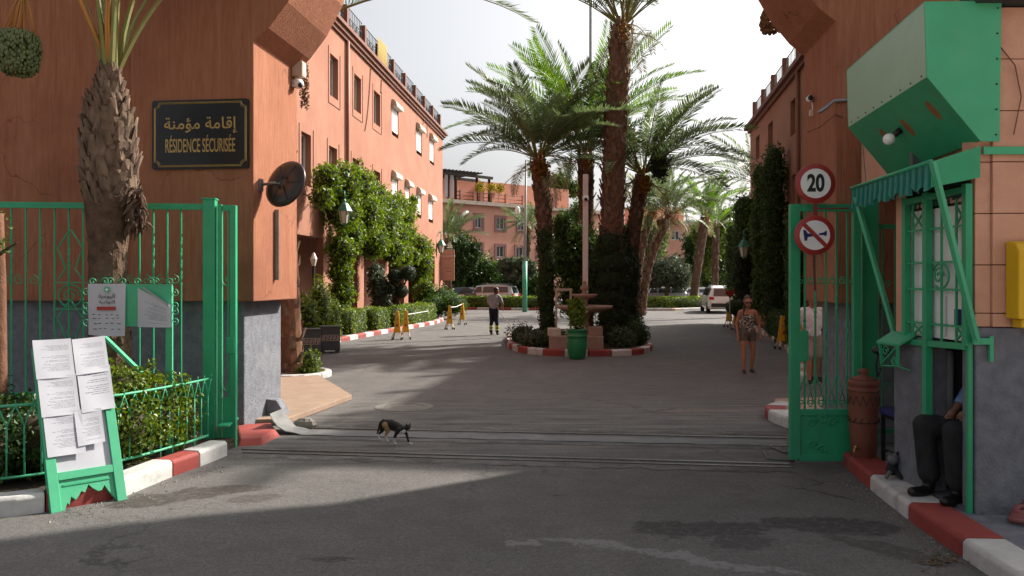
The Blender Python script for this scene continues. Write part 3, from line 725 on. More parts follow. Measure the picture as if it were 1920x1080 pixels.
        edge = mr(ln.outputs['Value'], 1.06, 0.9, 0.0, k); rag = mr(rag_n.outputs['Fac'], 0.38, 0.5, 0.25, 1.0); col = mix(mth('MULTIPLY', edge, rag), col, cc)
    nt.links.new(col, b.inputs['Base Color'])
    nt.links.new(mr(mid.outputs['Fac'], 0.3, 0.7, 0.8, 0.95), b.inputs['Roughness'])
    bp = nd(nt, 'ShaderNodeBump', Strength=1.0, Distance=0.006); nt.links.new(fine.outputs['Fac'], bp.inputs['Height'])
    b2 = nd(nt, 'ShaderNodeBump', Strength=0.8, Distance=0.03); nt.links.new(mid.outputs['Fac'], b2.inputs['Height']); nt.links.new(bp.outputs[0], b2.inputs['Normal'])
    nt.links.new(b2.outputs[0], b.inputs['Normal'])
    MATS['asphalt'] = m
asphalt()
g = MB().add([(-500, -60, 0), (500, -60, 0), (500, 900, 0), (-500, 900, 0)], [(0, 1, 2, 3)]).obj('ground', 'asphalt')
tag(g, 'worn grey asphalt drive with stains and cracks', kind='structure')

st_ = MB().prism([(-60, -26, 0), (60, -26, 0), (60, 1.5, 0), (-60, 1.5, 0)], (0, 0, .004)).obj('street', 'street'); tag(st_, 'added pale street sheet out of view before the gate, bouncing sunlight onto the shaded walls', kind='structure')  # unseen sheet added to throw sunlight back onto the shaded wall fronts
# ------------------------------------------------------------------ gateway arch wall
TH = math.radians(6.3)
GL0 = Vector((-3.36, 10.4, 0)); GU = Vector((math.cos(TH), -math.sin(TH), 0)); GV = Vector((math.sin(TH), math.cos(TH), 0)); GW = 7.29; GD = 1.5
def gw(u, v, h): return GL0 + GU * u + GV * v + Vector((0, 0, h))
PLB = 1.72
gate_root = root('gateway', 'tall terracotta plastered gateway wall with a wide open arch', 'gateway', gw(0, 0.7, 0))
arch = [(0, 5.1), (0.20, 5.27), (0.46, 5.60), (0.70, 6.04), (0.84, 6.65), (0.95, 7.35), (1.3, 8.15), (1.95, 8.85), (2.8, 9.25), (3.645, 9.4)]
def crom(ps, k=4):
    out = []
    for i in range(len(ps) - 1):
        p0, p1_, p2_, p3_ = ps[max(i - 1, 0)], ps[i], ps[i + 1], ps[min(i + 2, len(ps) - 1)]
        for j in range(k):
            t = j / k; out.append(tuple(.5 * (2 * p1_[c] + (p2_[c] - p0[c]) * t + (2 * p0[c] - 5 * p1_[c] + 4 * p2_[c] - p3_[c]) * t * t + (3 * p1_[c] - p0[c] - 3 * p2_[c] + p3_[c]) * t ** 3) for c in (0, 1)))
    return out + [ps[-1]]
arch = arch[:3] + crom(arch[3:])
arch = arch + [(GW - u, h) for u, h in reversed(arch[:-1])]
prof = [(-1.7, PLB), (0, PLB)] + arch + [(GW, PLB), (14, PLB), (14, 10.8), (-1.7, 10.8)]
mb = MB().prism([gw(u, 0, h) for u, h in prof], GV * GD)
mb.obj('plaster_wall', 'plaster', gate_root, bevel=0.012)
mb = MB().prism([gw(u, 0.16, h) for u, h in [(-12, PLB), (-1.7, PLB), (-1.7, 10.5), (-12, 10.5)]], GV * (GD - 0.3))
mb.obj('side_wall', 'plaster', gate_root)
mb = MB().prism([gw(u, v, 0) for u, v in [(-12, 0.3), (-1.9, 0.3), (-1.9, 0.2), (-0.22, 0.2), (-0.22, GD - 0.06), (-12, GD - 0.06)]], (0, 0, PLB + 0.01))
mb.obj('plinth', 'grey_base', gate_root, bevel=0.02)
mb = MB().prism([gw(u, v, 0) for u, v in [(GW + 0.22, 0.2), (14, 0.2), (14, GD - 0.06), (GW + 0.22, GD - 0.06)]], (0, 0, PLB + 0.01))
mb.obj('plinth', 'grey_base', gate_root, bevel=0.02)

# ------------------------------------------------------------------ walls with real openings
def holed_wall(A, B, h0, h1, holes, depth, inward):
    """one wall sheet from A to B with rectangular openings (s0, s1, h0, h1) and their reveals"""
    A = Vector((A[0], A[1], 0)); B = Vector((B[0], B[1], 0)); d = (B - A); L = d.length; d /= L; iv = Vector((inward[0], inward[1], 0)).normalized() * depth
    ss = sorted({0.0, L} | {x for h in holes for x in h[:2]}); hs = sorted({h0, h1} | {x for h in holes for x in h[2:]})
    mb = MB(); idx = {}
    def vid(s, h):
        k = (round(s, 4), round(h, 4))
        if k not in idx: idx[k] = len(mb.v); mb.v.append(tuple(A + d * s + Vector((0, 0, h))))
        return idx[k]
    for i in range(len(ss) - 1):
        for j in range(len(hs) - 1):
            cs, ch = (ss[i] + ss[i + 1]) / 2, (hs[j] + hs[j + 1]) / 2
            if any(a < cs < b and e < ch < f for a, b, e, f in holes): continue
            mb.f.append((vid(ss[i], hs[j]), vid(ss[i + 1], hs[j]), vid(ss[i + 1], hs[j + 1]), vid(ss[i], hs[j + 1]))); mb.m.append(0)
    for a, b, e, f in holes:
        q = [A + d * a + Vector((0, 0, e)), A + d * b + Vector((0, 0, e)), A + d * b + Vector((0, 0, f)), A + d * a + Vector((0, 0, f))]
        for i in range(4):
            p, r = q[i], q[(i + 1) % 4]; mb.add([p, r, r + iv, p + iv], [(0, 1, 2, 3)])
    return mb
def window(rt, A, d, iv, s0, s1, h0, h1, fm='win_white', gm='glass', bars=1, deep=0.16, fw=0.06):
    """window: frame bars with a pane behind them, set back in the opening"""
    o = Vector((A[0], A[1], 0)) + iv * deep
    pt = lambda s, h: o + d * s + Vector((0, 0, h))
    mb = MB()
    for p, q in ((pt(s0, h0), pt(s1, h0)), (pt(s0, h1), pt(s1, h1)), (pt(s0, h0), pt(s0, h1)), (pt(s1, h0), pt(s1, h1))): mb.bar(p, q, fw, fw)
    for k in range(bars):
        s = s0 + (s1 - s0) * (k + 1) / (bars + 1); mb.bar(pt(s, h0), pt(s, h1), fw * 0.8, fw * 0.8)
    w = mb.obj('window', fm, rt)
    q = [p + iv * 0.03 for p in (pt(s0, h0), pt(s1, h0), pt(s1, h1), pt(s0, h1))]
    MB().add(q, [(0, 1, 2, 3)]).obj('pane', gm, w)
    return w

# ------------------------------------------------------------------ left building (three storeys, lit side towards the drive)
def fz_left(px): return 9.257 / (-((px - CX) / FPX) + 0.086)
LA = Vector((-6.6 + 0.086 * (19.0 - 30.9), 19.0, 0)); LB = Vector((-6.6 + 0.086 * (53.6 - 30.9), 53.6, 0))
Ld = (LB - LA).normalized(); Lin = Vector((-Ld.y, Ld.x, 0)); LH = 11.7
lb = root('apartment_building', 'sunlit terracotta apartment block on the left with roller shutters and a roof railing', 'building', LA)
def Ls(px, py):
    p = on(px, py, LA, LB); return (p - LA).dot(Ld), p.z
wl = []          # (px_left, px_right, py_top, py_bottom at left edge, type)
for (x0, x1, yt, yb, ty) in [
    (619, 634, 99, 178, 'w'), (664, 677, 137, 205, 'w'), (701, 713, 168, 230, 'w'),
    (735, 747, 197, 252, 'r'), (781, 791, 239, 287, 'r'), (806, 814, 258, 305, 'r'),
    (565, 580, 245, 345, 'w'), (617, 632, 272, 340, 'w'), (661, 674, 295, 352, 'w'), (701, 713, 318, 365, 'w'),
    (735, 746, 330, 375, 'r'), (760, 768, 346, 392, 'r'), (782, 790, 360, 407, 'r'), (804, 812, 372, 416, 'r')]:
    s0, ht = Ls(x0, yt); _, hb = Ls(x0, yb); s1, _ = Ls(x1, yt); wl.append((s0, max(s1, s0 + 0.95), hb, ht, ty))
holes = [w[:4] for w in wl]
LL = (LB - LA).length
arc = []
s = 2.0
while s < LL - 3.2: arc.append((s, s + 3.4, 0.0, 3.5)); s += 4.4
holed_wall(LA, LB, 0, LH, holes + arc, 0.26, Lin).obj('facade', 'plaster_smooth', lb)
# end wall, back and roof deck
Bk = 13.0
mb = MB(); c0, c1, c2, c3 = LA, LB, LB + Lin * Bk, LA + Lin * Bk; up = Vector((0, 0, LH))
mb.add([c1, c2, c2 + up, c1 + up], [(0, 1, 2, 3)]); mb.add([c3, c0, c0 + up, c3 + up], [(0, 1, 2, 3)]); mb.add([c2, c3, c3 + up, c2 + up], [(0, 1, 2, 3)])
mb.add([c0 + up, c1 + up, c2 + up, c3 + up], [(0, 1, 2, 3)])
mb.obj('side_walls', 'plaster_smooth', lb)
mb = MB(); q = Lin * 3.2
mb.add([LA + q, LB + q, LB + q + Vector((0, 0, 3.9)), LA + q + Vector((0, 0, 3.9))], [(0, 1, 2, 3)])
mb.add([LA + Lin * .27 + Vector((0, 0, 3.9)), LB + Lin * .27 + Vector((0, 0, 3.9)), LB + q + Vector((0, 0, 3.9)), LA + q + Vector((0, 0, 3.9))], [(0, 1, 2, 3)])
mb.obj('arcade_wall', 'plaster_smooth', lb)
for i, (ov, z0, z1) in enumerate(((0.10, LH - 0.30, LH - 0.16), (0.20, LH - 0.158, LH - 0.02), (0.32, LH - 0.018, LH + 0.12))):
    a = LA - Lin * ov; b = LB - Lin * ov + Ld * ov; c = LB + Lin * 0.3 + Ld * ov; dd = LA + Lin * 0.3
    MB().prism([p + Vector((0, 0, z0)) for p in (a, b, c, dd)], (0, 0, z1 - z0)).obj('cornice', 'trim_dark' if i != 1 else 'pipe_brown', lb)
for (s0, s1, h0, h1, ty) in wl:
    if ty == 'w':
        window(lb, LA, Ld, Lin, s0 + .04, s1 - .04, h0 + .04, h1 - .04, 'win_white', 'glass', 1, 0.22)
        m_ = MB()
        for p, q in (((s0 - .22, h0 - .3), (s1 + .22, h0 - .3)), ((s0 - .22, h0 - .3), (s0 - .22, h1 + .22)), ((s1 + .22, h0 - .3), (s1 + .22, h1 + .22))):
            m_.bar(LA - Lin * .006 + Ld * p[0] + Vector((0, 0, p[1])), LA - Lin * .006 + Ld * q[0] + Vector((0, 0, q[1])), 0.03, 0.03)
        m_.obj('scored_surround', 'trim_dark', lb)
    else:
        o = LA + Lin * 0.06
        sh = MB()
        n = int((h1 - h0) / 0.11)
        for k in range(n):
            z = h1 - (k + .5) * 0.11
            if z < h0 + 0.18: break
            sh.box(o + Ld * ((s0 + s1) / 2) + Vector((0, 0, z)), (s1 - s0 - 0.02, 0.03, 0.10), math.atan2(Ld.y, Ld.x))
        w_ = sh.obj('roller_shutter', 'shutter', lb)
        pr = [(0.26, 0.0), (0.26, 0.12), (0.20, 0.26), (0.08, 0.34), (-0.02, 0.36), (-0.02, 0.0)]
        q0 = LA + Ld * (s0 - .08) + Vector((0, 0, h1 - 0.06))
        MB().prism([q0 - Lin * a + Vector((0, 0, b)) for a, b in pr], Ld * (s1 - s0 + .16)).obj('shutter_box', 'box_cream', w_, bevel=0.01)
        MB().add([LA + Lin * .2 + Ld * a + Vector((0, 0, b)) for a, b in ((s0, h0), (s1, h0), (s1, h1), (s0, h1))], [(0, 1, 2, 3)]).obj('pane', 'glass', w_)
# downpipe, cables
sp, hp = Ls(648, 88)
MB().tube([LA - Lin * .09 + Ld * sp + Vector((0, 0, z)) for z in (LH - .3, 8, 4, 0.2)], 0.075, 8).obj('downpipe', 'pipe_brown', lb, True)
for (xa, ya, xb, yb, dr) in ((683, 245, 694, 128, .5), (777, 250, 800, 215, .2), (713, 175, 714, 150, 0), (800, 235, 800, 258, 0)):
    pa, pb = on(xa, ya, LA, LB) - Lin * .03, on(xb, yb, LA, LB) - Lin * .03
    pts = [pa.lerp(pb, t / 6) - Vector((0, 0, dr * math.sin(PI * t / 6))) for t in range(7)]
    MB().tube(pts, 0.02, 5).obj('cable', 'trim_dark', lb)
# roof railing: posts, bars, units
s = 2.0; k = 0
while s < LL - 0.4:
    p = LA + Ld * s - Lin * 0.02 + Vector((0, 0, LH + 0.12))
    MB().box(p + Vector((0, 0, 0.475)), (0.24, 0.24, 0.95), math.atan2(Ld.y, Ld.x)).obj('railing_post', 'trim_dark', lb)
    if s + 2.6 < LL:
        mb = MB()
        for hh in (0.22, 0.62, 1.0): mb.tube([p + Ld * .17 + Vector((0, 0, hh)), p + Ld * 2.43 + Vector((0, 0, hh))], 0.02, 5)
        for j in range(9):
            q = p + Ld * (.3 + j * .25); mb.tube([q + Vector((0, 0, .1)), q + Vector((0, 0, 1.0))], 0.012, 4)
            if j % 2: mb.tube([q + Vector((0, 0, .42)) + Ld * (.12 * math.cos(a)) + Vector((0, 0, .16 * math.sin(a))) for a in np.linspace(0, 2 * PI, 9)], 0.012, 4, caps=False)
        mb.obj('railing_panel', 'dark_metal', lb)
    s += 2.6; k += 1
for px in (675, 706, 728, 770, 788):
    ss_, _ = Ls(px, 100); p = LA + Ld * ss_ + Lin * .45 + Vector((0, 0, LH + .50))
    u_ = MB().box(p, (0.85, 0.34, 0.75), math.atan2(Ld.y, Ld.x)).obj('air_conditioner', 'box_cream', lb, bevel=0.02)
    MB().lathe([(0.26, 0), (0.26, .012)], n=16, Mx=Matrix.Translation(p - Lin * .172) @ Matrix.Rotation(math.atan2(Ld.y, Ld.x), 4, 'Z') @ Matrix.Rotation(PI / 2, 4, 'X')).obj('fan_grille', 'dark_metal', u_)
ss_, _ = Ls(711, 110); p = LA + Ld * ss_ - Lin * .12 + Vector((0, 0, LH + .25))
cl = MB()
for i in range(9):
    a, b = i / 9, (i + 1) / 9
    cl.add([p + Ld * (1.5 * a - .75) - Lin * (.05 * (i % 2)) + Vector((0, 0, .98)), p + Ld * (1.5 * b - .75) - Lin * (.05 * ((i + 1) % 2)) + Vector((0, 0, .98)),
            p + Ld * (1.5 * b - .75) - Lin * (.09 * ((i + 1) % 2)) - Vector((0, 0, .05)), p + Ld * (1.5 * a - .75) - Lin * (.09 * (i % 2)) - Vector((0, 0, .05))], [(0, 1, 2, 3)])
tag(cl.obj('hanging_blanket', 'cloth_gold'), 'mustard cloth hung over the roof railing of the left building', 'blanket')

# ------------------------------------------------------------------ right building (shaded side towards the drive)
RA = Vector((9.4 + 0.15 * (15.6 - 25.7), 15.6, 0)); RB = Vector((9.4 + 0.15 * (37.5 - 25.7), 37.5, 0)); Rd = (RB - RA).normalized(); Rin = Vector((Rd.y, -Rd.x, 0)); RH = 9.1
rb = root('apartment_building', 'shaded terracotta apartment block behind the speed limit sign', 'building', RB)
def Rs(px, py):
    p = on(px, py, RA, RB); return (p - RA).dot(Rd), p.z
rw = []
for (x0, x1, yt, yb) in [(1482, 1494, 192, 258), (1440, 1449, 235, 282), (1417, 1424, 259, 302), (1417, 1424, 373, 416), (1484, 1496, 330, 392), (1441, 1450, 345, 395)]:
    s1, ht = Rs(x0, yt); _, hb = Rs(x0, yb); s0, _ = Rs(x1, yt); rw.append((min(s0, s1 - .9), s1, hb, ht))
holed_wall(RA, RB, 0, RH, rw, 0.26, Rin).obj('facade', 'plaster_smooth', rb)
mb = MB(); c0, c1, c2, c3 = RA, RB, RB + Rin * 12, RA + Rin * 12; up = Vector((0, 0, RH))
mb.add([c1, c2, c2 + up, c1 + up], [(0, 1, 2, 3)]); mb.add([c3, c0, c0 + up, c3 + up], [(0, 1, 2, 3)]); mb.add([c2, c3, c3 + up, c2 + up], [(0, 1, 2, 3)]); mb.add([c0 + up, c1 + up, c2 + up, c3 + up], [(0, 1, 2, 3)])
mb.obj('side_walls', 'plaster_smooth', rb)
for (s0, s1, h0, h1) in rw: window(rb, RA, Rd, Rin, s0 + .04, s1 - .04, h0 + .04, h1 - .04, 'trim_dark', 'glass', 0, 0.2)
for ov, z0, z1 in ((0.12, RH - .22, RH - .08), (0.26, RH - .078, RH + .08)):
    a, b, c, dd = RA - Rin * ov, RB - Rin * ov + Rd * ov, RB + Rin * .3 + Rd * ov, RA + Rin * .3
    MB().prism([p + Vector((0, 0, z0)) for p in (a, b, c, dd)], (0, 0, z1 - z0)).obj('cornice', 'trim_dark', rb)
s_ = 1.5
while s_ < 21.4:
    p = RA + Rd * s_ + Vector((0, 0, RH + .08))
    MB().box(p + Vector((0, 0, .42)), (.2, .2, .84), math.atan2(Rd.y, Rd.x)).obj('railing_post', 'trim_dark', rb)
    if s_ < 19.4:
        mb = MB()
        for hh in (.2, .76): mb.tube([p + Rd * .15 + Vector((0, 0, hh)), p + Rd * 2.25 + Vector((0, 0, hh))], .02, 5)
        for j in range(9): mb.tube([p + Rd * (.3 + j * .23) + Vector((0, 0, .1)), p + Rd * (.3 + j * .23) + Vector((0, 0, .76))], .012, 4)
        mb.obj('railing_panel', 'dark_metal', rb)
    s_ += 2.4
for (xa, ya, xb, yb) in ((1500, 118, 1504, 330), ):
    s1, _ = Rs(xa, ya)
    MB().tube([RA + Rd * s1 - Rin * .08 + Vector((0, 0, z)) for z in (RH - .2, 5, .2)], .07, 8).obj('downpipe', 'pipe_brown', rb, True)
# pergola on its roof
pg = root('roof_pergola', 'dark timber pergola on the roof of the right building', 'pergola', on(1478, 180, RA, RB))
pc = RA + Rd * Rs(1478, 150)[0] + Rin * 1.0 + Vector((0, 0, RH))
for (a, b) in ((-1.6, 0), (1.6, 0), (-1.6, 2.6), (1.6, 2.6)):
    MB().bar(pc + Rd * a + Rin * b, pc + Rd * a + Rin * b + Vector((0, 0, 2.2)), .16).obj('post', 'wood_dark', pg)
for b in (0, 2.6): MB().bar(pc + Rd * -2 + Rin * b + Vector((0, 0, 2.28)), pc + Rd * 2 + Rin * b + Vector((0, 0, 2.28)), .12, .16).obj('beam', 'wood_dark', pg)
for j in range(10):
    q = pc + Rd * (-1.9 + j * .42) + Vector((0, 0, 2.42)); MB().bar(q - Rin * .7, q + Rin * 3.2, .07, .12).obj('rafter', 'wood_dark', pg)
MB().add([pc + Rd * a + Vector((0, 0, h)) - Rin * .1 * (i % 2) for i, (a, h) in enumerate(((-1.5, 2.1), (-.9, 2.1), (-.6, .2), (-1.1, .15)))], [(0, 1, 2, 3)]).obj('curtain', 'cloth_white', pg)

# ------------------------------------------------------------------ far buildings
FA = P(815, 560, 79.0); FB = P(1130, 560, 94.0); FA.z = FB.z = 0
Fd = (FB - FA).normalized(); Fin = Vector((-Fd.y, Fd.x, 0)); 
fb = root('apartment_building', 'far pink apartment block with white framed windows closing the drive', 'building', FA)
def Fs(px, py):
    p = on(px, py, FA, FB); return (p - FA).dot(Fd), p.z
FH = Fs(830, 380)[1]; FL = (FB - FA).length
fw_ = []
for (x0, x1, yt, yb) in [(891, 904, 404, 427), (931, 946, 408, 430), (971, 984, 410, 432), (891, 904, 458, 479), (931, 946, 461, 482), (968, 982, 463, 484), (1008, 1018, 466, 486), (1050, 1062, 412, 433), (1050, 1062, 465, 486), (850, 862, 402, 425), (850, 862, 455, 478)]:
    s0, ht = Fs(x0, yt); _, hb = Fs(x0, yb); s1, _ = Fs(x1, yt); fw_.append((s0, s1, hb, ht))
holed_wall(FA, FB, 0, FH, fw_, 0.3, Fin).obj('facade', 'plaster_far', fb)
mb = MB(); c0, c1, c2, c3 = FA, FB, FB + Fin * 12, FA + Fin * 12; up = Vector((0, 0, FH))
mb.add([c1, c2, c2 + up, c1 + up], [(0, 1, 2, 3)]); mb.add([c3, c0, c0 + up, c3 + up], [(0, 1, 2, 3)]); mb.add([c0 + up, c1 + up, c2 + up, c3 + up], [(0, 1, 2, 3)])
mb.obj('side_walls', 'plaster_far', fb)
for (s0, s1, h0, h1) in fw_:
    m_ = MB(); t = .26
    for (a, b, c, d_) in ((s0 - t, s0, h0 - t, h1 + t), (s1, s1 + t, h0 - t, h1 + t), (s0, s1, h1, h1 + t), (s0, s1, h0 - t, h0)):
        m_.prism([FA - Fin * .0 + Fd * x + Vector((0, 0, z)) for x, z in ((a, c), (b, c), (b, d_), (a, d_))], -Fin * .06)
    w_ = window(fb, FA, Fd, Fin, s0 + .03, s1 - .03, h0 + .03, h1 - .03, 'win_white', 'glass', 1, .18, .1)
    m_.obj('surround', 'pink_trim', w_)
MB().prism([p + Vector((0, 0, FH)) for p in (FA - Fin * .4, FB - Fin * .4, FB + Fin * .4, FA + Fin * .4)], (0, 0, .38)).obj('cornice', 'cream_cornice', fb)
# roof storey: terrace walls, doors, pots
q = Fin * 3.0 + Vector((0, 0, FH + .38))
s_a, s_b = Fs(826, 380)[0], Fs(1100, 380)[0]
MB().prism([FA + Fd * s + q for s in (Fs(940, 380)[0], s_b)] + [FA + Fd * s + q + Fin * 5 for s in (s_b, Fs(940, 380)[0])], (0, 0, 2.6)).obj('roof_storey', 'plaster_far', fb)
MB().prism([FA + Fd * s + q + Fin * .8 for s in (s_a, Fs(940, 380)[0])] + [FA + Fd * s + q + Fin * 5 for s in (Fs(940, 380)[0], s_a)], (0, 0, 2.9)).obj('roof_storey', 'plaster_far', fb)
for x0, x1 in ((1045, 1053), (1068, 1077)):
    a, b = Fs(x0, 380)[0], Fs(x1, 380)[0]
    MB().prism([FA + Fd * s + q - Fin * .04 for s in (a, b)] + [FA + Fd * s + q + Fin * .0 for s in (b, a)], (0, 0, 2.0)).obj('door', 'pink_trim', fb)
for i, x in enumerate((868, 893, 905, 927, 953, 985)):
    s = Fs(x, 380)[0]; MB().box(FA + Fd * s + Fin * .3 + Vector((0, 0, FH + .9)), (.35, .3, 1.1), math.atan2(Fd.y, Fd.x)).obj('parapet_post', 'plaster_far', fb)
mb = MB()
for hh in (.55, .9, 1.3): mb.tube([FA + Fd * Fs(860, 380)[0] + Fin * .3 + Vector((0, 0, FH + hh)), FA + Fd * Fs(985, 380)[0] + Fin * .3 + Vector((0, 0, FH + hh))], .035, 4)
mb.obj('railing', 'dark_metal', fb)
MB().box(FA + Fd * Fs(833, 380)[0] + Fin * 5 + Vector((0, 0, FH + 3.6)), (1.6, 1.4, 3.2), 0).obj('chimney', 'plaster_far', fb)
fp = root('roof_pergola', 'dark pergola on the roof terrace of the far pink building', 'pergola', FA + Fd * s_a + Vector((0, 0, FH)))
base = FA + Vector((0, 0, FH + .38))
for x in (828, 838, 851, 865, 905, 928):
    MB().bar(base + Fd * Fs(x, 380)[0] + Fin * 1, base + Fd * Fs(x, 380)[0] + Fin * 1 + Vector((0, 0, 2.75)), .28).obj('post', 'wood_dark', fp)
for dpt in (0.6, 3.4): MB().bar(base + Fd * (s_a - 1) + Fin * dpt + Vector((0, 0, 2.75)), base + Fd * Fs(930, 380)[0] + Fin * dpt + Vector((0, 0, 2.65)), .22, .28).obj('beam', 'wood_dark', fp)
for i in range(14):
    p = base + Fd * (s_a - .8 + i * .45) + Vector((0, 0, 2.95)); MB().bar(p - Fin * .2, p + Fin * 4, .1, .14).obj('rafter', 'wood_dark', fp)
for x in (834, 846, 857):
    MB().bar(base + Fd * Fs(x, 380)[0] + Fin * .9 + Vector((0, 0, .3)), base + Fd * Fs(x, 380)[0] + Fin * .9 + Vector((0, 0, 2.6)), .32, .1).obj('curtain', 'cloth_white', fp)
for i, (x, t) in enumerate(((899, 'leftmost'), (921, 'middle'), (936, 'rightmost'))):
    c = FA + Fd * Fs(x, 380)[0] - Fin * .1 + Vector((0, 0, FH + 1.9))
    foliage_thing('flowering_plant', f'yellow flowering plant on the far roof terrace railing, {t} of three', 'plant', [(c, (.55, .4, .55))], 260, .22, 'fruit_orange', 'roof terrace flowers', k=.5).data.materials[0] = M('flower_yellow')

GA = P(1195, 560, 92.0); GB = P(1420, 560, 100.0); GA.z = GB.z = 0; Gd = (GB - GA).normalized(); Gin = Vector((-Gd.y, Gd.x, 0))
gb = root('apartment_building', 'low far pink building seen between the leaning palm trunks', 'building', GA)
def Gs(px, py):
    p = on(px, py, GA, GB); return (p - GA).dot(Gd), p.z
GH = Gs(1240, 420)[1]
hw = []
for (x0, x1, yt, yb) in [(1259, 1274, 432, 450), (1287, 1299, 433, 451), (1225, 1238, 431, 449), (1308, 1320, 478, 497), (1259, 1274, 480, 497)]:
    s0, ht = Gs(x0, yt); _, hb = Gs(x0, yb); s1, _ = Gs(x1, yt); hw.append((s0, s1, hb, ht))
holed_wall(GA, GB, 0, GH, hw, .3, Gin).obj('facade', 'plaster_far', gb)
up = Vector((0, 0, GH)); c0, c1, c2, c3 = GA, GB, GB + Gin * 10, GA + Gin * 10
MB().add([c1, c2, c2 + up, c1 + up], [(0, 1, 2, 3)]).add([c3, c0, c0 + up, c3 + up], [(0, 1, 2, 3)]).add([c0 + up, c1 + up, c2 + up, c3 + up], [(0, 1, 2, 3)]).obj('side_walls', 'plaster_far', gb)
for (s0, s1, h0, h1) in hw: window(gb, GA, Gd, Gin, s0 + .03, s1 - .03, h0 + .03, h1 - .03, 'win_white', 'glass', 1, .1, .12)
MB().prism([p + up for p in (GA - Gin * .4, GB - Gin * .4, GB + Gin * .4, GA + Gin * .4)], (0, 0, .35)).obj('cornice', 'cream_cornice', gb)
MB().prism([GA + Gd * 3 + Gin * 3 + up, GA + Gd * 9 + Gin * 3 + up, GA + Gd * 9 + Gin * 7 + up, GA + Gd * 3 + Gin * 7 + up], (0, 0, 2.4)).obj('roof_storey', 'plaster_far', gb)

# ------------------------------------------------------------------ kerbs
def kerb(label, pts, w, h, bl, inward=1, start=0, colors=('red_paint', 'white_paint'), lens=None, closed=False):
    pts = [Vector((p[0], p[1], 0)) for p in pts]
    if closed: pts.append(pts[0])
    cum = [0.0]
    for a, b in zip(pts, pts[1:]): cum.append(cum[-1] + (b - a).length)
    def at(s):
        s = min(max(s, 0), cum[-1]); i = max(j for j in range(len(cum) - 1) if cum[j] <= s + 1e-9); f = (s - cum[i]) / max(1e-9, cum[i + 1] - cum[i])
        i0, i1 = max(i - 1, 0), min(i + 2, len(pts) - 1)
        t = (pts[i + 1] - pts[i]).normalized()
        return pts[i].lerp(pts[i + 1], f), t
    rt = sroot('kerb', label, pts[0]); s = 0; k = start
    while s < cum[-1] - 0.05:
        L = (lens[(k - start) % len(lens)] if lens else bl); e = min(s + L, cum[-1]); n = max(1, int((e - s) / 0.2)); mb = MB(); hh = h * random.uniform(.96, 1.04)
        prof = [(0, -0.05), (0, hh - .03), (.025, hh), (w, hh), (w, -0.05)]
        rings = []
        for i in range(n + 1):
            g_ = 0.006; p, t = at(s + g_ + (e - s - 2 * g_) * i / n); nr = Vector((-t.y, t.x, 0)) * inward
            rings.append([p + nr * a + Vector((0, 0, z)) for a, z in prof])
        vs = [v for r in rings for v in r]; m5 = len(prof); fs = []
        for i in range(n):
            for j in range(m5): fs.append((i * m5 + j, i * m5 + (j + 1) % m5, (i + 1) * m5 + (j + 1) % m5, (i + 1) * m5 + j))
        fs.append(tuple(range(m5))); fs.append(tuple(n * m5 + j for j in range(m5 - 1, -1, -1)))
        mb.add(vs, fs); mb.obj('kerb_stone', colors[k % len(colors)], rt, bevel=0.012)
        s = e; k += 1
    return rt
# near left kerb in front of the planter
kl = [(-6.2, 6.35), (-4.29, 6.71), (-4.0, 6.9), (-3.58, 7.35), (-3.45, 8.15), (-3.3, 8.75), (-3.24, 9.12)]
kerb('red and white kerb of the gate planter', kl, .22, .17, .8, 1, 1, lens=(2.27, .66, .78, .44, .6))
soil = MB().prism([(x - .13, y + .11, -.02) for x, y in kl] + [(-3.3, 9.6, -.02), (-7, 9.6, -.02)], (0, 0, .14))
soil.obj('planter_soil', 'soil')['kind'] = 'structure'
# right kerb along the guard booth
kr = [G(1580, 872), G(1640, 925), G(1712, 982), G(1810, 1050), Vector((3.2, 5.0, 0)), Vector((3.2, 4.0, 0))]
kerb('red and white kerb in front of the guard booth', [(p.x, p.y) for p in kr], .30, .15, 1.0, 1, 0, lens=(1.0, 0.98, 0.92, 1.2))
MB().prism([(3.85, 8.9, 0), (3.72, 7.4, 0), (3.58, 6.3, 0), (3.52, 5.2, 0), (3.5, 3.5, 0), (9, 3.5, 0), (9, 9.2, 0)], (0, 0, .135)).obj('pavement', 'grey_base')['kind'] = 'structure'
# red ramp by the left pier
rp = [G(444, 838), G(492, 836), G(528, 818), G(508, 803), G(444, 806)]
mb = MB(); top = [(p.x, p.y, .075) for p in (rp[0] + Vector((0, .12, 0)), rp[1] + Vector((-.05, .15, 0)), rp[2] + Vector((-.12, .1, 0)), rp[3], rp[4])]
n = 5; mb.add([(p.x, p.y, -.02) for p in rp] + top, [(4, 3, 2, 1, 0), (5, 6, 7, 8, 9)] + [(i, (i + 1) % n, n + (i + 1) % n, n + i) for i in range(n)])
o = mb.obj('kerb', 'red_paint', bevel=.02); o['kind'] = 'structure'; o['label'] = 'worn red sloping kerb end at the foot of the left pier'
# right kerb end behind the gate leaf
kerb('rounded red and white kerb end behind the right gate leaf', [(4.1, 12.3), (3.8, 12.0), (3.66, 11.6), (3.66, 11.1), (3.76, 10.6)], .3, .15, .5, 1, 1, colors=('white_paint', 'white_paint', 'red_paint', 'white_paint'))
MB().prism([(4.15, 12.6, 0), (3.92, 12.0, 0), (3.88, 11.4, 0), (4.0, 10.7, 0), (9, 11, 0), (9, 13.4, 0)], (0, 0, .135)).obj('pavement', 'stone_pink')['kind'] = 'structure'
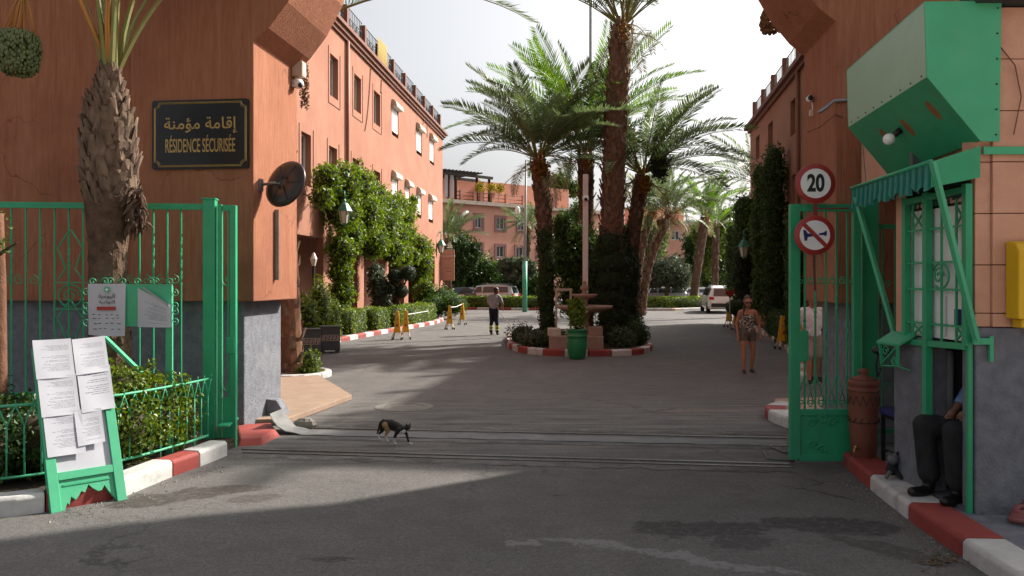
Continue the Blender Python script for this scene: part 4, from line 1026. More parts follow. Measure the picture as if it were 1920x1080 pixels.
# left drive kerb with planting beds
kld = [(-6.0, 22.8), (-5.56, 25.4), (-5.0, 28.5), (-4.3, 32.0), (-3.5, 36.0), (-3.3, 38.5), (-3.6, 41.5)]
kerb('red and white kerb beside the clipped hedges of the left building', kld, .22, .15, .75, 1)
bed = MB().prism([(x - .2, y, 0) for x, y in kld] + [(-5.9, 42, 0), (-7.3, 25, 0), (-7.2, 22.6, 0)], (0, 0, .12)); bed.obj('planting_bed', 'soil')['kind'] = 'structure'
# right drive kerb
krd = [(5.6, 15.6), (6.9, 19.5), (8.1, 24.0), (9.0, 28.5), (9.8, 33.0), (10.9, 38.5)]
kerb('white and grey kerb along the shaded right building', krd, .22, .14, .75, -1, colors=('white_paint', 'stone_pink'))
MB().prism([(x + .2, y, 0) for x, y in krd] + [(13, 38.5, 0), (9.5, 15.6, 0)], (0, 0, .11)).obj('planting_bed', 'soil')['kind'] = 'structure'
# far cross kerbs
kerb('pale kerb under the far hedge on the right', [(P(1180, 0, 53).x, 52.3), (P(1262, 0, 52).x, 51.8), (P(1345, 0, 54).x, 54.5)], .25, .16, 1.2, 1, colors=('white_paint', 'white_paint', 'stone_cream'))
kerb('red and white kerb under the far hedge on the left', [(P(862, 0, 53).x, 54.0), (P(930, 0, 52).x, 53.0), (P(1020, 0, 52).x, 52.5)], .25, .16, 1.2, 1)

# island kerb
ICX, ICY, IRX, IRY = 2.0, 25.6, 2.18, 4.7
isl = []
for i in range(72):
    a = -PI / 2 + 2 * PI * i / 72; ca, sa = math.cos(a), math.sin(a); e = 2 / 2.9
    isl.append((ICX + IRX * math.copysign(abs(ca) ** e, ca), ICY + IRY * math.copysign(abs(sa) ** e, sa)))
kerb('red and white kerb ring of the palm island', isl, .22, .17, .62, 1, closed=True)
MB().prism([(ICX + (x - ICX) * .92, ICY + (y - ICY) * .95, 0) for x, y in isl], (0, 0, .14)).obj('island_soil', 'soil')['kind'] = 'structure'

# pale paved slab beside the left pier and the little round bed behind it
sl = [G(660, 750), G(585, 703), G(470, 705), G(420, 800), G(536, 797)]
MB().prism([(p.x, p.y, 0) for p in sl], (0, 0, .09)).obj('paving_slab', 'paving', bevel=.015)['kind'] = 'structure'
ky = [(-4.6 + .85 * math.cos(a), 16.6 + .85 * math.sin(a)) for a in np.linspace(-2.6, .9, 12)]
kerb('small white kerb ring round the palm behind the left pier', ky, .14, .12, .45, 1, colors=('white_paint',))
MB().prism([(-4.6 + .75 * math.cos(a), 16.6 + .75 * math.sin(a), 0) for a in np.linspace(0, 2 * PI, 16)[:-1]], (0, 0, .1)).obj('palm_bed', 'soil')['kind'] = 'structure'

# ------------------------------------------------------------------ gate tracks and cover strip across the drive
for (pa, pb, w, h) in ((G(455, 843), G(1490, 871), .05, .012), (G(455, 849), G(1490, 877), .035, .010)):
    mb = MB(); mb.bar((pa.x, pa.y, h / 2), (pb.x, pb.y, h / 2), h, w, up=(0, 1, 0)); o = mb.obj('gate_track', 'rail_steel'); o['kind'] = 'structure'; o['label'] = 'steel gate track set across the asphalt'
a, b = G(575, 812), G(1472, 832); d = (b - a).normalized(); n_ = Vector((-d.y, d.x, 0))
mb = MB(); W = .17; prof = []
for i in range(26):
    t = i / 25; prof.append((a.lerp(b, t) + n_ * (.015 * math.sin(i * 1.7)), .010 + .004 * math.sin(i * 2.3)))
curl = [(-.10, .02), (-.22, .04), (-.33, .09), (-.41, .16), (-.46, .25)]
strip = [(a + d * s + n_ * (-.25 * s), h + .01) for s, h in reversed(curl)] + prof
vs = []; fs = []
for p, h in strip:
    ww = W * (1.25 if h > .03 else 1)
    vs += [p - n_ * ww + Vector((0, 0, h)), p + n_ * ww + Vector((0, 0, h)), p + n_ * ww + Vector((0, 0, h - .012)), p - n_ * ww + Vector((0, 0, h - .012))]
for i in range(len(strip) - 1):
    for j in range(4): fs.append((i * 4 + j, i * 4 + (j + 1) % 4, i * 4 + 4 + (j + 1) % 4, i * 4 + 4 + j))
mb.add(vs, fs); tag(mb.obj('cable_cover', 'rubber', smooth=False), 'grey rubber cable cover strip across the drive, curled up at the left pier', 'cable cover')
a2, b2 = G(580, 803), G(1475, 822)
mb = MB(); mb.bar((a2.x, a2.y, .006), (b2.x, b2.y, .006), .012, .05, up=(0, 1, 0)); o = mb.obj('gate_track', 'rail_steel'); o['kind'] = 'structure'; o['label'] = 'steel gate track set across the asphalt'
for (pts, lb_) in (([G(1440, 838), G(1470, 850), G(1500, 850)], 0), ([G(1430, 848), G(1440, 862), G(1490, 866)], 1)):
    mb = MB(); mb.tube([p + Vector((0, 0, .014)) for p in pts], .012, 6); tag(mb.obj('cable', 'rubber', smooth=True), ['thin grey cable end lying by the right gate leaf', 'second grey cable looping under the right gate leaf'][lb_], 'cable')
for ci, (pa, pb, wd) in enumerate(((G(470, 856), G(1485, 884), .16), (G(600, 798), G(1470, 816), .14), (G(560, 822), G(1472, 841), .10))):
    d_ = (pb - pa).normalized(); q_ = Vector((-d_.y, d_.x, 0)); up_, dn_ = [], []
    for i in range(90):
        p = pa.lerp(pb, i / 89); up_.append(p + q_ * (wd * (.55 + .5 * mnoise.noise((i * .31, ci * 9.0, 0))))); dn_.append(p - q_ * (wd * (.5 + .9 * mnoise.noise((i * .27, ci * 9.0 + 4, 0)))))
    mb = MB(); vs_ = up_ + dn_; n9 = len(up_)
    mb.add([(v.x, v.y, .004 + .0004 * ci) for v in vs_], [(i, i + 1, n9 + i + 1, n9 + i) for i in range(n9 - 1)])
    o = mb.obj('track_bed', 'track_bed'); o['kind'] = 'structure'; o['label'] = 'ragged concrete bed of the gate track'
# manhole
mc = G(758, 763); mh = root('manhole_cover', 'round pale manhole cover in the sunlit asphalt behind the cat', 'manhole cover', mc)
MB().lathe([(.46, -.02), (.46, .006), (.31, .008), (.31, -.02)], c=mc, n=28).obj('collar', 'concrete', mh)
MB().lathe([(.30, -.02), (.30, .005)], c=mc, n=28).obj('lid', 'concrete', mh)
tag(MB().ball(G(572, 803) + Vector((0, 0, .05)), (.16, .1, .1), 9, 6).obj('rock', 'rock', smooth=False), 'rough grey stone at the end of the pale slab', 'rock')
mb = MB(); c = gw(-.05, .9, .16); mb.prism([c + GU * x + Vector((0, 0, z)) for x, z in ((-.18, -.16), (.12, -.16), (.06, .02), (-.02, .14), (-.18, .16))], GV * .22)
tag(mb.obj('kerb_block', 'grey_base', bevel=.02), 'dark grey guard block at the foot of the left pier', 'block')

# ================================================================== THINGS AT THE GATE, LEFT SIDE
# ------------------------------------------------------------------ plaque on the left wall
PX0, PX1, PY0, PY1 = 286, 467, 188, 317
pA, pB = gw(-5, -.02, 0), gw(0, -.02, 0)
pl, pr_ = on(PX0, PY1, pA, pB), on(PX1, PY1, pA, pB); ph = on(PX0, PY0, pA, pB).z - pl.z; pw = (pr_ - pl).length
pc = (pl + pr_) / 2 + Vector((0, 0, ph / 2))
PF = frame(pc, GU, (0, 0, 1))
plq = root('plaque', 'black plaque with gold Arabic and French lettering on the terracotta wall', 'plaque', pc)
def rrect(w, h, r, n=5):
    out = []
    for cx, cy, a0 in ((w / 2 - r, h / 2 - r, 0), (-w / 2 + r, h / 2 - r, PI / 2), (-w / 2 + r, -h / 2 + r, PI), (w / 2 - r, -h / 2 + r, 1.5 * PI)):
        for k in range(n + 1):
            a = a0 + PI / 2 * k / n; out.append((cx + r * math.cos(a), cy + r * math.sin(a)))
    return out
mb = MB(); pts = rrect(pw, ph, .035); mb.prism([PF @ Vector((x, y, -.012)) for x, y in pts], PF.to_3x3() @ Vector((0, 0, .024))); mb.obj('panel', 'plaque_black', plq)
def notch(w, h, r):
    """frame line with concave corners"""
    out = []
    for cx, cy, a0 in ((w / 2, h / 2, 1.5 * PI), (-w / 2, h / 2, 0), (-w / 2, -h / 2, PI / 2), (w / 2, -h / 2, PI)):
        for k in range(6):
            a = a0 - PI / 2 * k / 5; out.append((cx + r * math.cos(a), cy + r * math.sin(a)))
    return out
for w, h, r, t in ((pw - .07, ph - .07, .065, .007), (pw - .10, ph - .10, .065, .004)):
    pts = notch(w, h, r); pts.append(pts[0]); mb = MB()
    mb.tube([PF @ Vector((x, y, .014)) for x, y in pts], t, 4); mb.obj('gold_border', 'gold', plq)
for sx in (-1, 1):
    for sy in (-1, 1): MB().lathe([(.011, 0), (.011, .006)], n=10, Mx=PF @ Matrix.Translation((sx * (pw / 2 - .035), sy * (ph / 2 - .035), .012))).obj('screw', 'dark_metal', plq)
ar = '\uFE94\uFEE8\uFEE3\uFE86\uFEE3 \uFE94\uFEE3\uFE8E\uFED7\uFE87'
text_obj('lettering', ar, .205, 'gold', plq, PF @ Matrix.Translation((.0, .135, .014)), 1.05, .002, bold=.002)
text_obj('lettering', 'RÉSIDENCE SÉCURISÉE', .25, 'gold', plq, PF @ Matrix.Translation((0, -.155, .014)), .385, .002, bold=.0022)

# ------------------------------------------------------------------ inner face of left pier: mirror, strip, alarm box, camera
iA, iB = gw(0, 0, 0), gw(0, GD, 0)
mp = on(488, 347, iA, iB)
mr_ = root('traffic_mirror', 'round convex mirror seen from its dark back on the left pier', 'mirror', mp)
mcn = P(534, 344, 10.55)
bk = MB(); bk.tube([mp + GU * .01, mp.lerp(mcn, .5) + Vector((0, 0, .02)), mcn], .018, 8); bk.obj('bracket', 'grey_metal', mr_, True)
MB().box(mp + GU * .012, (.024, .1, .16), -TH).obj('wall_plate', 'grey_metal', mr_)
axis = Vector((-.42, -.78, .30)).normalized(); xx = Vector((0, 0, 1)).cross(axis).normalized(); yy = axis.cross(xx)
MF = Matrix(((xx.x, yy.x, axis.x, mcn.x), (xx.y, yy.y, axis.y, mcn.y), (xx.z, yy.z, axis.z, mcn.z), (0, 0, 0, 1)))
MB().lathe([(.315, -.045), (.33, -.02), (.325, .0), (.27, .02), (.10, .05), (.09, .035)], n=36, Mx=MF).obj('back_shell', 'brown_dish', mr_, True)
MB().lathe([(.30, -.046), (.2, -.075), (.1, -.09), (.02, -.095)], n=30, Mx=MF).obj('mirror_face', 'glass', mr_, True)
mb = MB()
for k in range(6):
    a = k * PI / 3; mb.bar(MF @ Vector((.06 * math.cos(a), .06 * math.sin(a), .05)), MF @ Vector((.28 * math.cos(a), .28 * math.sin(a), .02)), .02, .012)
mb.obj('rib', 'brown_dish', mr_)
p0, p1 = on(515, 393, iA, iB), on(515, 525, iA, iB)
tag(MB().bar(p0 + GU * .012, p1 + GU * .012, .024, .10, up=GU).obj('metal_strip', 'grey_metal'), 'narrow vertical grey metal strip on the left pier', 'metal strip')
c = on(551, 131, iA, iB)
ab = root('alarm_box', 'small cream junction box at the back edge of the left pier', 'junction box', c)
MB().box(c + GU * .08, (.16, .17, .22), -TH).obj('case', 'box_cream', ab, bevel=.012)
MB().box(c + GU * .163, (.004, .12, .16), -TH).obj('cover_panel', 'stone_cream', ab)
c = on(550, 157, iA, iB) + GU * .07
sc_ = root('security_camera', 'white dome security camera under the cream junction box', 'security camera', c)
MB().ball(c, (.085, .085, .075), 16, 10).obj('housing', 'white', sc_, True)
MB().ball(c + Vector((.05, -.055, -.035)), (.038, .038, .038), 12, 8).obj('lens', 'black', sc_, True)
MB().box(c - GU * .06, (.03, .1, .1), -TH).obj('mount', 'white', sc_)
# dry creeper on the pier's far edge
cp = [P(571, 125 + i * 9, 12.05) for i in range(9)]
foliage_thing('dry_creeper', 'dry brown creeper hanging down the back edge of the left pier', 'creeper', [(c_, (.07, .07, .09)) for c_ in cp], 500, .045, 'palm_leaf_dry', k=0).data.materials[0] = M('dry_brown')

# ------------------------------------------------------------------ tall green fence left of the gate
fA, fB = Vector((-7.2, 9.09, 0)), Vector((-3.62, 9.535, 0)); fd = (fB - fA).normalized(); fn = Vector((fd.y, -fd.x, 0)); FT = 2.90
tf = root('iron_fence', 'tall green iron fence with scrolls in front of the left wall', 'fence', (fA + fB) / 2)
fl = (fB - fA).length
MB().bar(fA + Vector((0, 0, FT - .03)), fB + Vector((0, 0, FT - .03)), .05, .07).obj('top_rail', 'green_paint', tf)
MB().bar(fA + Vector((0, 0, .62)), fB + Vector((0, 0, .62)), .05, .16).obj('bottom_rail', 'green_paint', tf)
nb = int(fl / .157); up = Vector((0, 0, 1))
bmesh_ = None
orn = on(132, 500, fA, fB)
for i in range(1, nb):
    p = fA + fd * (i * .157)
    mb = MB(); mb.bar(p + up * .7, p + up * (FT - .065), .016, .016)
    if i % 2:                                                   # twisted bars
        for k in range(14):
            z = 1.95 + k * .045; mb.box(p + up * z, (.021, .021, .03), .5 * (k % 3))
    mb.obj('baluster', 'green_paint', tf)
    if abs((p - orn).dot(fd)) > .2 and i % 2 == 0:              # double scroll on each second bar at mid height
        mb = MB(); c = p + up * 2.02 - fn * .012
        for sg in (-1, 1):
            mb.tube(spiral(c + fd * (sg * .075) - up * .02, fd, up, .062, 1.2, PI / 2, 14, -sg), .006, 5)
        mb.obj('scroll', 'green_paint', tf)
o_ = orn.copy(); o_.z = 0
for zc, w in ((2.25, .14), (1.43, .14)):
    mb = MB(); q = o_ + up * zc
    mb.tube([q + up * .34, q + fd * w + up * .12, q + fd * .05 - up * .12, q + fd * .13 - up * .24], .011, 5); mb.tube([q + up * .34, q - fd * w + up * .12, q - fd * .05 - up * .12, q - fd * .13 - up * .24], .011, 5)
    mb.obj('lyre_ornament', 'green_paint', tf)
mb = MB()
for z in (1.66, 1.97): mb.bar(o_ - fd * .17 + up * z, o_ + fd * .17 + up * z, .016, .016)
mb.tube([o_ + up * 1.815 + fd * (.13 * math.cos(a)) + up * (.13 * math.sin(a)) for a in np.linspace(0, 2 * PI, 18)], .009, 5); mb.tube(spiral(o_ + up * 1.815, fd, up, .09, 1.4, 0), .008, 5)
mb.obj('ring_ornament', 'green_paint', tf)
# gate post and narrow leaf
gp = root('gate_post', 'heavy green steel post beside the left pier', 'post', G(395, 845))
q0 = on(394, 845, fA, fB); q0.z = 0
MB().box(q0 + up * 1.48, (.14, .14, 2.96), math.atan2(fd.y, fd.x)).obj('shaft', 'green_paint', gp, bevel=.008)
MB().box(q0 + fd * .115 + up * 1.45, (.05, .08, 2.9), math.atan2(fd.y, fd.x)).obj('guide_channel', 'green_paint', gp, bevel=.004)
MB().box(q0 + up * 2.965, (.16, .16, .016), math.atan2(fd.y, fd.x)).obj('cap', 'green_paint', gp)
lf = root('gate_leaf', 'narrow folded green gate leaf between the post and the left pier', 'gate', G(425, 838))
l0, l1 = q0 + fd * .21, q0 + fd * .21 + Vector((.09, .02, 0)) * 1.0
l1 = on(438, 838, l0, l0 + fd); l1.z = 0
MB().box(l1 + up * 1.45, (.07, .07, 2.88), 0).obj('stile', 'green_paint', lf, bevel=.005)
MB().bar(q0 + fd * .15 + up * 2.86, l1 + up * 2.86, .05, .07).obj('top_rail', 'green_paint', lf)
MB().bar(q0 + fd * .15 + up * .3, l1 + up * .3, .02, .55, up=(0, 1, 0)).obj('kick_panel', 'green_paint', lf)
MB().prism([q0 + fd * .15 + up * .04, l1 + up * .04, l1 + up * .60, q0 + fd * .15 + up * .60], -fn * -.03).obj('lower_panel', 'green_paint', lf)
MB().box((q0 + fd * .2).lerp(l1, .6) - fn * -.02 + up * 1.22, (.1, .05, .2), 0).obj('lock', 'green_paint', lf, bevel=.01)
mb = MB()
mid = (q0 + fd * .15).lerp(l1, .5)
mb.tube(spiral(mid + up * 2.0, fd, up, .08, 1.2, PI, 14), .008, 5); mb.tube(spiral(mid + up * .72, fd, up, .06, 1.2, PI, 14), .008, 5); mb.obj('scroll', 'green_paint', lf)
mb = MB(); mb.bar(mid + up * .6, mid + up * 2.83, .015, .015); mb.obj('baluster', 'green_paint', lf)

# ------------------------------------------------------------------ low hooped garden fence
lp = [Vector((-5.6, 6.62, 0)), Vector((-4.75, 6.95, 0)), Vector((-4.32, 7.22, 0)), Vector((-4.05, 7.5, 0)), Vector((-3.82, 7.78, 0)), Vector((-3.66, 8.2, 0)), Vector((-3.50, 8.75, 0)), Vector((-3.43, 9.15, 0))]
def resample(pts, step):
    out = [pts[0]]; rem = step
    for a, b in zip(pts, pts[1:]):
        L = (b - a).length; d = (b - a) / L; s = rem
        while s <= L: out.append(a + d * s); s += step
        rem = s - L
    return out
hp = resample(lp, .135)
lf2 = root('garden_fence', 'low green hooped garden fence around the gate planter', 'fence', lp[3])
for z, nm in ((.88, 'top_rail'), (.24, 'bottom_rail')):
    MB().tube([p + up * z for p in hp], .014, 6).obj(nm, 'green_light', lf2, True)
for i, p in enumerate(hp):
    t = (hp[min(i + 1, len(hp) - 1)] - hp[max(i - 1, 0)]).normalized(); mb = MB()
    mb.tube([p + up * .1 if i % 4 == 0 else p + up * .24, p + up * .70], .008, 6); mb.ball(p + up * .47, (.014, .014, .024), 6, 5)
    for sg in (-1, 1): mb.tube([p + up * .68, p + t * (sg * .022) + up * .76, p + t * (sg * .048) + up * .83, p + t * (sg * .0675) + up * .875], .007, 5)
    mb.tube([p + t * .0675 + up * .89, p + t * .0675 + up * .93], [.008, .002], 5)
    mb.obj('hoop_bar', 'green_light', lf2, True)

# ------------------------------------------------------------------ leaning notice stand with papers
bl, br = G(88, 958) + Vector((.085, -.085, 0)), G(230, 932) + Vector((.085, -.085, 0)); ax = (br - bl); bw = ax.length; ax /= bw
bup = Vector((-.42, .37, 1.39)); bh = bup.length; bup = (bup - ax * bup.dot(ax)).normalized(); bn = ax.cross(bup)
if bn.y > 0: bn = -bn
ns = root('notice_stand', 'green wooden stand with torn lower edge leaning on the garden fence', 'notice stand', bl)
T = .06
def bp(a, b, c=0.0): return bl + ax * a + bup * b + bn * c
for a0, a1, nm in ((0, .085, 'frame_stile'), (bw - .085, bw, 'frame_stile')):
    MB().prism([bp(a0, 0, -T), bp(a1, 0, -T), bp(a1, bh, -T), bp(a0, bh, -T)], bn * T).obj(nm, 'green_light', ns, bevel=.004)
for b0, b1 in ((bh - .09, bh), (.27, .34)):
    MB().prism([bp(.085, b0, -T + .002), bp(bw - .085, b0, -T + .002), bp(bw - .085, b1, -T + .002), bp(.085, b1, -T + .002)], bn * (T - .004)).obj('frame_rail', 'green_light', ns, bevel=.003)
MB().prism([bp(.085, .34, -.045), bp(bw - .085, .34, -.045), bp(bw - .085, bh - .09, -.045), bp(.085, bh - .09, -.045)], bn * .02).obj('back_board', 'paper_plain', ns)
jag = [(.085, .27), (.085, .02), (.11, .0), (.14, .07), (.155, .05), (.175, .12), (.21, .085), (.235, .11), (.26, .15), (.29, .135), (.325, .2), (.355, .16), (.40, .125), (.43, .13), (.455, .17), (.48, .12), (.52, .05), (bw - .085, .02), (bw - .085, .27)]
MB().prism([bp(a, b, -.05) for a, b in jag], bn * .03).obj('torn_panel', 'green_light', ns)
MB().prism([bp(a, b, -.021) for a, b in ((.12, .215), (bw - .12, .215), (bw - .12, .23), (.12, .23))], bn * .008).obj('moulding', 'green_paint', ns)
def paper(label, a0, b0, a1, b1, m, off, sk=0.0, curl=.007, group='papers on the leaning stand'):
    f = lambda u, v: bn * (curl * (math.sin(u * 5 + v * 3) * .35 + (v ** 6) * .6 + ((1 - v) ** 8) * .6 + (u ** 8) * .5))
    o = uvquad('paper_sheet', (bp(a0, b0, off), bp(a1, b0 + sk, off), bp(a1 + .0, b1 + sk, off), bp(a0, b1, off)), m, None, nu=6, nv=8, fn=f)
    return tag(o, label, 'paper', group)
paper('topmost left paper on the leaning stand', .0, 1.19, .318, 1.56, 'paper_text', .012)
paper('second paper down on the left of the leaning stand', .008, .84, .322, 1.215, 'paper_text', .009)
paper('lowest paper on the left of the leaning stand', .02, .48, .33, .88, 'paper_text', .006)
paper('topmost right paper on the leaning stand', .326, 1.20, .615, 1.55, 'paper_text', .014, .02)
paper('second paper down on the right of the leaning stand', .335, .84, .625, 1.26, 'paper_sparse', .010, .02)
paper('small bluish printed table sheet low on the leaning stand', .27, .54, .50, .86, 'paper_dense', .010, .015)

# ------------------------------------------------------------------ green notice board on post in the planter
nb_z = 8.55; nA, nB = Vector((-6, nb_z, 0)), Vector((0, nb_z, 0))
def nq(px, py, c=0.0): return on(px, py, nA, nB) + Vector((0, -c, 0))
nbd = root('notice_board', 'green metal notice board with scroll border on a post in the planter', 'notice board', nq(315, 870))
MB().prism([nq(167, 612), nq(322, 612), nq(322, 533), nq(167, 533)], (0, .02, 0)).obj('panel', 'green_light', nbd)
b_ = nq(315, 700); b_.z = 0
MB().bar(b_ + Vector((0, .035, .1)), nq(315, 536) + Vector((0, .035, 0)), .07, .03, up=(0, 1, 0)).obj('post', 'green_light', nbd)
MB().bar(nq(186, 626) + Vector((0, .04, 0)), nq(262, 700) + Vector((0, .04, 0)), .03, .06, up=(0, 1, 0)).obj('brace', 'green_light', nbd)
ex, ez = Vector((1, 0, 0)), Vector((0, 0, 1))
for (x, y, a, sg) in [(172, 528, 0, 1), (197, 527, PI, -1), (205, 527, 0, 1), (230, 528, PI, -1), (256, 528, 0, 1), (283, 527, PI, -1), (290, 527, 0, 1), (318, 528, PI, -1), (161, 548, 1.5, 1), (161, 572, -1.5, -1), (161, 585, 1.5, 1), (161, 604, -1.5, -1), (327, 550, 1.5, -1), (327, 572, -1.5, 1), (327, 585, 1.5, -1), (327, 602, -1.5, 1)]:
    mb = MB(); mb.tube(spiral(nq(x, y) + Vector((0, .01, 0)), ex, ez, .042, 1.1, a, 12, sg), .006, 5); mb.obj('scroll', 'green_light', nbd, True)
crl = lambda u, v: Vector((0, -.012 * math.sin(u * 4 + v * 2) ** 2 - .015 * (1 - v) ** 4, -.012 * math.sin(u * 3) * (1 - v)))
ps = tag(uvquad('paper_sheet', (nq(168, 627, .012), nq(237, 629, .012), nq(237, 532, .012), nq(167, 532, .012)), 'paper_plain', None, nu=6, nv=6, fn=crl), 'white municipal notice with red band and pharmacy cross on the notice board', 'paper')
F_ = lambda px, py, c=.032: frame(nq(px, py, c), ex, ez)
MB().lathe([(.033, 0), (.033, .002)], n=20, Mx=F_(203, 543)).obj('emblem', 'pole_green', ps)
MB().box(nq(203, 543, .036), (.038, .003, .01)).box(nq(203, 543, .036), (.01, .0032, .038)).obj('cross', 'white', ps)
MB().box(nq(202, 578, .034), (.20, .002, .038)).obj('red_band', 'sign_red', ps)
text_obj('lettering', '\uFE94\uFBFE\uFEE3\uFEEE\uFEF4\uFEE0\uFE8D', .062, 'black', ps, F_(203, 555), 1.1, .0005)
text_obj('lettering', '\uFE94\uFBFE\uFEA9\uFE8E\uFEEC\uFEE8\uFEDF\uFE8D', .05, 'black', ps, F_(203, 566), 1.2, .0005)
for yy_ in (590, 597, 606, 616):
    mb = MB()
    for k in range(5):
        w = random.uniform(.03, .06); mb.box(nq(180 + k * 11 + random.uniform(-2, 2), yy_ + random.uniform(-1, 1), .034), (w * .7, .001, .007))
    mb.obj('small_print', 'black', ps)['kind'] = 'stuff'
tn = tag(uvquad('paper_sheet', (nq(259, 613, .01), nq(322, 614, .01), nq(322, 572, .014), nq(259, 540, .01)), 'paper_dense', None, nu=5, nv=5, fn=lambda u, v: Vector((0, -.01 * math.sin(3 * u), 0))), 'torn white notice at the right of the notice board', 'paper')
uvquad('folded_corner', (nq(268, 540, .012), nq(318, 576, .03), nq(322, 570, .075), nq(272, 538, .03)), 'paper_plain', tn, nu=4, nv=2)

# ------------------------------------------------------------------ planter shrubs
def bush(label, cs, n, size, m='leaf_bush', k=.66, group='planter shrubs', droop=.2, ratio=.6):
    o = foliage_thing('shrub', label, 'shrub', cs, n, size, m, group, 'twig', k, ratio, .3, droop, .3)
    return o
bush('bushy green shrub under the notice board behind the garden fence', [((-3.95, 8.05, .55), (.42, .38, .40)), ((-3.85, 8.5, .62), (.42, .38, .45)), ((-4.15, 7.8, .50), (.35, .35, .38)), ((-4.3, 8.5, .65), (.45, .4, .42)), ((-3.75, 8.9, .5), (.3, .3, .4)), ((-4.0, 8.2, .9), (.35, .3, .22))], 15000, .055)
bush('low dark shrub behind the leaning stand at the picture edge', [((-4.9, 7.3, .45), (.5, .35, .42)), ((-5.4, 7.2, .45), (.45, .35, .4)), ((-4.55, 7.65, .45), (.4, .35, .42)), ((-5.0, 7.8, .55), (.5, .4, .42))], 8000, .055, 'leaf_ivy_dark')

# ------------------------------------------------------------------ near date palm
random.seed(11)
npt = root('palm_tree', 'shaggy date palm with bulging trunk standing before the left fence', 'palm tree', (-4.62, 9.0, 0), group='date palms')
tz = 8.95
keys = [(208, 870, 52), (208, 700, 46), (205, 600, 40), (203, 520, 38), (203, 450, 40), (205, 390, 49), (206, 320, 56), (205, 250, 50), (203, 200, 36), (204, 155, 23), (207, 128, 13)]
pts = [P(x, y, tz) for x, y, r in keys]; rad = [r / FPX * tz * .86 for x, y, r in keys]
trunk_mb(pts[:6], rad[:6], 200, .12, 18, .12).obj('trunk', ['trunk', 'trunk'], npt)
trunk_mb(pts[5:], rad[5:], 330, .19, 18, .32).obj('leaf_base_collar', ['trunk', 'trunk_boot'], npt)
# torn fibre clump on its right side
mb = MB()
for i in range(130):
    a = P(258 + random.uniform(-16, 10), 385 + random.uniform(-35, 35), tz - .1 + random.uniform(-.12, .12)); d = Vector((random.uniform(-.1, .1), random.uniform(-.1, .1), random.uniform(-.24, -.05)))
    mb.tube([a, a + d * .5 + Vector((random.uniform(-.03, .03), 0, 0)), a + d], [.016, .02, .005], 4)
mb.obj('fibre_clump', 'trunk', npt)
ctop = P(206, 130, tz)
nf_m = frond_mesh('frond', 3.6, 1.42, .45, 60, .42, .035, 'palm_leaf', pet=.30, rad=.032)
nf_m2 = frond_mesh('frond', 3.6, 1.25, -.1, 60, .42, .035, 'palm_leaf', pet=.34, rad=.032)
for k in range(11):
    a = k * 2.4 + .3
    o = bpy.data.objects.new('frond', nf_m if k % 3 else nf_m2); COL.objects.link(o); o.parent = npt; o.matrix_parent_inverse = PINV[npt.name]
    o.location = ctop + Vector((.07 * math.cos(a), .07 * math.sin(a), random.uniform(-.1, .05))); o.rotation_euler = (random.uniform(-.1, .1), random.uniform(-.12, .06), a)
for dx in (0.0, .03): MB().tube([ctop + Vector((dx, -.05, -.1)), ctop + Vector((.02 + dx, -.12, .5)), ctop + Vector((.05 + dx, -.1, 1.3))], [.025, .018, .012], 6).obj('fruit_stalk', 'petiole_orange', npt, True)
def date_bunch(parent, top_, c, r, nst, nd_, st='petiole_orange', dm='date_green', dr=(.016, .026)):
    mb = MB(); md = MB()
    for i in range(nst):
        a = random.uniform(0, 2 * PI); q = math.sqrt(random.random()) * r[0]
        e = Vector((c[0] + q * math.cos(a), c[1] + q * .8 * math.sin(a), c[2] + r[2] * .75)); mb.tube([Vector(top_), Vector(top_).lerp(e, .5) + Vector((0, 0, .02)), e], [.006, .005, .003], 4)
    for i in range(nd_):
        a = random.uniform(0, 2 * PI); z = random.uniform(-1, .9); k = (1 - abs(z) ** 3 * .35) * random.uniform(.82, 1)
        md.ball((c[0] + r[0] * k * math.cos(a), c[1] + r[1] * k * math.sin(a), c[2] + r[2] * z), (dr[0], dr[0], dr[1]), 6, 5, Mx=Euler((random.uniform(-.5, .5), random.uniform(-.5, .5), 0)).to_matrix())
    mb.obj('stalks', st, parent, True); o = md.obj('dates', dm, parent, True); return o
bc = P(35, 98, 8.6)
date_bunch(npt, P(45, -25, 8.6), bc, (.215, .2, .23), 34, 900, dr=(.017, .028)); MB().ball(bc, (.16, .15, .18), 10, 8).obj('bunch_core', 'date_green', npt)

bt_ = P(45, -25, 8.6); MB().tube([ctop, ctop.lerp(bt_, .35) + Vector((0, 0, .45)), ctop.lerp(bt_, .75) + Vector((0, 0, .35)), bt_], [.03, .026, .022, .016], 7).obj('bunch_stalk', 'petiole_orange', npt, True)
# slim tree at the very left edge
et = root('slim_tree', 'slim tree trunk with pale bark at the left picture edge', 'tree', (-4.98, 7.75, 0))
MB().tube([P(-4, y, 7.8) for y in (880, 700, 600, 520, 470, 400)], [.085, .08, .075, .07, .06, .05], 12).obj('trunk', 'trunk_warm', et, True)
MB().tube([P(-4, 480, 7.8), P(15, 465, 7.7), P(32, 455, 7.6)], [.02, .014, .006], 6).obj('branch', 'bark', et, True)
q, nr = blob_points([(P(12, 463, 7.7), (.14, .1, .06)), (P(-15, 440, 7.8), (.15, .15, .12)), (P(-60, 395, 7.8), (.35, .35, .3))], 340, .4)
link('crown', leaf_mesh('crown', q, nr, .06, .45, ('leaf_mid',)), et)

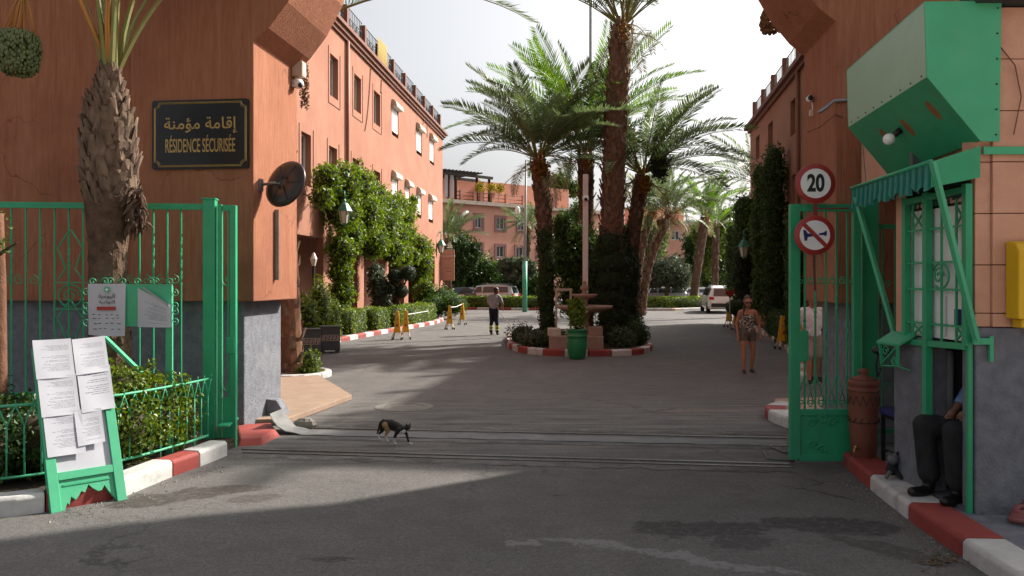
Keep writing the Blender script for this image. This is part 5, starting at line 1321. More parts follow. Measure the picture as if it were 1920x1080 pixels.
# ================================================================== RIGHT SIDE: GATE LEAF, SIGNS, BOOTH
rz_ = 8.75; rA, rB = Vector((0, rz_, 0)), Vector((6, rz_, 0))
def rq(px, py, c=0.0): return on(px, py, rA, rB) + Vector((0, -c, 0))
rg = root('gate_leaf', 'open green gate leaf with solid scrolled bottom panel on the right', 'gate', rq(1530, 868))
x0, x1 = rq(1480, 868).x, rq(1612, 868).x; zt = rq(1500, 383).z
MB().box((x0 + .055, rz_, zt / 2 + .02), (.11, .07, zt - .04)).obj('stile', 'green_paint', rg, bevel=.006)
MB().box((x1 - .04, rz_, zt / 2 + .02), (.08, .07, zt - .04)).obj('stile', 'green_paint', rg, bevel=.006)
MB().box(((x0 + x1) / 2, rz_, zt - .04), (x1 - x0 - .19, .06, .08)).obj('top_rail', 'green_paint', rg)
pz = rq(1500, 772).z
MB().box(((x0 + x1) / 2, rz_, (pz + .02) / 2), (x1 - x0 - .19, .025, pz - .02)).obj('kick_panel', 'green_paint', rg)
for z in (pz, .06, ): MB().box(((x0 + x1) / 2, rz_ - .002, z), (x1 - x0 - .19, .06, .06)).obj('panel_rail', 'green_paint', rg)
for cx, cz, sg, a in ((.24, .44, 1, 0), (.36, .47, -1, PI), (.24, .2, 1, 0), (.36, .15, -1, PI), (.46, .45, 1, 0)):
    mb = MB(); mb.tube(spiral((x0 + cx, rz_ - .018, cz), ex, ez, .055, 1.2, a, 14, sg), .008, 5); mb.obj('relief_scroll', 'green_paint', rg, True)
for z0, z1_, xa, xb in ((.09, .095, .15, .6), (.52, .525, .15, .6)): MB().box((x0 + (xa + xb) / 2, rz_ - .016, z0), (xb - xa, .012, .014)).obj('panel_moulding', 'green_paint', rg)
nbar = 5
for i in range(nbar):
    x = x0 + .11 + (x1 - x0 - .19) * (i + .5) / nbar; mb = MB(); mb.bar((x, rz_, pz + .03), (x, rz_, zt - .08), .018, .018)
    for k in range(8): mb.box((x, rz_, 1.2 + k * .05 + (.4 if i % 2 else 0)), (.024, .024, .032), .5 * (k % 3))
    mb.obj('baluster', 'green_paint', rg)
    for zc in (1.99,):
        mb = MB()
        for sg in (-1, 1): mb.tube(spiral((x + sg * .05, rz_ - .012, zc), ex, ez, .048, 1.2, PI / 2, 12, -sg), .006, 5)
        mb.obj('scroll', 'green_paint', rg, True)
    mb = MB()
    for sg in (-1, 1): mb.tube(spiral((x + sg * .045, rz_ - .012, pz + .1), ex, ez, .045, 1.2, -PI / 2, 12, sg), .006, 5); mb.tube([(x + sg * .09, rz_ - .012, pz + .12), (x, rz_ - .012, pz + .42), ], .006, 5)
    mb.obj('scroll', 'green_paint', rg, True)
MB().box((x0 + .15, rz_ - .01, 1.28), (.1, .05, .34)).obj('lock', 'green_paint', rg, bevel=.01)
rpst = root('gate_post', 'heavy green steel post behind the clay jar on the right', 'post', (3.98, 8.95, 0))
MB().box((3.985, 8.97, 1.45), (.19, .16, 2.9)).obj('shaft', 'green_paint', rpst, bevel=.008)
MB().box((3.985, 8.97, 2.91), (.21, .18, .02)).obj('cap', 'green_paint', rpst)
sf = root('iron_fence', 'short green iron panel between the right gate post and the booth', 'fence', (4.3, 9.0, 0))
for z in (.3, 2.6): MB().bar((4.09, 9, z), (4.7, 9, z), .04, .05).obj('rail', 'green_paint', sf)
for i in range(4): 
    x = 4.17 + i * .14; mb = MB(); mb.bar((x, 9, .3), (x, 9, 2.6), .016, .016); mb.obj('baluster', 'green_paint', sf)
    mb = MB(); mb.tube(spiral((x + .05, 8.985, .8), ex, ez, .05, 1.2, 0, 12), .007, 5); mb.tube(spiral((x + .05, 8.985, 1.95), ex, ez, .05, 1.2, 0, 12), .007, 5); mb.obj('scroll', 'green_paint', sf, True)

# signs
sz = 8.55; sA, sB = Vector((0, sz, 0)), Vector((6, sz, 0))
def sgn(px, py, label, nm):
    c = on(px, py, sA, sB); r = root(nm, label, 'road sign', c, group='road signs on the right gate'); F = frame(c, (1, -.06, 0), (0, 0, 1))
    MB().lathe([(.208, -.012), (.212, 0), (.208, .006)], n=40, Mx=F).obj('rim', 'sign_red', r, True)
    MB().lathe([(.158, .004), (.158, .010)], n=40, Mx=F).obj('face', 'white', r)
    MB().lathe([(.214, -.016), (.214, -.013)], n=40, Mx=F).obj('back_plate', 'grey_metal', r)
    return r, F
s1, F1 = sgn(1529, 344, 'round red-rimmed speed limit sign reading 20', 'speed_limit_sign')
text_obj('number', '20', .25, 'black', s1, F1 @ Matrix.Translation((0, -.005, .0115)), .72, .001, bold=.009)
MB().bar(on(1530, 380, sA, sB) + Vector((0, .02, 0)), on(1530, 408, sA, sB) + Vector((0, .02, 0)), .045, .012, up=(0, 1, 0)).obj('bracket', 'pole_red', s1)
MB().bar(on(1530, 391, sA, sB) + Vector((0, .035, 0)), on(1594, 390, sA, sB) + Vector((0, .035, 0)), .014, .05, up=(0, 1, 0)).obj('bracket', 'pole_red', s1)
s2, F2 = sgn(1527.5, 441, 'round red-rimmed no horn sign with diagonal bar below the speed limit sign', 'no_horn_sign')
mb = MB(); mb.prism([F2 @ Vector((x, y, .0102)) for x, y in ((-.105, .135), (-.135, .105), (.105, -.135), (.135, -.105))], F2.to_3x3() @ Vector((0, 0, .006))); mb.obj('bar', 'sign_red', s2)
mb = MB()
mb.prism([F2 @ Vector((x, y, .0102)) for x, y in ((-.125, .055), (-.10, .055), (-.075, .018), (-.01, .012), (-.01, -.012), (-.075, -.02), (-.085, -.06), (-.11, -.06))], F2.to_3x3() @ Vector((0, 0, .002)))
mb.prism([F2 @ Vector((x, y, .0102)) for x, y in ((.04, .018), (.09, .03), (.12, .05), (.125, .02), (.118, -.012), (.09, .0), (.04, .0))], F2.to_3x3() @ Vector((0, 0, .002)))
mb.obj('horn_symbol', 'blue_fabric', s2)
MB().bar(on(1528, 478, sA, sB) + Vector((0, .03, 0)), on(1530, 545, sA, sB) + Vector((0, .03, 0)), .022, .012, up=(0, 1, 0)).obj('stem', 'pole_red', s2)

# clay jar with tap
jc = Vector((3.70, 8.42, .13))
jz = root('clay_water_jar', 'tall terracotta water jar with painted bands and a brass tap', 'jar', jc)
MB().lathe([(.105, 0), (.125, .02), (.14, .3), (.150, .55), (.152, .68), (.158, .70), (.158, .73), (.150, .74), (.150, .76), (.158, .77), (.158, .81), (.13, .83)], c=jc, n=32).obj('body', 'clay', jz, True)
MB().lathe([(.14, .825), (.10, .85), (.04, .86), (.04, .885), (.055, .90), (.05, .93), (.02, .94)], c=jc, n=24).obj('lid', 'clay', jz, True)
mb = MB()
for k in range(14):
    a = 2 * PI * k / 14
    for (z0, z1_, da) in ((.56, .66, .22), (.56, .66, -.22), (.38, .43, .2)):
        mb.tube([jc + Vector((.152 * math.cos(a), .152 * math.sin(a), z0)), jc + Vector((.154 * math.cos(a + da), .154 * math.sin(a + da), z1_))], .005, 4)
mb.obj('painted_pattern', 'clay_dark', jz)['kind'] = 'stuff'
mb = MB(); mb.lathe([(.151, .38), (.154, .385), (.151, .39)], c=jc, n=32); mb.lathe([(.153, .70), (.160, .705), (.160, .712), (.153, .717)], c=jc, n=32); mb.obj('painted_band', 'clay_dark', jz)
t_ = jc + Vector((-.11, -.10, .12)); mb = MB(); mb.tube([t_, t_ + Vector((-.05, -.05, 0)), t_ + Vector((-.06, -.06, -.03))], .012, 8); mb.ball(t_ + Vector((-.03, -.03, .02)), .018, 8, 6); mb.obj('tap', 'gold', jz, True)

# stool with blue seat
stc = Vector((4.02, 8.10, .135))
st = root('stool', 'black stool with padded navy seat beside the clay jar', 'stool', stc)
MB().box(stc + up * .52, (.44, .40, .07)).obj('seat', 'blue_fabric', st, bevel=.02)
MB().box(stc + up * .47, (.40, .36, .03)).obj('seat_frame', 'black', st)
for sx in (-1, 1):
    for sy in (-1, 1): MB().box(stc + Vector((sx * .185, sy * .165, .23)), (.032, .032, .46)).obj('leg', 'black', st)
for sx in (-1, 1): MB().box(stc + Vector((sx * .185, 0, .12)), (.022, .30, .022)).obj('stretcher', 'black', st)
MB().box(stc + Vector((0, -.165, .12)), (.338, .022, .022)).obj('stretcher', 'black', st)

# ------------------------------------------------------------------ guard booth
SA, SB = Vector((3.62, 7.55, 0)), Vector((3.68, 6.38, 0)); Sd = (SB - SA).normalized(); Sn = Vector((Sd.y, -Sd.x, 0))
if Sn.x > 0: Sn = -Sn
def sq(px, py, c=0.0): return on(px, py, SA, SB) + Sn * c
bo = root('guard_booth', 'pink plastered guard booth with rough grey base on the right', 'booth', (5.0, 6.9, .13))
FZ = 6.36; F0 = .13
# front wall: rough base and smooth courses with open joints
MB().prism([(3.69, FZ, F0), (7.5, FZ, F0), (7.5, FZ + .2, F0), (3.69, FZ + .2, F0)], (0, 0, 1.62 - F0)).obj('base_wall', 'grey_base', bo, bevel=.01)
MB().box((5.6, FZ + .13, 2.91), (3.78, .16, 2.58)).obj('wall_core', 'plaster', bo)
zc = [1.625, 1.735, 2.12, 2.53, 2.94, 3.346, 3.757, 4.17]
for a, b in zip(zc, zc[1:]):
    MB().box((5.66, FZ + .10, (a + b) / 2), (3.68, .21, b - a - .007)).obj('wall_course', 'plaster_booth', bo, bevel=.004)
    MB().box((3.756, FZ + .115, (a + b) / 2), (.123, .19, b - a - .007)).obj('wall_course', 'plaster_booth', bo, bevel=.004)
# side wall facing the drive: jamb, low wall, lintel; back and end walls, floor, roof
MB().prism([SA + Vector((.0, .0, F0)), SA + Sd * .17 + Vector((0, 0, F0)), SA + Sd * .17 - Sn * .2 + Vector((0, 0, F0)), SA - Sn * .2 + Vector((0, 0, F0))], (0, 0, 2.72)).obj('jamb', 'plaster_booth', bo, bevel=.01)
lw = sq(1741, 640); dlen = (lw - SA).dot(Sd)
MB().prism([SA + Sn * .012 - Sd * .01 + Vector((0, 0, F0)), SA + Sd * dlen + Sn * .012 + Vector((0, 0, F0)), SA + Sd * dlen - Sn * .17 + Vector((0, 0, F0)), SA - Sd * .01 - Sn * .17 + Vector((0, 0, F0))], (0, 0, 1.36)).obj('low_wall', 'grey_base', bo, bevel=.015)
L_ = (SB - SA).length
MB().prism([(3.90, 7.56, 3.03), (3.76, 6.57, 3.03), (3.95, 6.57, 3.03), (4.1, 7.56, 3.03)], (0, 0, 1.14)).obj('lintel', 'plaster_booth', bo)
MB().prism([(3.85, 7.56, F0), (7.5, 7.56, F0), (7.5, 7.72, F0), (3.85, 7.72, F0)], (0, 0, 4.04)).obj('end_wall', 'plaster_booth', bo)
MB().box((5.3, 6.95, 2.1), (.1, 1.2, 3.9)).obj('back_wall', 'interior', bo)
MB().box((4.5, 7.52, 2.1), (1.5, .06, 3.9)).obj('inner_wall', 'interior', bo)
MB().box((5.55, 6.98, F0 + .01), (3.8, 1.1, .03)).obj('floor', 'interior', bo)
MB().box((5.6, 7.0, 4.23), (3.9, 1.6, .1)).obj('roof', 'roof_tile', bo)
MB().prism([(3.95, 7.73, 3.05), (7.5, 7.73, 3.05), (7.5, 9.5, 3.05), (4.15, 9.5, 3.05)], (0, 0, 1.1)).obj('upper_wall', 'plaster_booth', bo)
# window and grille
gr = root('booth_window', 'green iron grille window over the open doorway of the guard booth', 'window', sq(1770, 640))
def bw2(xa, ya, xb, yb, w, nm='bar', c=.03, m='green_paint', t=None): return MB().bar(sq(xa, ya, c), sq(xb, yb, c), t or w, w, up=Sn).obj(nm, m, gr)
bw2(1705, 372, 1705, 640, .055, 'frame', .03); bw2(1820, 345, 1820, 648, .055, 'frame', .03)
MB().bar(sq(1705, 640, .03), sq(1820, 650, .03), .05, .05).obj('frame', 'green_paint', gr); MB().bar(sq(1705, 380, .03), sq(1820, 355, .03), .05, .05).obj('frame', 'green_paint', gr)
def hbar(h, xa, xb, w=.018, c=.03, nm='bar'):
    a, b = sq(xa, 500, c), sq(xb, 500, c); a.z = b.z = h; return MB().bar(a, b, w, w).obj(nm, 'green_paint', gr)
for h in (2.44, 2.15, 1.92, 1.62): hbar(h, 1707, 1820)
for x in (1718, 1738, 1772, 1800): bw2(x, 372, x, 645, .016)
bw2(1746, 362, 1746, 905, .06, 'door_post', .035)
bw2(1822, 640, 1822, 962, .035, 'door_post', .02)
for xa, xb in ((1718, 1738), (1800, 1820)):
    for h0, h1 in ((2.45, 2.60), (1.51, 1.61)):
        mb = MB(); a0, a1 = sq(xa, 500, .03), sq(xb, 500, .03)
        p = [Vector((q.x, q.y, h)) for q, h in ((a0, h0), (a1, h1), (a0, h1), (a1, h0))]; mb.bar(p[0], p[1], .014, .014); mb.bar(p[2], p[3], .013, .013); mb.obj('cross_brace', 'green_paint', gr)
cc = sq(1770, 517, .03); cc.z = 2.035
mb = MB(); mb.tube([cc + Sd * (.12 * math.cos(a)) + up * (.105 * math.sin(a)) for a in np.linspace(-2.2, 2.6, 20)], .010, 6); mb.tube(spiral(cc - Sd * .03, Sd, up, .075, 1.5, 0), .009, 6); mb.obj('scroll', 'green_paint', gr, True)
q4 = [SA + Sd * a - Sn * .02 + Vector((0, 0, h)) for a, h in ((.19, 1.5), (L_ - .05, 1.5), (L_ - .05, 2.62), (.19, 2.62))]
MB().prism(q4, -Sn * .006).obj('white_curtain', 'white', gr)
MB().prism([SA + Sd * a - Sn * .004 + Vector((0, 0, h)) for a, h in ((.92, 1.62), (1.08, 1.62), (1.08, 1.76), (.92, 1.76))], Sn * .006).obj('blue_sticker', 'blue_fabric', gr)
MB().prism([SA + Sd * a - Sn * .012 + Vector((0, 0, h)) for a, h in ((.66, 1.53), (.78, 1.53), (.78, 1.86), (.66, 1.86))], Sn * .004).obj('paper_note', 'white', gr)
MB().prism([SA + Sd * a - Sn * .0 + Vector((0, 0, h)) for a, h in ((.19, 2.64), (L_ - .05, 2.64), (L_ - .05, 3.02), (.19, 3.02))], -Sn * .01).obj('transom_pane', 'glass', gr)
# ornamental green bracket box beside the window
bx = root('lamp_bracket', 'green iron box bracket with cut scrolls below the booth window', 'bracket', sq(1700, 690, .1))
b0 = SA + Sd * .05 + Sn * .02; 
def bq(a, c, h): return b0 + Sd * a * .85 + Sn * c * .62 + Vector((0, 0, h))
MB().prism([bq(-.08, .0, 1.50), bq(.40, .0, 1.50), bq(.36, .24, 1.40), bq(-.1, .24, 1.40)], (0, 0, .02)).obj('top_plate', 'green_paint', bx)
mb = MB()
for a, b in (((-.08, .02, 1.49), (-.05, .22, 1.40)), ((-.05, .22, 1.40), (-.02, .2, 1.2)), ((-.02, .2, 1.2), (-.06, .02, 1.18)), ((.34, .02, 1.49), (.32, .22, 1.40)), ((.32, .22, 1.40), (.27, .18, 1.22)), ((.27, .18, 1.22), (.3, .02, 1.18)), ((-.02, .2, 1.2), (.27, .18, 1.22)), ((-.02, .21, 1.21), (.31, .22, 1.39))): mb.bar(bq(*a), bq(*b), .03, .012)
mb.obj('side_frame', 'green_paint', bx)
mb = MB(); mb.tube(spiral(bq(.06, .21, 1.34), Sd, up, .055, 1.3), .008, 5); mb.tube(spiral(bq(.22, .2, 1.27), Sd, up, .045, 1.3, PI), .008, 5); mb.obj('scroll', 'green_paint', bx, True)
tag(MB().ball(bq(-.14, .14, 1.33), (.09, .07, .045), 10, 7).tube([bq(-.16, .16, 1.33), bq(-.19, .18, 1.2), bq(-.17, .17, 1.08), bq(-.13, .15, 1.16)], .012, 6).obj('dark_handset', 'black', smooth=True), 'black device hanging from the green bracket box', 'device')
# canopy box
cv = Vector((.25, 2.06, 0)); cb = root('canopy_box', 'big green sheet metal box canopy projecting above the booth window', 'canopy', (3.5, 7.3, 3.1))
A_, B_, C_, D_, E_ = [Vector((x, 6.30, z)) for x, z in ((3.25, 4.185), (3.268, 3.60), (3.69, 3.095), (3.84, 3.09), (3.855, 4.195))]
MB().prism([A_, B_, C_, D_, E_], Vector((0, .012, 0))).obj('end_panel', 'green_light', cb)
MB().prism([v + cv for v in (A_, B_, C_, D_, E_)], Vector((0, .012, 0))).obj('end_panel', 'green_light', cb)
off = Vector((0, .013, 0))
n_b = (C_ - B_).cross(cv).normalized(); n_b = n_b if n_b.z > 0 else -n_b
MB().add([A_ + off, B_ + off, B_ + cv, A_ + cv] + [v + Vector((.012, 0, 0)) for v in (A_ + off, B_ + off, B_ + cv, A_ + cv)], [(0, 1, 2, 3), (7, 6, 5, 4), (0, 4, 5, 1), (1, 5, 6, 2), (2, 6, 7, 3), (3, 7, 4, 0)]).obj('side_sheet', 'sheet_metal', cb)
MB().add([v for v in (B_ + off, C_ + off, C_ + cv, B_ + cv)] + [v + n_b * .012 for v in (B_ + off, C_ + off, C_ + cv, B_ + cv)], [(0, 1, 2, 3), (7, 6, 5, 4), (0, 4, 5, 1), (1, 5, 6, 2), (2, 6, 7, 3), (3, 7, 4, 0)]).obj('bottom_sheet', 'green_paint', cb)
MB().prism([A_ + off + up * .0, E_ + off, E_ + cv, A_ + cv], (0, 0, .012)).obj('top_sheet', 'green_light', cb)
mb = MB()
for t in np.linspace(.05, .95, 9): mb.ball(B_.lerp(B_ + cv, t) + Vector((-.004, 0, .03)), .008, 6, 4)
for t in np.linspace(.05, .95, 6): mb.ball(E_.lerp(D_, t) + Vector((-.03, -.004, 0)), .008, 6, 4)
mb.obj('rivet', 'dark_metal', cb)
bd = (C_ - B_); 
for s, t in ((.42, .30), (.45, .56), (.40, .86)):
    c = B_ + cv * (1 - t) + bd * s; q = MB(); F = frame(c - n_b * .001, cv, bd)
    q.prism([F @ Vector((.055 * math.cos(a) * 1.0, .10 * math.sin(a), 0)) for a in np.linspace(0, 2 * PI, 14)[:-1]], -n_b * .002); q.obj('rust_patch', 'rust', cb)
lb_ = P(1680, 248, 7.35); bl_ = root('light_bulb', 'white unlit bulb under the green canopy box', 'light bulb', lb_)
hit = B_ + cv * .52 + bd * .43
MB().ball(hit - n_b * .13, .055, 14, 10).obj('globe', 'bulb_white', bl_, True); MB().tube([hit, hit - n_b * .085], [.032, .028], 10).obj('socket', 'black', bl_, True)
# awning
aw = root('awning', 'green striped scalloped awning under the canopy box', 'awning', (3.5, 7.2, 2.9))
n0, n1 = Vector((3.30, 6.30, 2.93)), Vector((3.46, 8.15, 2.93)); w0, w1 = Vector((3.70, 6.32, 3.06)), Vector((3.88, 8.15, 3.06)); NS = 30
vs = []; fs = []; mi = []; mb = MB()
for i in range(NS):
    for j in range(2): pass
    a, b = i / NS, (i + 1) / NS
    mb.add([n0.lerp(n1, a), n0.lerp(n1, b), w0.lerp(w1, b), w0.lerp(w1, a)], [(0, 1, 2, 3)], i % 2)
mb.obj('canopy_cloth', ['teal_cloth', 'teal_cloth_pale'], aw)
mb = MB()
for i in range(NS * 2):
    a, b = i / NS / 2, (i + 1) / NS / 2
    def lo(t): 
        ph = (t * 11) % 1; return .15 + .075 * math.sin(PI * ph) ** .7
    def wv(t): return Vector((.022 * math.sin(t * 95), 0, 0))
    p, q = n0.lerp(n1, a), n0.lerp(n1, b)
    mb.add([p, q, q - up * lo(b) + wv(b), p - up * lo(a) + wv(a)], [(0, 1, 2, 3)], (i // 2) % 2)
mb.obj('valance', ['teal_cloth', 'teal_cloth_pale'], aw)
mb = MB(); mb.add([n0, w0, w0 - up * .25, n0 - up * .2], [(0, 1, 2, 3)]); mb.obj('end_flap', 'green_paint', aw); mb = MB(); mb.add([n1, w1, w1 - up * .1, n1 - up * .2], [(0, 1, 2, 3)]); mb.obj('end_flap', 'teal_cloth', aw)
MB().tube([n0 + up * .005, n1 + up * .005], .018, 8).obj('front_bar', 'green_paint', aw, True)
arm0 = sq(1834, 640, .02); arm0 = Vector((3.68, 6.335, 1.515))
MB().bar(n0 + Vector((0, -.02, 0)), arm0, .055, .035).obj('arm', 'green_light', aw, bevel=.004)
arm1 = Vector((3.64, 7.62, 1.50))
MB().bar(n1 + Vector((0, -.1, -.1)), arm1, .045, .035).obj('arm', 'green_light', aw, bevel=.004)
MB().box(arm0 + Vector((.04, -.005, 0)), (.14, .03, .05)).box(arm0 + Vector((.11, -.004, -.06)), (.03, .026, .2)).obj('wall_bracket', 'green_light', aw)
MB().box(arm1 + Vector((.02, 0, -.01)), (.1, .03, .05)).obj('wall_bracket', 'green_light', aw)
MB().bar((3.73, 6.335, 3.025), (5.2, 6.335, 3.025), .02, .06).obj('wall_bar', 'green_light', aw)
MB().bar((3.74, 6.40, 2.74), (3.88, 7.6, 2.80), .05, .12).obj('inner_slat', 'awning_wood', aw)
MB().bar((3.72, 6.40, 2.64), (3.86, 7.6, 2.70), .03, .05).obj('inner_slat', 'awning_wood', aw)
# conduit wires
tag(MB().tube([P(1617, 265, 8.5), P(1620, 300, 8.5), P(1624, 345, 8.45)], .005, 5).obj('hanging_wire', 'grey_metal'), 'thin wire hanging from the canopy box to the awning', 'wire')
tag(MB().tube([Vector((3.86, 6.33, 3.85)), Vector((3.98, 6.33, 3.70)), Vector((4.03, 6.33, 3.45)), Vector((3.97, 6.33, 3.15))], .005, 5).obj('hanging_wire', 'trim_dark'), 'thin loose wire on the pink booth wall', 'wire')
# letter box
yb = Vector((4.17, 6.27, 1.99)); yl = root('letter_box', 'yellow letter box on the guard booth wall', 'letter box', yb)
prf = [(0, -.29), (-.17, -.29), (-.17, .24), (-.13, .30), (-.06, .32), (0, .32)]
MB().prism([Vector((3.915, 6.35 + y, 1.985 + z)) for y, z in prf], (.5, 0, 0)).obj('case', 'yellow_box', yl, bevel=.012)
MB().box((4.165, 6.27, 1.66), (.42, .12, .07)).obj('bottom_tray', 'yellow_box', yl, bevel=.01)
MB().box((4.02, 6.178, 2.19), (.11, .003, .055)).obj('label_plate', 'white', yl); MB().box((4.035, 6.175, 2.197), (.07, .003, .02)).obj('blue_logo', 'blue_fabric', yl); MB().box((3.985, 6.175, 2.188), (.014, .003, .03)).obj('logo_mark', 'green_paint', yl)
MB().box((4.165, 6.178, 2.10), (.34, .004, .02)).obj('slot', 'black', yl)
# security camera with conduit on the right pier, cable along it
rA2, rB2 = gw(GW, -.01, 0), gw(14, -.01, 0)
c = on(1524, 187, gw(GW, 0, 0), gw(GW, GD, 0)) - GU * .06
c2 = root('security_camera', 'white bullet security camera on the inner face of the right pier', 'security camera', c)
MB().tube([c + GU * .05, c - GV * .05, c - GV * .12 - up * .0], [.03, .042, .042], 12).obj('housing', 'white', c2, True); MB().tube([c - GV * .12, c - GV * .135], .034, 12).obj('lens', 'black', c2, True)
mb = MB(); mb.tube([c + GU * .05, c + GU * .06 - up * .14], .008, 6); mb.obj('cable', 'white', c2)
MB().box(c + GU * .04 - up * .18, (.05, .06, .09), -TH).obj('junction', 'box_cream', c2, bevel=.006)
cdt = [on(1534, 212, rA2, rB2), on(1548, 203, rA2, rB2), on(1562, 190, rA2, rB2), on(1592, 188, rA2, rB2), on(1640, 188, rA2, rB2)]
tag(MB().tube([p - GV * .02 for p in cdt], .022, 8).obj('conduit', 'grey_metal', smooth=True), 'grey cable conduit bending across the right gateway wall', 'conduit')
tag(MB().tube([on(x, y, rA2, rB2) for x, y in ((1514, 248), (1538, 238), (1558, 222), (1566, 214), (1580, 220))], .007, 5).obj('wall_cable', 'trim_dark'), 'thin dark cable tacked along the right gateway wall', 'cable')

# ------------------------------------------------------------------ objects in the booth
wc = Vector((3.925, 7.28, F0)); cy = root('water_heater', 'upright white cylinder tank inside the booth doorway', 'tank', wc)
MB().lathe([(.075, .0), (.083, .02), (.083, 1.20), (.075, 1.23), (.02, 1.24)], c=wc, n=24).obj('tank', 'white', cy, True)
MB().tube([wc + up * 1.23, wc + Vector((.03, 0, 1.28)), wc + Vector((.08, 0, 1.29))], .012, 6).obj('pipe', 'grey_metal', cy, True)
ch = Vector((4.22, 6.80, F0)); cr_ = root('plastic_chair', 'white plastic chair under the seated guard', 'chair', ch)
MB().box(ch + up * .47, (.46, .44, .03)).obj('seat', 'white', cr_, bevel=.012)
MB().prism([ch + Vector((.21, -.22, .48)), ch + Vector((.21, .22, .48)), ch + Vector((.30, .20, .9)), ch + Vector((.30, -.20, .9))], (.02, 0, 0)).obj('backrest', 'white', cr_, bevel=.008)
for sx in (-1, 1):
    for sy in (-1, 1): MB().bar(ch + Vector((sx * .19, sy * .18, .46)), ch + Vector((sx * .23, sy * .22, .015)), .045, .04).obj('leg', 'white', cr_)
for sy in (-1, 1): MB().bar(ch + Vector((-.20, sy * .22, .66)), ch + Vector((.24, sy * .22, .68)), .05, .03).obj('armrest', 'white', cr_)
# small items on the right pavement
rg_c = Vector((3.56, 7.5, .18)) 
kt = root('soft_toy', 'small grey and black stuffed animal sitting on the kerb by the booth', 'toy', rg_c)
body('body', [((3.56, 7.5, .22), (3.57, 7.5, .27), .055, .045, 0), ((3.55, 7.46, .33), (3.56, 7.47, .34), .05, .045, 1), ((3.52, 7.46, .2), (3.47, 7.42, .17), .022, .018, 1), ((3.60, 7.45, .2), (3.60, 7.40, .17), .022, .018, 0), ((3.52, 7.45, .38), (3.51, 7.45, .40), .016, .008, 1), ((3.59, 7.46, .38), (3.60, 7.46, .40), .016, .008, 0)], ['cloth_black', 'rubber'], .008, kt, 3)
hc = Vector((3.98, 6.12, .14)); mb = MB()
pts = [hc + Vector(((.15 - .02 * (k // 12)) * math.cos(k * PI / 6), .11 * math.sin(k * PI / 6), .03 + .03 * (k // 12) + .01 * math.sin(k))) for k in range(40)]
mb.tube(pts, .026, 8); tag(mb.obj('garden_hose', 'pink_hose', smooth=True), 'coiled dull pink hose on the pavement at the booth corner', 'hose')
lit = MB()
for i in range(70):
    p = G(1765 + random.gauss(0, 26), 1050 + random.gauss(0, 10)); s = random.uniform(.008, .022)
    lit.add([p + Vector((s * math.cos(a) * random.uniform(.6, 1), s * math.sin(a), .005 + random.uniform(0, .012))) for a in (0, 1.6, 3.1, 4.7)], [(0, 1, 2, 3)])
lo_ = lit.obj('leaf_litter', 'dry_brown'); tag(lo_, 'dry leaf litter gathered along the near right kerb', 'litter', kind='stuff')

gm_ = MB(); random.seed(77)
for i in range(900):
    k = random.random()
    if k < .35: x, y = 440 + random.random() * 1050, 846 + random.gauss(12, 8)
    elif k < .6: t = random.random(); x, y = 90 + t * 340, 972 - t * 110 + abs(random.gauss(0, 14))
    elif k < .8: t = random.random(); x, y = 1590 + t * 220 - abs(random.gauss(0, 20)), 885 + t * 165 + abs(random.gauss(0, 6))
    else: x, y = random.uniform(50, 1700), random.uniform(800, 1070)
    p = G(x, max(y, 720)); s = random.uniform(.003, .011) * (1.5 if random.random() < .06 else 1); a = random.uniform(0, 6.28)
    gm_.add([p + Vector((s * math.cos(a + j * 2.09) , s * math.sin(a + j * 2.09), 0)) for j in range(3)] + [p + Vector((0, 0, s * 1.1))], [(0, 1, 3), (1, 2, 3), (2, 0, 3)])
tag(gm_.obj('gravel', 'rock'), 'loose grit scattered over the drive and along the kerbs', 'gravel', kind='stuff')

# ================================================================== PEOPLE AND CAT
def hand(segs, wrist, d, side, mi=0, s=1.0):
    """relaxed hand: palm, four unequal curled fingers and a thumb"""
    wrist, d, side = Vector(wrist), Vector(d).normalized(), Vector(side).normalized(); nrm = d.cross(side)
    pe = wrist + d * .075 * s
    segs.append((wrist, pe, .026 * s, .032 * s, mi))
    for k, L in enumerate((.062, .072, .068, .052)):
        b = pe + side * (.024 * (k - 1.5) * s); m_ = b + d * L * .55 * s + nrm * .010; e = m_ + d * L * .45 * s + nrm * .022
        segs.append((b, m_, .0095 * s, .009 * s, mi)); segs.append((m_, e, .009 * s, .0078 * s, mi))
    t0 = wrist + d * .025 * s - side * .028 * s; t1 = t0 + d * .04 * s - side * .022 * s; segs.append((t0, t1, .012 * s, .011 * s, mi)); segs.append((t1, t1 + d * .03 * s, .011 * s, .009 * s, mi))
def head(segs, c, f, mi=0, r=1.0):
    """skull, jaw, nose, ears; f is the facing direction"""
    c, f = Vector(c), Vector(f).normalized(); s = Vector((0, 0, 1)).cross(f).normalized(); z = Vector((0, 0, 1))
    segs += [(c + z * .02 * r, c + z * .035 * r - f * .02 * r, .092 * r, .09 * r, mi), (c - z * .06 * r + f * .03 * r, c - z * .02 * r + f * .02 * r, .058 * r, .075 * r, mi),
             (c + f * .095 * r - z * .0 * r, c + f * .108 * r - z * .022 * r, .012 * r, .016 * r, mi), (c + f * .085 * r - z * .058 * r, c + f * .088 * r - z * .06 * r, .018 * r, .018 * r, mi)]
    for sg in (-1, 1): segs.append((c + s * (sg * .088 * r), c + s * (sg * .092 * r) + z * .02 * r, .014 * r, .014 * r, mi))
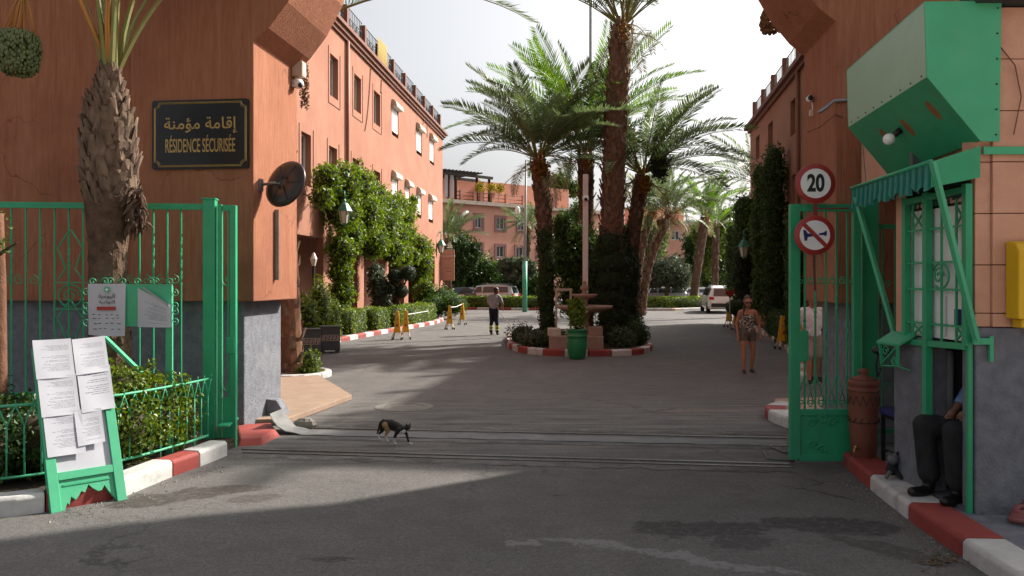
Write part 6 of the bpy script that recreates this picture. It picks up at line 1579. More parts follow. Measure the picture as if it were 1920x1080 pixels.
def face_parts(rt, c, f, glasses=None):
    c, f = Vector(c), Vector(f).normalized(); s = Vector((0, 0, 1)).cross(f).normalized(); z = Vector((0, 0, 1))
    if glasses:
        mb = MB()
        for sg in (-1, 1): mb.ball(c + f * .095 + s * (sg * .034) + z * .005, (.03, .018, .024), 10, 7); mb.tube([c + f * .09 + s * (sg * .06) + z * .008, c + s * (sg * .095) + z * .012], .005, 5)
        mb.tube([c + f * .105 + s * .01 + z * .008, c + f * .105 - s * .01 + z * .008], .005, 5); mb.obj('sunglasses', 'black', rt, True)
    else:
        for sg in (-1, 1): MB().ball(c + f * .088 + s * (sg * .032) + z * .008, .012, 8, 6).obj('eye', 'hair_dark', rt, True)
    MB().ball(c + f * .094 - z * .047, (.02, .02, .006), 8, 5).obj('mouth', 'skin_brown', rt, True)
def hair_cap(rt, c, f, m='hair_dark', r=1.0, bun=None, tail=None):
    c, f = Vector(c), Vector(f).normalized(); z = Vector((0, 0, 1)); segs = [(c + z * .045 * r - f * .015 * r, c + z * .05 * r - f * .035 * r, .094 * r, .092 * r, 0), (c - f * .05 * r + z * .01 * r, c - f * .05 * r - z * .04 * r, .075 * r, .06 * r, 0)]
    if bun: segs.append((c + Vector(bun), c + Vector(bun) + z * .01, .045, .045, 0))
    if tail: segs += [(c - f * .06, c + Vector(tail[0]), .035, .03, 0), (c + Vector(tail[0]), c + Vector(tail[1]), .03, .015, 0)]
    return body('hair', segs, [m], .011, rt, 2)

# woman with sunglasses
wp = G(1402, 698); wr = root('person', 'person in sunglasses, patterned vest top and short brown shorts walking towards the gate', 'person', wp)
o = wp; V_ = lambda x, y, z: Vector((o.x + x, o.y + y, z))
S = []
for sg, fx, fy in ((-1, -.115, -.10), (1, .10, .08)):
    hip, kn, an = V_(sg * .085, 0, .83), V_(sg * .09 + fx * .25, fy * .5 - .03, .45), V_(fx, fy, .075)
    S += [(hip, hip.lerp(kn, .28), .098, .09, 2), (hip.lerp(kn, .28), kn, .082, .054, 0), (kn, kn.lerp(an, .35), .052, .056, 0), (kn.lerp(an, .35), an, .054, .034, 0), (an - Vector((0, 0, .02)), V_(fx + sg * .015, fy - .13, .03), .034, .027, 3), (V_(fx, fy + .03, .03), V_(fx + sg * .015, fy - .14, .018), .028, .022, 3)]
S += [(V_(-.05, 0, .86), V_(.05, 0, .86), .12, .12, 2), (V_(0, 0, .92), V_(0, 0, 1.04), .12, .108, 1), (V_(-.03, 0, 1.04), V_(-.05, 0, 1.2), .105, .11, 1), (V_(.03, 0, 1.04), V_(.05, 0, 1.2), .105, .11, 1), (V_(-.05, -.06, 1.19), V_(.05, -.06, 1.19), .065, .065, 1),
      (V_(-.13, 0, 1.315), V_(.13, 0, 1.315), .052, .052, 0), (V_(-.06, -.02, 1.27), V_(.06, -.02, 1.27), .075, .075, 0), (V_(-.085, -.02, 1.34), V_(-.07, -.07, 1.24), .02, .024, 1), (V_(.085, -.02, 1.34), V_(.07, -.07, 1.24), .02, .024, 1), (V_(0, 0, 1.33), V_(0, -.01, 1.43), .048, .045, 0)]
for sg, ex_, hx in ((-1, -.235, -.225), (1, .25, .255)):
    sh, el, wr_ = V_(sg * .165, 0, 1.30), V_(ex_, .03, 1.04), V_(hx, -.04, .80)
    S += [(sh, el, .05, .038, 0), (el, wr_, .037, .025, 0)]; hand(S, wr_, (0, -.1, -1), (0, 1, 0) if sg > 0 else (0, -1, 0))
hc_ = V_(0, -.02, 1.515); head(S, hc_, (-.05, -1, -.1), r=.98)
body('body', S, ['skin_tan', 'cloth_print', 'cloth_taupe', 'shoe_brown'], .0125, wr)
face_parts(wr, hc_, (-.05, -1, -.1), True); hair_cap(wr, hc_ + Vector((0, .015, .005)), (-.05, -1, 0), 'hair_brown', 1.0, (0, .06, .11), ((-.09, -.02, -.12), (-.11, -.07, -.3)))
MB().tube([V_(-.14, -.0, 1.36), V_(-.1, -.12, 1.15), V_(.12, -.13, .95)], .008, 5).obj('bag_strap', 'cloth_taupe', wr)
# street sweeper
sp_ = G(926, 628); sr = root('person', 'person in grey shirt and dark trousers with reflective bands sweeping the drive', 'person', sp_)
o = sp_; S = []
for sg, fx, fy in ((-1, -.10, .0), (1, .12, -.06)):
    hip, kn, an = V_(sg * .085, 0, .90), V_(fx * .8, fy * .5 - .03, .49), V_(fx, fy, .09)
    S += [(hip, kn, .10, .075, 2), (kn, V_(fx, fy, .36), .072, .07, 2), (V_(fx, fy, .33), V_(fx, fy, .30), .072, .072, 4), (V_(fx, fy, .27), V_(fx, fy, .14), .068, .066, 2), (V_(fx, fy, .22), V_(fx, fy, .20), .07, .07, 4), (an - Vector((0, 0, .04)), V_(fx + .05, fy + .13, .04), .042, .038, 3)]
S += [(V_(-.06, 0, .93), V_(.06, 0, .93), .125, .125, 2), (V_(0, 0, 1.02), V_(.01, 0, 1.12), .145, .145, 1), (V_(-.06, 0, 1.14), V_(-.06, .02, 1.32), .125, .13, 1), (V_(.07, 0, 1.14), V_(.08, .02, 1.32), .125, .13, 1), (V_(-.15, .02, 1.41), V_(.17, .02, 1.41), .068, .068, 1), (V_(.02, .02, 1.42), V_(.05, .04, 1.52), .055, .052, 0)]
for sh, el, wr_ in ((V_(-.19, .02, 1.38), V_(-.20, .16, 1.12), V_(.05, .27, 1.02)), (V_(.20, .02, 1.38), V_(.31, .10, 1.14), V_(.30, .24, .98))):
    S += [(sh, sh.lerp(el, .7), .068, .062, 1), (sh.lerp(el, .6), el, .048, .042, 0), (el, wr_, .042, .03, 0)]; hand(S, wr_, (wr_ - el).normalized() + Vector((.3, 0, -.3)), (0, 0, 1))
hc_ = V_(.10, .06, 1.60); head(S, hc_, (.8, .5, -.5))
body('body', S, ['skin_brown', 'cloth_grey', 'cloth_navy', 'shoe_black', 'reflective'], .015, sr)
face_parts(sr, hc_, (.8, .5, -.5)); hair_cap(sr, hc_, (.8, .5, -.3))
bt = root('broom', 'long handled broom held by the street sweeper', 'broom', G(968, 632))
e0, e1 = V_(.02, .26, 1.05), Vector((G(966, 630).x, o.y + .35, .10))
MB().tube([e0 - (e1 - e0).normalized() * .25, e1], .014, 6).obj('handle', 'box_cream', bt, True)
MB().prism([e1 + Vector((-.05, -.04, .03)), e1 + Vector((.05, -.04, .03)), e1 + Vector((.2, -.06, -.09)), e1 + Vector((-.02, -.06, -.09))], (0, .1, 0)).obj('bristles', 'wood_dark', bt)
# man in white shirt behind the right gate leaf
mp_ = G(1522, 719); mr2 = root('person', 'person in white shirt and beige shorts behind the right gate leaf', 'person', mp_)
o = mp_; S = []
for sg, fx, fy in ((-1, -.10, -.12), (1, .13, .14)):
    hip, kn, an = V_(sg * .09, 0, .88), V_(fx * .9, fy * .5 - .02, .49), V_(fx, fy, .09)
    S += [(hip, hip.lerp(kn, .85), .108, .098, 2), (hip.lerp(kn, .8), kn, .07, .06, 0), (kn, kn.lerp(an, .35), .058, .06, 0), (kn.lerp(an, .3), an, .058, .038, 0), (an - Vector((0, 0, .04)), V_(fx, fy - .16, .04), .042, .036, 3), (V_(fx, fy + .04, .025), V_(fx, fy - .17, .022), .03, .03, 4)]
S += [(V_(-.06, 0, .92), V_(.06, 0, .92), .13, .13, 2), (V_(-.04, 0, .98), V_(.04, 0, .98), .14, .14, 1), (V_(0, 0, 1.0), V_(0, 0, 1.2), .15, .15, 1), (V_(-.07, 0, 1.12), V_(-.08, 0, 1.30), .13, .13, 1), (V_(.07, 0, 1.12), V_(.08, 0, 1.30), .13, .13, 1), (V_(-.17, 0, 1.41), V_(.17, 0, 1.41), .07, .07, 1), (V_(0, 0, 1.42), V_(0, -.02, 1.54), .058, .055, 0)]
for sh, el, wr_ in ((V_(-.20, 0, 1.38), V_(-.27, .04, 1.10), V_(-.25, -.12, .88)), (V_(.20, 0, 1.38), V_(.28, .06, 1.10), V_(.30, .0, .86))):
    S += [(sh, sh.lerp(el, .65), .075, .07, 1), (sh.lerp(el, .6), el, .052, .045, 0), (el, wr_, .044, .03, 0)]; hand(S, wr_, (wr_ - el).normalized(), (0, 1, 0))
hc_ = V_(0, -.02, 1.63); head(S, hc_, (-.2, -1, 0))
body('body', S, ['skin_tan', 'cloth_white', 'cloth_beige', 'shoe_black', 'sole'], .0135, mr2); face_parts(mr2, hc_, (-.2, -1, 0)); hair_cap(mr2, hc_, (-.2, -1, 0))
# seated guard (legs in the doorway, the rest behind the booth wall)
gr_ = root('person', 'seated person in black trousers and light blue shirt inside the booth doorway', 'person', (4.1, 6.85, F0))
S = []
for hip, kn, an, toe in ((Vector((4.14, 6.90, .66)), Vector((3.57, 6.93, .745)), Vector((3.61, 6.93, .24)), Vector((3.43, 6.86, .17))), (Vector((4.14, 6.66, .66)), Vector((3.67, 6.64, .74)), Vector((3.71, 6.66, .24)), Vector((3.54, 6.55, .17)))):
    S += [(hip, kn, .125, .095, 2), (kn, kn.lerp(an, .5), .094, .088, 2), (kn.lerp(an, .5), an + Vector((0, 0, .09)), .088, .092, 2), (an + Vector((0, 0, .02)), an - Vector((0, 0, .04)), .05, .05, 3), (an - Vector((0, 0, .05)), an.lerp(toe, .6) - Vector((0, 0, .03)), .05, .05, 3), (an.lerp(toe, .5) - Vector((0, 0, .03)), toe + Vector((0, 0, .015)), .05, .042, 3)]
S += [(Vector((4.24, 6.78, .68)), Vector((4.24, 6.94, .68)), .15, .15, 2), (Vector((4.24, 6.80, .80)), Vector((4.22, 6.78, 1.10)), .16, .17, 1), (Vector((4.22, 6.64, 1.24)), Vector((4.22, 6.94, 1.24)), .09, .09, 1), (Vector((4.22, 6.78, 1.28)), Vector((4.20, 6.78, 1.38)), .06, .058, 0)]
for sh, el, wr_ in ((Vector((4.20, 6.98, 1.20)), Vector((4.00, 7.03, 1.00)), Vector((3.84, 6.92, .89))), (Vector((4.20, 6.60, 1.20)), Vector((4.02, 6.56, .98)), Vector((3.86, 6.70, .89)))):
    S += [(sh, el, .075, .065, 1), (el, el.lerp(wr_, .6), .06, .052, 1), (el.lerp(wr_, .5), wr_, .042, .034, 0)]; hand(S, wr_, (wr_ - el).normalized(), (0, 0, 1))
hc_ = Vector((4.18, 6.78, 1.48)); head(S, hc_, (-1, -.1, -.2)); body('body', S, ['skin_brown', 'cloth_blue', 'cloth_black', 'shoe_black'], .014, gr_); face_parts(gr_, hc_, (-1, -.1, -.2)); hair_cap(gr_, hc_, (-1, -.1, 0))

# cat walking to the right
cp_ = G(740, 833); ct = root('cat', 'black, white and ginger cat walking across the drive', 'cat', cp_)
def cpt(px, py, dy=0.0):
    d = cp_.y + dy; return Vector(((px - CX) / FPX * d, d, CAMH + (HY - py) / FPX * d))
S = [(cpt(722, 794), cpt(733, 794), .050, .052, 0), (cpt(733, 794), cpt(745, 799), .052, .050, 0), (cpt(744, 799), cpt(752, 803), .050, .048, 0), (cpt(752, 802), cpt(760, 803), .036, .03, 0), (cpt(751, 809, -.01), cpt(757, 809, -.02), .032, .026, 1),
     (cpt(764, 801), cpt(766, 801), .034, .034, 0), (cpt(768, 804, -.005), cpt(770.5, 805, -.005), .02, .015, 1),
     (cpt(762, 797, -.018), cpt(762, 794, -.02), .012, .005, 0), (cpt(768, 797, .012), cpt(769.5, 793, .012), .012, .005, 0),
     # tail
     (cpt(719, 788), cpt(713, 793), .017, .016, 0), (cpt(713, 793), cpt(710, 806), .016, .014, 0), (cpt(710, 806), cpt(707, 813), .013, .009, 0),
     # hind legs: thigh, shank to hock, metatarsus, paw
     (cpt(722, 797, -.035), cpt(727, 808, -.035), .040, .026, 2), (cpt(727, 808, -.035), cpt(723, 817, -.035), .022, .015, 2), (cpt(723, 817, -.035), cpt(725, 825, -.035), .014, .012, 1), (cpt(725, 826.5, -.035), cpt(728, 827, -.035), .013, .012, 1),
     (cpt(720, 797, .035), cpt(716, 808, .035), .038, .025, 0), (cpt(716, 808, .035), cpt(711, 813, .035), .02, .014, 0), (cpt(711, 813, .035), cpt(710, 821, .035), .013, .011, 1), (cpt(710, 822, .035), cpt(713, 823, .035), .012, .011, 1),
     # forelegs
     (cpt(747, 805, -.035), cpt(742, 815, -.035), .034, .021, 0), (cpt(742, 815, -.035), cpt(740, 820, -.035), .02, .017, 0), (cpt(740, 820, -.035), cpt(739, 830, -.035), .016, .013, 1), (cpt(739, 831.5, -.035), cpt(742, 832, -.035), .014, .013, 1),
     (cpt(755, 806, .03), cpt(762, 813, .03), .03, .019, 0), (cpt(762, 813, .03), cpt(766, 828, .03), .017, .013, 0), (cpt(766, 830, .03), cpt(773, 833, .03), .014, .013, 1),
     (cpt(735, 801), cpt(746, 806), .036, .036, 0)]
body('body', S, ['fur_black', 'fur_white', 'fur_ginger'], .0055, ct, 3)
for dy in (-.022, .014): MB().ball(cpt(768.5, 801, dy), .006, 6, 5).obj('eye', 'gold', ct, True)

# ================================================================== ISLAND
def ig(px, py): 
    p = G(px, py); return p
palm('very tall date palm rising out of the frame on the island', (3.02, 24.2, 0), (3.30, 24.0, 9.6), .34, .31, 'pA', 4.2, 48, 'palm_leaf', 420, .26, (-.12, 0, 0), (0.0, 3.3), .40, 2, 21, .33, 'trunk_warm')
palm('short island palm with wide low crown, leftmost of the island palms', (1.05, 24.6, 0), (.80, 24.5, 5.65), .16, .24, 'pB', 3.15, 46, 'palm_leaf', 220, .22, (.12, 0, 0), (0.6, 4.6), .42, 2, 22, .22)
palm('bright green upright palm behind the white pole on the island', (2.6, 27.6, 0), (2.52, 27.4, 6.3), .22, .28, 'pC', 4.5, 52, 'palm_leaf_bright', 180, .20, None, (0, 3.8), .44, 2, 23)
palm('dusty green palm on the right side of the island', (3.75, 25.6, 0), (4.2, 25.8, 5.35), .19, .24, 'pD', 3.7, 46, 'palm_leaf', 180, .20, (-.15, 0, 0), (0.4, 4.6), .42, 2, 24)
# bird-nest like dry clump in that palm
foliage_thing('dry_palm_clump', 'dark dry clump hanging in the right island palm', 'dry clump', [(P(1237, 308, 25.2), (.34, .3, .55))], 900, .10, 'leaf_dark', k=.8).data.materials[0] = M('leaf_dark')
def ivy_col(label, base, r, h, n, m='leaf_ivy_dark', size=.085, cat='ivy', group='ivy grown trunks'):
    bl = [((base[0] + .06 * math.sin(i * 2.1), base[1], r * .6 + (h - r) * i / 5), (r * random.uniform(.85, 1.12), r, h / 6)) for i in range(6)]
    return foliage_thing('ivy', label, cat, bl, n, size, m, group, droop=.6, shell=.16)
random.seed(5)
ivy_col('dark ivy clothing the leftmost island palm trunk', (1.03, 24.4), .30, 3.3, 3200)
ivy_col('dense dark ivy clothing the tall palm trunk', (2.95, 24.0), .62, 3.3, 5200, 'leaf_dark')
ivy_col('dense ivy clothing the right island palm trunk', (3.72, 25.3), .42, 2.9, 3600, 'leaf_dark')
foliage_thing('climber', 'bright green leafy climber between the island palms', 'climber', [((1.7, 25.2, 2.6), (.55, .5, .7)), ((2.2, 25.5, 3.0), (.5, .5, .8)), ((2.0, 25.2, 1.5), (.65, .5, .8)), ((1.6, 25.2, 3.6), (.4, .4, .5)), ((2.45, 25.2, 1.9), (.5, .5, .9)), ((3.4, 25.6, 3.4), (.35, .35, .6))], 7500, .12, 'leaf_mid', droop=.5)
for (lb_, px, py, rx, rz2, d, m, n) in [
    ('silvery low shrub at the left front of the island', 1000, 628, .42, .34, 22.4, 'leaf_olive', 2200), ('greyish shrub at the right front of the island', 1165, 632, .40, .38, 22.3, 'leaf_olive', 2200), ('loose leafy shrub at the right edge of the island', 1193, 622, .36, .5, 23.0, 'leaf_ivy_dark', 1500),
    ('sprawling leafy shrub at the left edge of the island', 978, 605, .45, .40, 23.8, 'leaf_olive', 1500), ('low green ground plants beside the fountain', 1040, 620, .5, .32, 23.0, 'leaf_mid', 1500), ('dark evergreen ball shrub behind the greyish shrub', 1140, 615, .45, .45, 23.0, 'leaf_dark', 1800)]:
    p = P(px, py, d); foliage_thing('shrub', lb_, 'shrub', [(Vector((p.x, p.y, rz2 * .85)), (rx, .4, rz2)), (Vector((p.x + .15, p.y + .2, rz2 * .7)), (rx * .8, .35, rz2 * .8))], n, .075, m, 'island shrubs')
# fountain
fc = Vector((2.02, 22.3, .12)); ft = root('fountain', 'two-tier pink stone fountain on the island', 'fountain', fc)
MB().lathe([(.22, 0), (.24, .15), (.16, .3), (.13, .8), (.2, .95)], c=fc, n=20).obj('pedestal', 'stone_pink', ft, True)
MB().lathe([(.2, .95), (.55, 1.02), (.78, 1.1), (.80, 1.16), (.74, 1.17), (.3, 1.08)], c=fc, n=32).obj('lower_bowl', 'stone_pink', ft, True)
MB().lathe([(.10, 1.1), (.10, 1.30), (.14, 1.36)], c=fc, n=16).obj('stem', 'stone_pink', ft, True)
MB().lathe([(.13, 1.36), (.27, 1.39), (.36, 1.45), (.36, 1.49), (.15, 1.45)], c=fc, n=28).obj('upper_bowl', 'stone_pink', ft, True)
MB().lathe([(.09, 1.44), (.09, 1.52), (.05, 1.56), (.12, 1.63), (.12, 1.69), (.04, 1.76), (.07, 1.81), (.02, 1.86)], c=fc, n=16).obj('finial', 'stone_pink', ft, True)
stp = root('stone_steps', 'pale stepped stone plinth behind the green pot', 'plinth', (1.75, 21.4, 0))
MB().box((1.72, 21.55, .26), (1.42, .6, .48)).obj('step', 'stone_pink', stp, bevel=.01); MB().box((2.25, 21.62, .62), (.36, .4, .24)).obj('step', 'stone_pink', stp, bevel=.01); MB().box((1.14, 21.66, .60), (.34, .4, .20)).obj('step', 'stone_cream', stp, bevel=.01)
pt = G(1082, 673); pot = root('plant_pot', 'tall glazed green pot with leafy plant before the island', 'pot', pt)
MB().lathe([(.17, 0), (.19, .01), (.23, .12), (.255, .32), (.255, .50), (.245, .56), (.262, .57), (.262, .60), (.245, .61), (.25, .70), (.275, .72), (.275, .76), (.24, .76), (.23, .70)], c=pt, n=32).obj('pot', 'pot_green', pot, True)
q, nr = blob_points([(pt + up * 1.05, (.28, .28, .40)), (pt + up * 1.3, (.24, .24, .3))], 520, .4, .3)
core = MB()
for k in range(9): core.tube([pt + up * .7, pt + Vector((random.uniform(-.2, .2), random.uniform(-.2, .2), random.uniform(1.1, 1.55)))], [.012, .004], 4)
link('foliage', leaf_mesh('foliage', q, nr, .17, .36, ('leaf_ivy', 'twig'), .9, core, -.8), pot)
# white pole with small camera, concrete table
wpz = 23.2; b_ = P(1097, 560, wpz); po = root('camera_pole', 'square white pole with a small camera on the island', 'pole', (b_.x, wpz, .1))
MB().bar((b_.x, wpz, .1), (P(1098, 327, wpz).x, wpz, P(1098, 327, wpz).z), .15, .15).obj('shaft', 'pole_white', po, bevel=.01)
pcam = P(1098, 372, wpz - .15); MB().ball(pcam, (.10, .10, .09), 12, 8).obj('camera_dome', 'white', po, True); MB().ball(pcam + Vector((0, -.07, -.03)), .05, 10, 7).obj('camera_lens', 'black', po, True)
ptl = root('arbour_frame', 'small pale wooden frame behind the fountain', 'frame', P(1057, 600, 24.2))
for x in (1043, 1070): MB().bar(Vector((P(x, 0, 24.2).x, 24.2, .1)), P(x, 545, 24.2), .06).obj('post', 'box_cream', ptl)
MB().bar(P(1040, 543, 24.2), P(1073, 543, 24.2), .08).obj('beam', 'box_cream', ptl)
# tall thin lamp mast behind the palms
mz = 30.0; ms = root('lamp_mast', 'tall thin dark mast rising between the island palms', 'mast', (P(1108, 0, mz).x, mz, 0))
MB().tube([(P(1108, 0, mz).x, mz, 0), (P(1108, 0, mz).x, mz, 13)], [.10, .065], 10).obj('shaft', 'pole_grey', ms, True); MB().lathe([(.2, 0), (.2, .3), (.12, .34)], c=(P(1108, 0, mz).x, mz, 0), n=12).obj('base', 'pole_grey', ms); MB().box((P(1108, 0, mz).x, mz - .3, 13), (.3, .8, .12)).obj('lamp_head', 'dark_metal', ms)

# ================================================================== LEFT SIDE PLANTING AND FURNITURE
palm('date palm behind the left pier with one frond arching into the opening', (-4.65, 16.7, 0), (-4.9, 16.5, 6.9), .30, .3, 'pE', 4.6, 14, 'palm_leaf', 130, .24, None, (0, 4), .5, 0, 31, .28, 'trunk_warm',
     frond_dirs=[(-.12, 2), (.5, 1), (1.4, 2), (2.2, 3), (2.9, 2), (3.6, 3), (4.2, 2), (2.5, 1), (3.2, 1), (1.9, 0), (2.7, 4), (3.4, 0), (2.0, 4), (4.0, 1)], nl=60)
pe_ = bpy.data.objects['palm_tree.005']
_fm = frond_mesh('frond', 5.6, .55, -.62, 80, .5, .03, 'palm_leaf', pet=.3, rad=.035)
fo = bpy.data.objects.new('frond', _fm); COL.objects.link(fo); fo.parent = pe_; fo.matrix_parent_inverse = PINV[pe_.name]; fo.location = (-4.85, 16.4, 6.75); fo.rotation_euler = (.25, 0, -.06)
palm('date palm hidden behind the right pier, its dry bunch hanging in the opening', (6.95, 16.5, 0), (6.95, 16.5, 7.4), .28, .3, 'pF', 2.3, 14, 'palm_leaf', 120, .24, None, (0, 3), .4, 0, 32, .28, 'trunk_warm')
db = root('date_bunch', 'dry brown date bunch hanging in the sky beside the right arch corner', 'date bunch', P(1447, 42, 14.5))
date_bunch(db, P(1500, -60, 15.6), P(1447, 40, 14.5), (.20, .2, .2), 14, 260, 'petiole_orange', 'dry_brown', (.03, .045))
e9 = P(1500, -60, 15.6); MB().tube([(6.95, 16.5, 7.5), (6.5, 16.2, 8.2), (6.0, 15.9, 8.4), e9], [.03, .028, .024, .016], 7).obj('bunch_stalk', 'petiole_orange', db, True)
# black planter boxes
def planter(label, px, py, rz):
    c = G(px, py); r = root('planter_box', label, 'planter', c, rz, 'dark planter boxes', local=True); s, h = .50, .74
    for sx in (-1, 1):
        for sy in (-1, 1): MB().box((sx * .2, sy * .2, .04), (.07, .07, .08)).obj('foot', 'planter_grey', r)
    MB().box((0, 0, .08 + .33), (s, s, .66)).obj('box', 'planter_grey', r, bevel=.012); MB().box((0, 0, h - .02), (s + .03, s + .03, .035)).obj('rim', 'planter_grey', r)
    mb = MB()
    for k in range(4):
        R = Matrix.Rotation(k * PI / 2, 4, 'Z')
        for j in range(5):
            x = -.19 + j * .095; p = [(R @ Vector((x + .03 * math.cos(a), -s / 2 - .004, .42 + .05 * math.sin(a)))) for a in np.linspace(0, 2 * PI, 8)]; mb.tube(p, .007, 4, caps=False)
            mb.tube([R @ Vector((x - .04, -s / 2 - .004, .36)), R @ Vector((x + .04, -s / 2 - .004, .48))], .006, 4)
        for z in (.345, .495): mb.tube([R @ Vector((-.23, -s / 2 - .003, z)), R @ Vector((.23, -s / 2 - .003, z))], .006, 4)
    mb.obj('white_pattern', 'stone_cream', r)['kind'] = 'stuff'
    MB().box((0, 0, h - .03), (s - .06, s - .06, .04)).obj('soil', 'soil', r)
    return r
planter('nearer dark planter box with pale lattice band', 581, 669, .35); planter('farther dark planter box with pale lattice band', 619, 661, .30)
pc_ = G(568, 650); tag(MB().box((pc_.x, pc_.y, .42), (.28, .3, .84)).box((pc_.x, pc_.y, .86), (.34, .36, .05)).obj('cream_pedestal', 'box_cream'), 'cream square pedestal behind the nearer planter box', 'pedestal')
def shrub_at(label, px, py, d, rx, rz_, n, m, size=.08, group='shrubs along the left building', cz=None):
    p = P(px, py, d); h = rz_
    return foliage_thing('shrub', label, 'shrub', [(Vector((p.x, d, cz if cz is not None else max(rz_ * .9, p.z))), (rx, rx, rz_)), (Vector((p.x + rx * .2, d, .3)), (rx * .8, rx * .8, .3))], n, size, m, group)
shrub_at('tall yellow-green conifer shrub behind the planter boxes', 600, 570, 24.3, .42, 1.05, 4200, 'leaf_thuja', .07, cz=1.05)
shrub_at('second yellow-green conifer shrub nearest the ivy column', 622, 590, 25.5, .32, .75, 2200, 'leaf_thuja', .07, cz=.75)
shrub_at('broad leafed green plant beside the left pier palm', 572, 580, 22.5, .45, .7, 1500, 'leaf_ivy', .11, cz=.9)
shrub_at('small tuft of grass on the palm bed', 577, 694, 16.4, .28, .12, 1200, 'leaf_hedge', .05, cz=.16)
hedge('small square hedge nearest the planter boxes', (-6.05, 27.6), (-5.75, 29.3), .95, .95, 4200, .07, group='clipped hedges on the left'); hedge('second square hedge along the left kerb', (-5.5, 29.9), (-5.15, 31.4), .85, .92, 3600, .07, group='clipped hedges on the left'); hedge('long clipped hedge along the left kerb', (-5.0, 32.0), (-3.95, 38.2), .8, .9, 8000, .08, group='clipped hedges on the left')
def lz(px, off=1.0): return fz_left(px) - off
ivb = []
for (px, py, r) in [(612, 335, 30), (640, 345, 42), (668, 348, 40), (698, 372, 36), (722, 395, 36), (604, 370, 24), (640, 395, 42), (680, 400, 44), (715, 425, 40), (655, 440, 32), (700, 455, 34), (640, 470, 30), (638, 510, 28), (640, 550, 28), (636, 585, 26)]:
    d = lz(px, 1.3) * .97; p = P(px, py, d); q = r / FPX * d; ivb.append((p, (q, q * .8, q * 1.05)))
foliage_thing('ivy', 'big sunlit ivy cascading down the arcade of the left building, nearest mass', 'ivy', ivb, 17000, .14, 'leaf_ivy', 'ivy on the left building', droop=.8, shell=.2)
ivb = []
for (px, py, r) in [(742, 385, 26), (755, 410, 26), (765, 395, 20), (742, 440, 30), (760, 440, 24), (735, 470, 28), (755, 480, 22), (775, 375, 10)]:
    d = lz(px, 1.3); p = P(px, py, d); q = r / FPX * d; ivb.append((p, (q, q * .8, q * 1.05)))
foliage_thing('ivy', 'second ivy mass on the left building under the roller shutters', 'ivy', ivb, 6500, .15, 'leaf_ivy', 'ivy on the left building', droop=.8, shell=.2)
ivb = []
for (px, py, r) in [(785, 460, 22), (797, 470, 20), (790, 495, 24), (790, 520, 20), (788, 545, 20), (775, 480, 16)]:
    d = lz(px, 1.6); p = P(px, py, d); q = r / FPX * d; ivb.append((p, (q, q * .8, q * 1.05)))
foliage_thing('ivy', 'rounded ivy column at the far corner of the left building', 'ivy', ivb, 4500, .15, 'leaf_ivy', 'ivy on the left building', droop=.8, shell=.2)
foliage_thing('shrub', 'tall glossy shrub with pale leaves between ivy and topiary', 'shrub', [(P(712, 540, 33), (.5, .5, .7)), (P(716, 575, 33), (.45, .5, .7)), (P(705, 515, 33.5), (.35, .4, .5))], 2600, .14, 'leaf_olive', 'shrubs along the left building')
tpb = [(741, 518, 14), (766, 512, 15), (752, 546, 13), (727, 540, 12)]
tr_ = root('topiary_tree', 'cloud pruned dark topiary with ball heads behind the hedge', 'tree', (P(750, 0, 33).x, 33, 0))
MB().tube([(P(748, 0, 33).x, 33, 0), P(747, 560, 33), P(752, 530, 33)], [.09, .07, .05], 8).obj('trunk', 'bark', tr_, True)
for px, py, r in tpb:
    p = P(px, py, 33); q = r / FPX * 33; pp, nr = blob_points([(p, (q, q, q))], 900, .06, .05)
    MB().tube([P(748, 565, 33), p], .04, 6).obj('limb', 'bark', tr_, True); link('crown', leaf_mesh('crown', pp, nr, .07, .5, ('leaf_dark', 'leaf_dark'), .6, blob_core([(p, (q, q, q))], .88)), tr_)
foliage_thing('shrub', 'large rounded bush at the far end of the left hedge', 'shrub', [(P(828, 562, 42), (.85, .8, .75)), (P(850, 572, 41), (.8, .7, .6)), (P(815, 575, 41), (.7, .7, .65))], 6000, .10, 'leaf_mid', 'shrubs along the left building')
foliage_thing('shrub', 'lime green leafy shrub under the ivy column corner', 'shrub', [(P(797, 545, 42), (.55, .5, .6)), (P(790, 565, 42), (.45, .5, .5))], 2000, .13, 'leaf_thuja', 'shrubs along the left building')
# lanterns
def lantern(label, c, s=1.0, arm=None):
    r = root('street_lantern', label, 'lantern', c, group='wall lanterns'); F = Matrix.Translation(c) @ Matrix.Diagonal((s, s, s, 1))
    MB().lathe([(.10, -.42), (.12, -.40), (.20, 0), (.22, .01)], n=6, Mx=F).obj('glass_body', 'lantern_glass', r)
    mb = MB()
    for k in range(6):
        a = k * PI / 3; mb.bar(F @ Vector((.115 * math.cos(a), .115 * math.sin(a), -.41)), F @ Vector((.215 * math.cos(a), .215 * math.sin(a), .0)), .02 * s)
    mb.obj('cage', 'lantern_green', r)
    MB().lathe([(.27, 0), (.24, .05), (.12, .26), (.05, .30), (.05, .36), (.02, .42)], n=6, Mx=F).obj('hood', 'lantern_green', r)
    MB().lathe([(.03, -.50), (.10, -.43), (.11, -.41)], n=6, Mx=F).obj('base', 'lantern_green', r)
    if arm is not None:
        a = Vector(arm); tp = F @ Vector((0, 0, .42)); mb = MB(); mb.tube([a, a.lerp(tp, .6) + Vector((0, 0, .3 * s)), tp + Vector((0, 0, .25 * s)), tp], .025 * s, 6); mb.tube(spiral(a.lerp(tp, .6) + Vector((0, 0, .12)), (tp - a).normalized(), up, .13 * s, 1.2), .015, 5); mb.obj('bracket', 'lantern_green', r, True)
    return r
p = P(646, 396, 27.0); lantern('green wall lantern against the big ivy', p, 1.0, p + Vector((-1.0, .4, .5)))
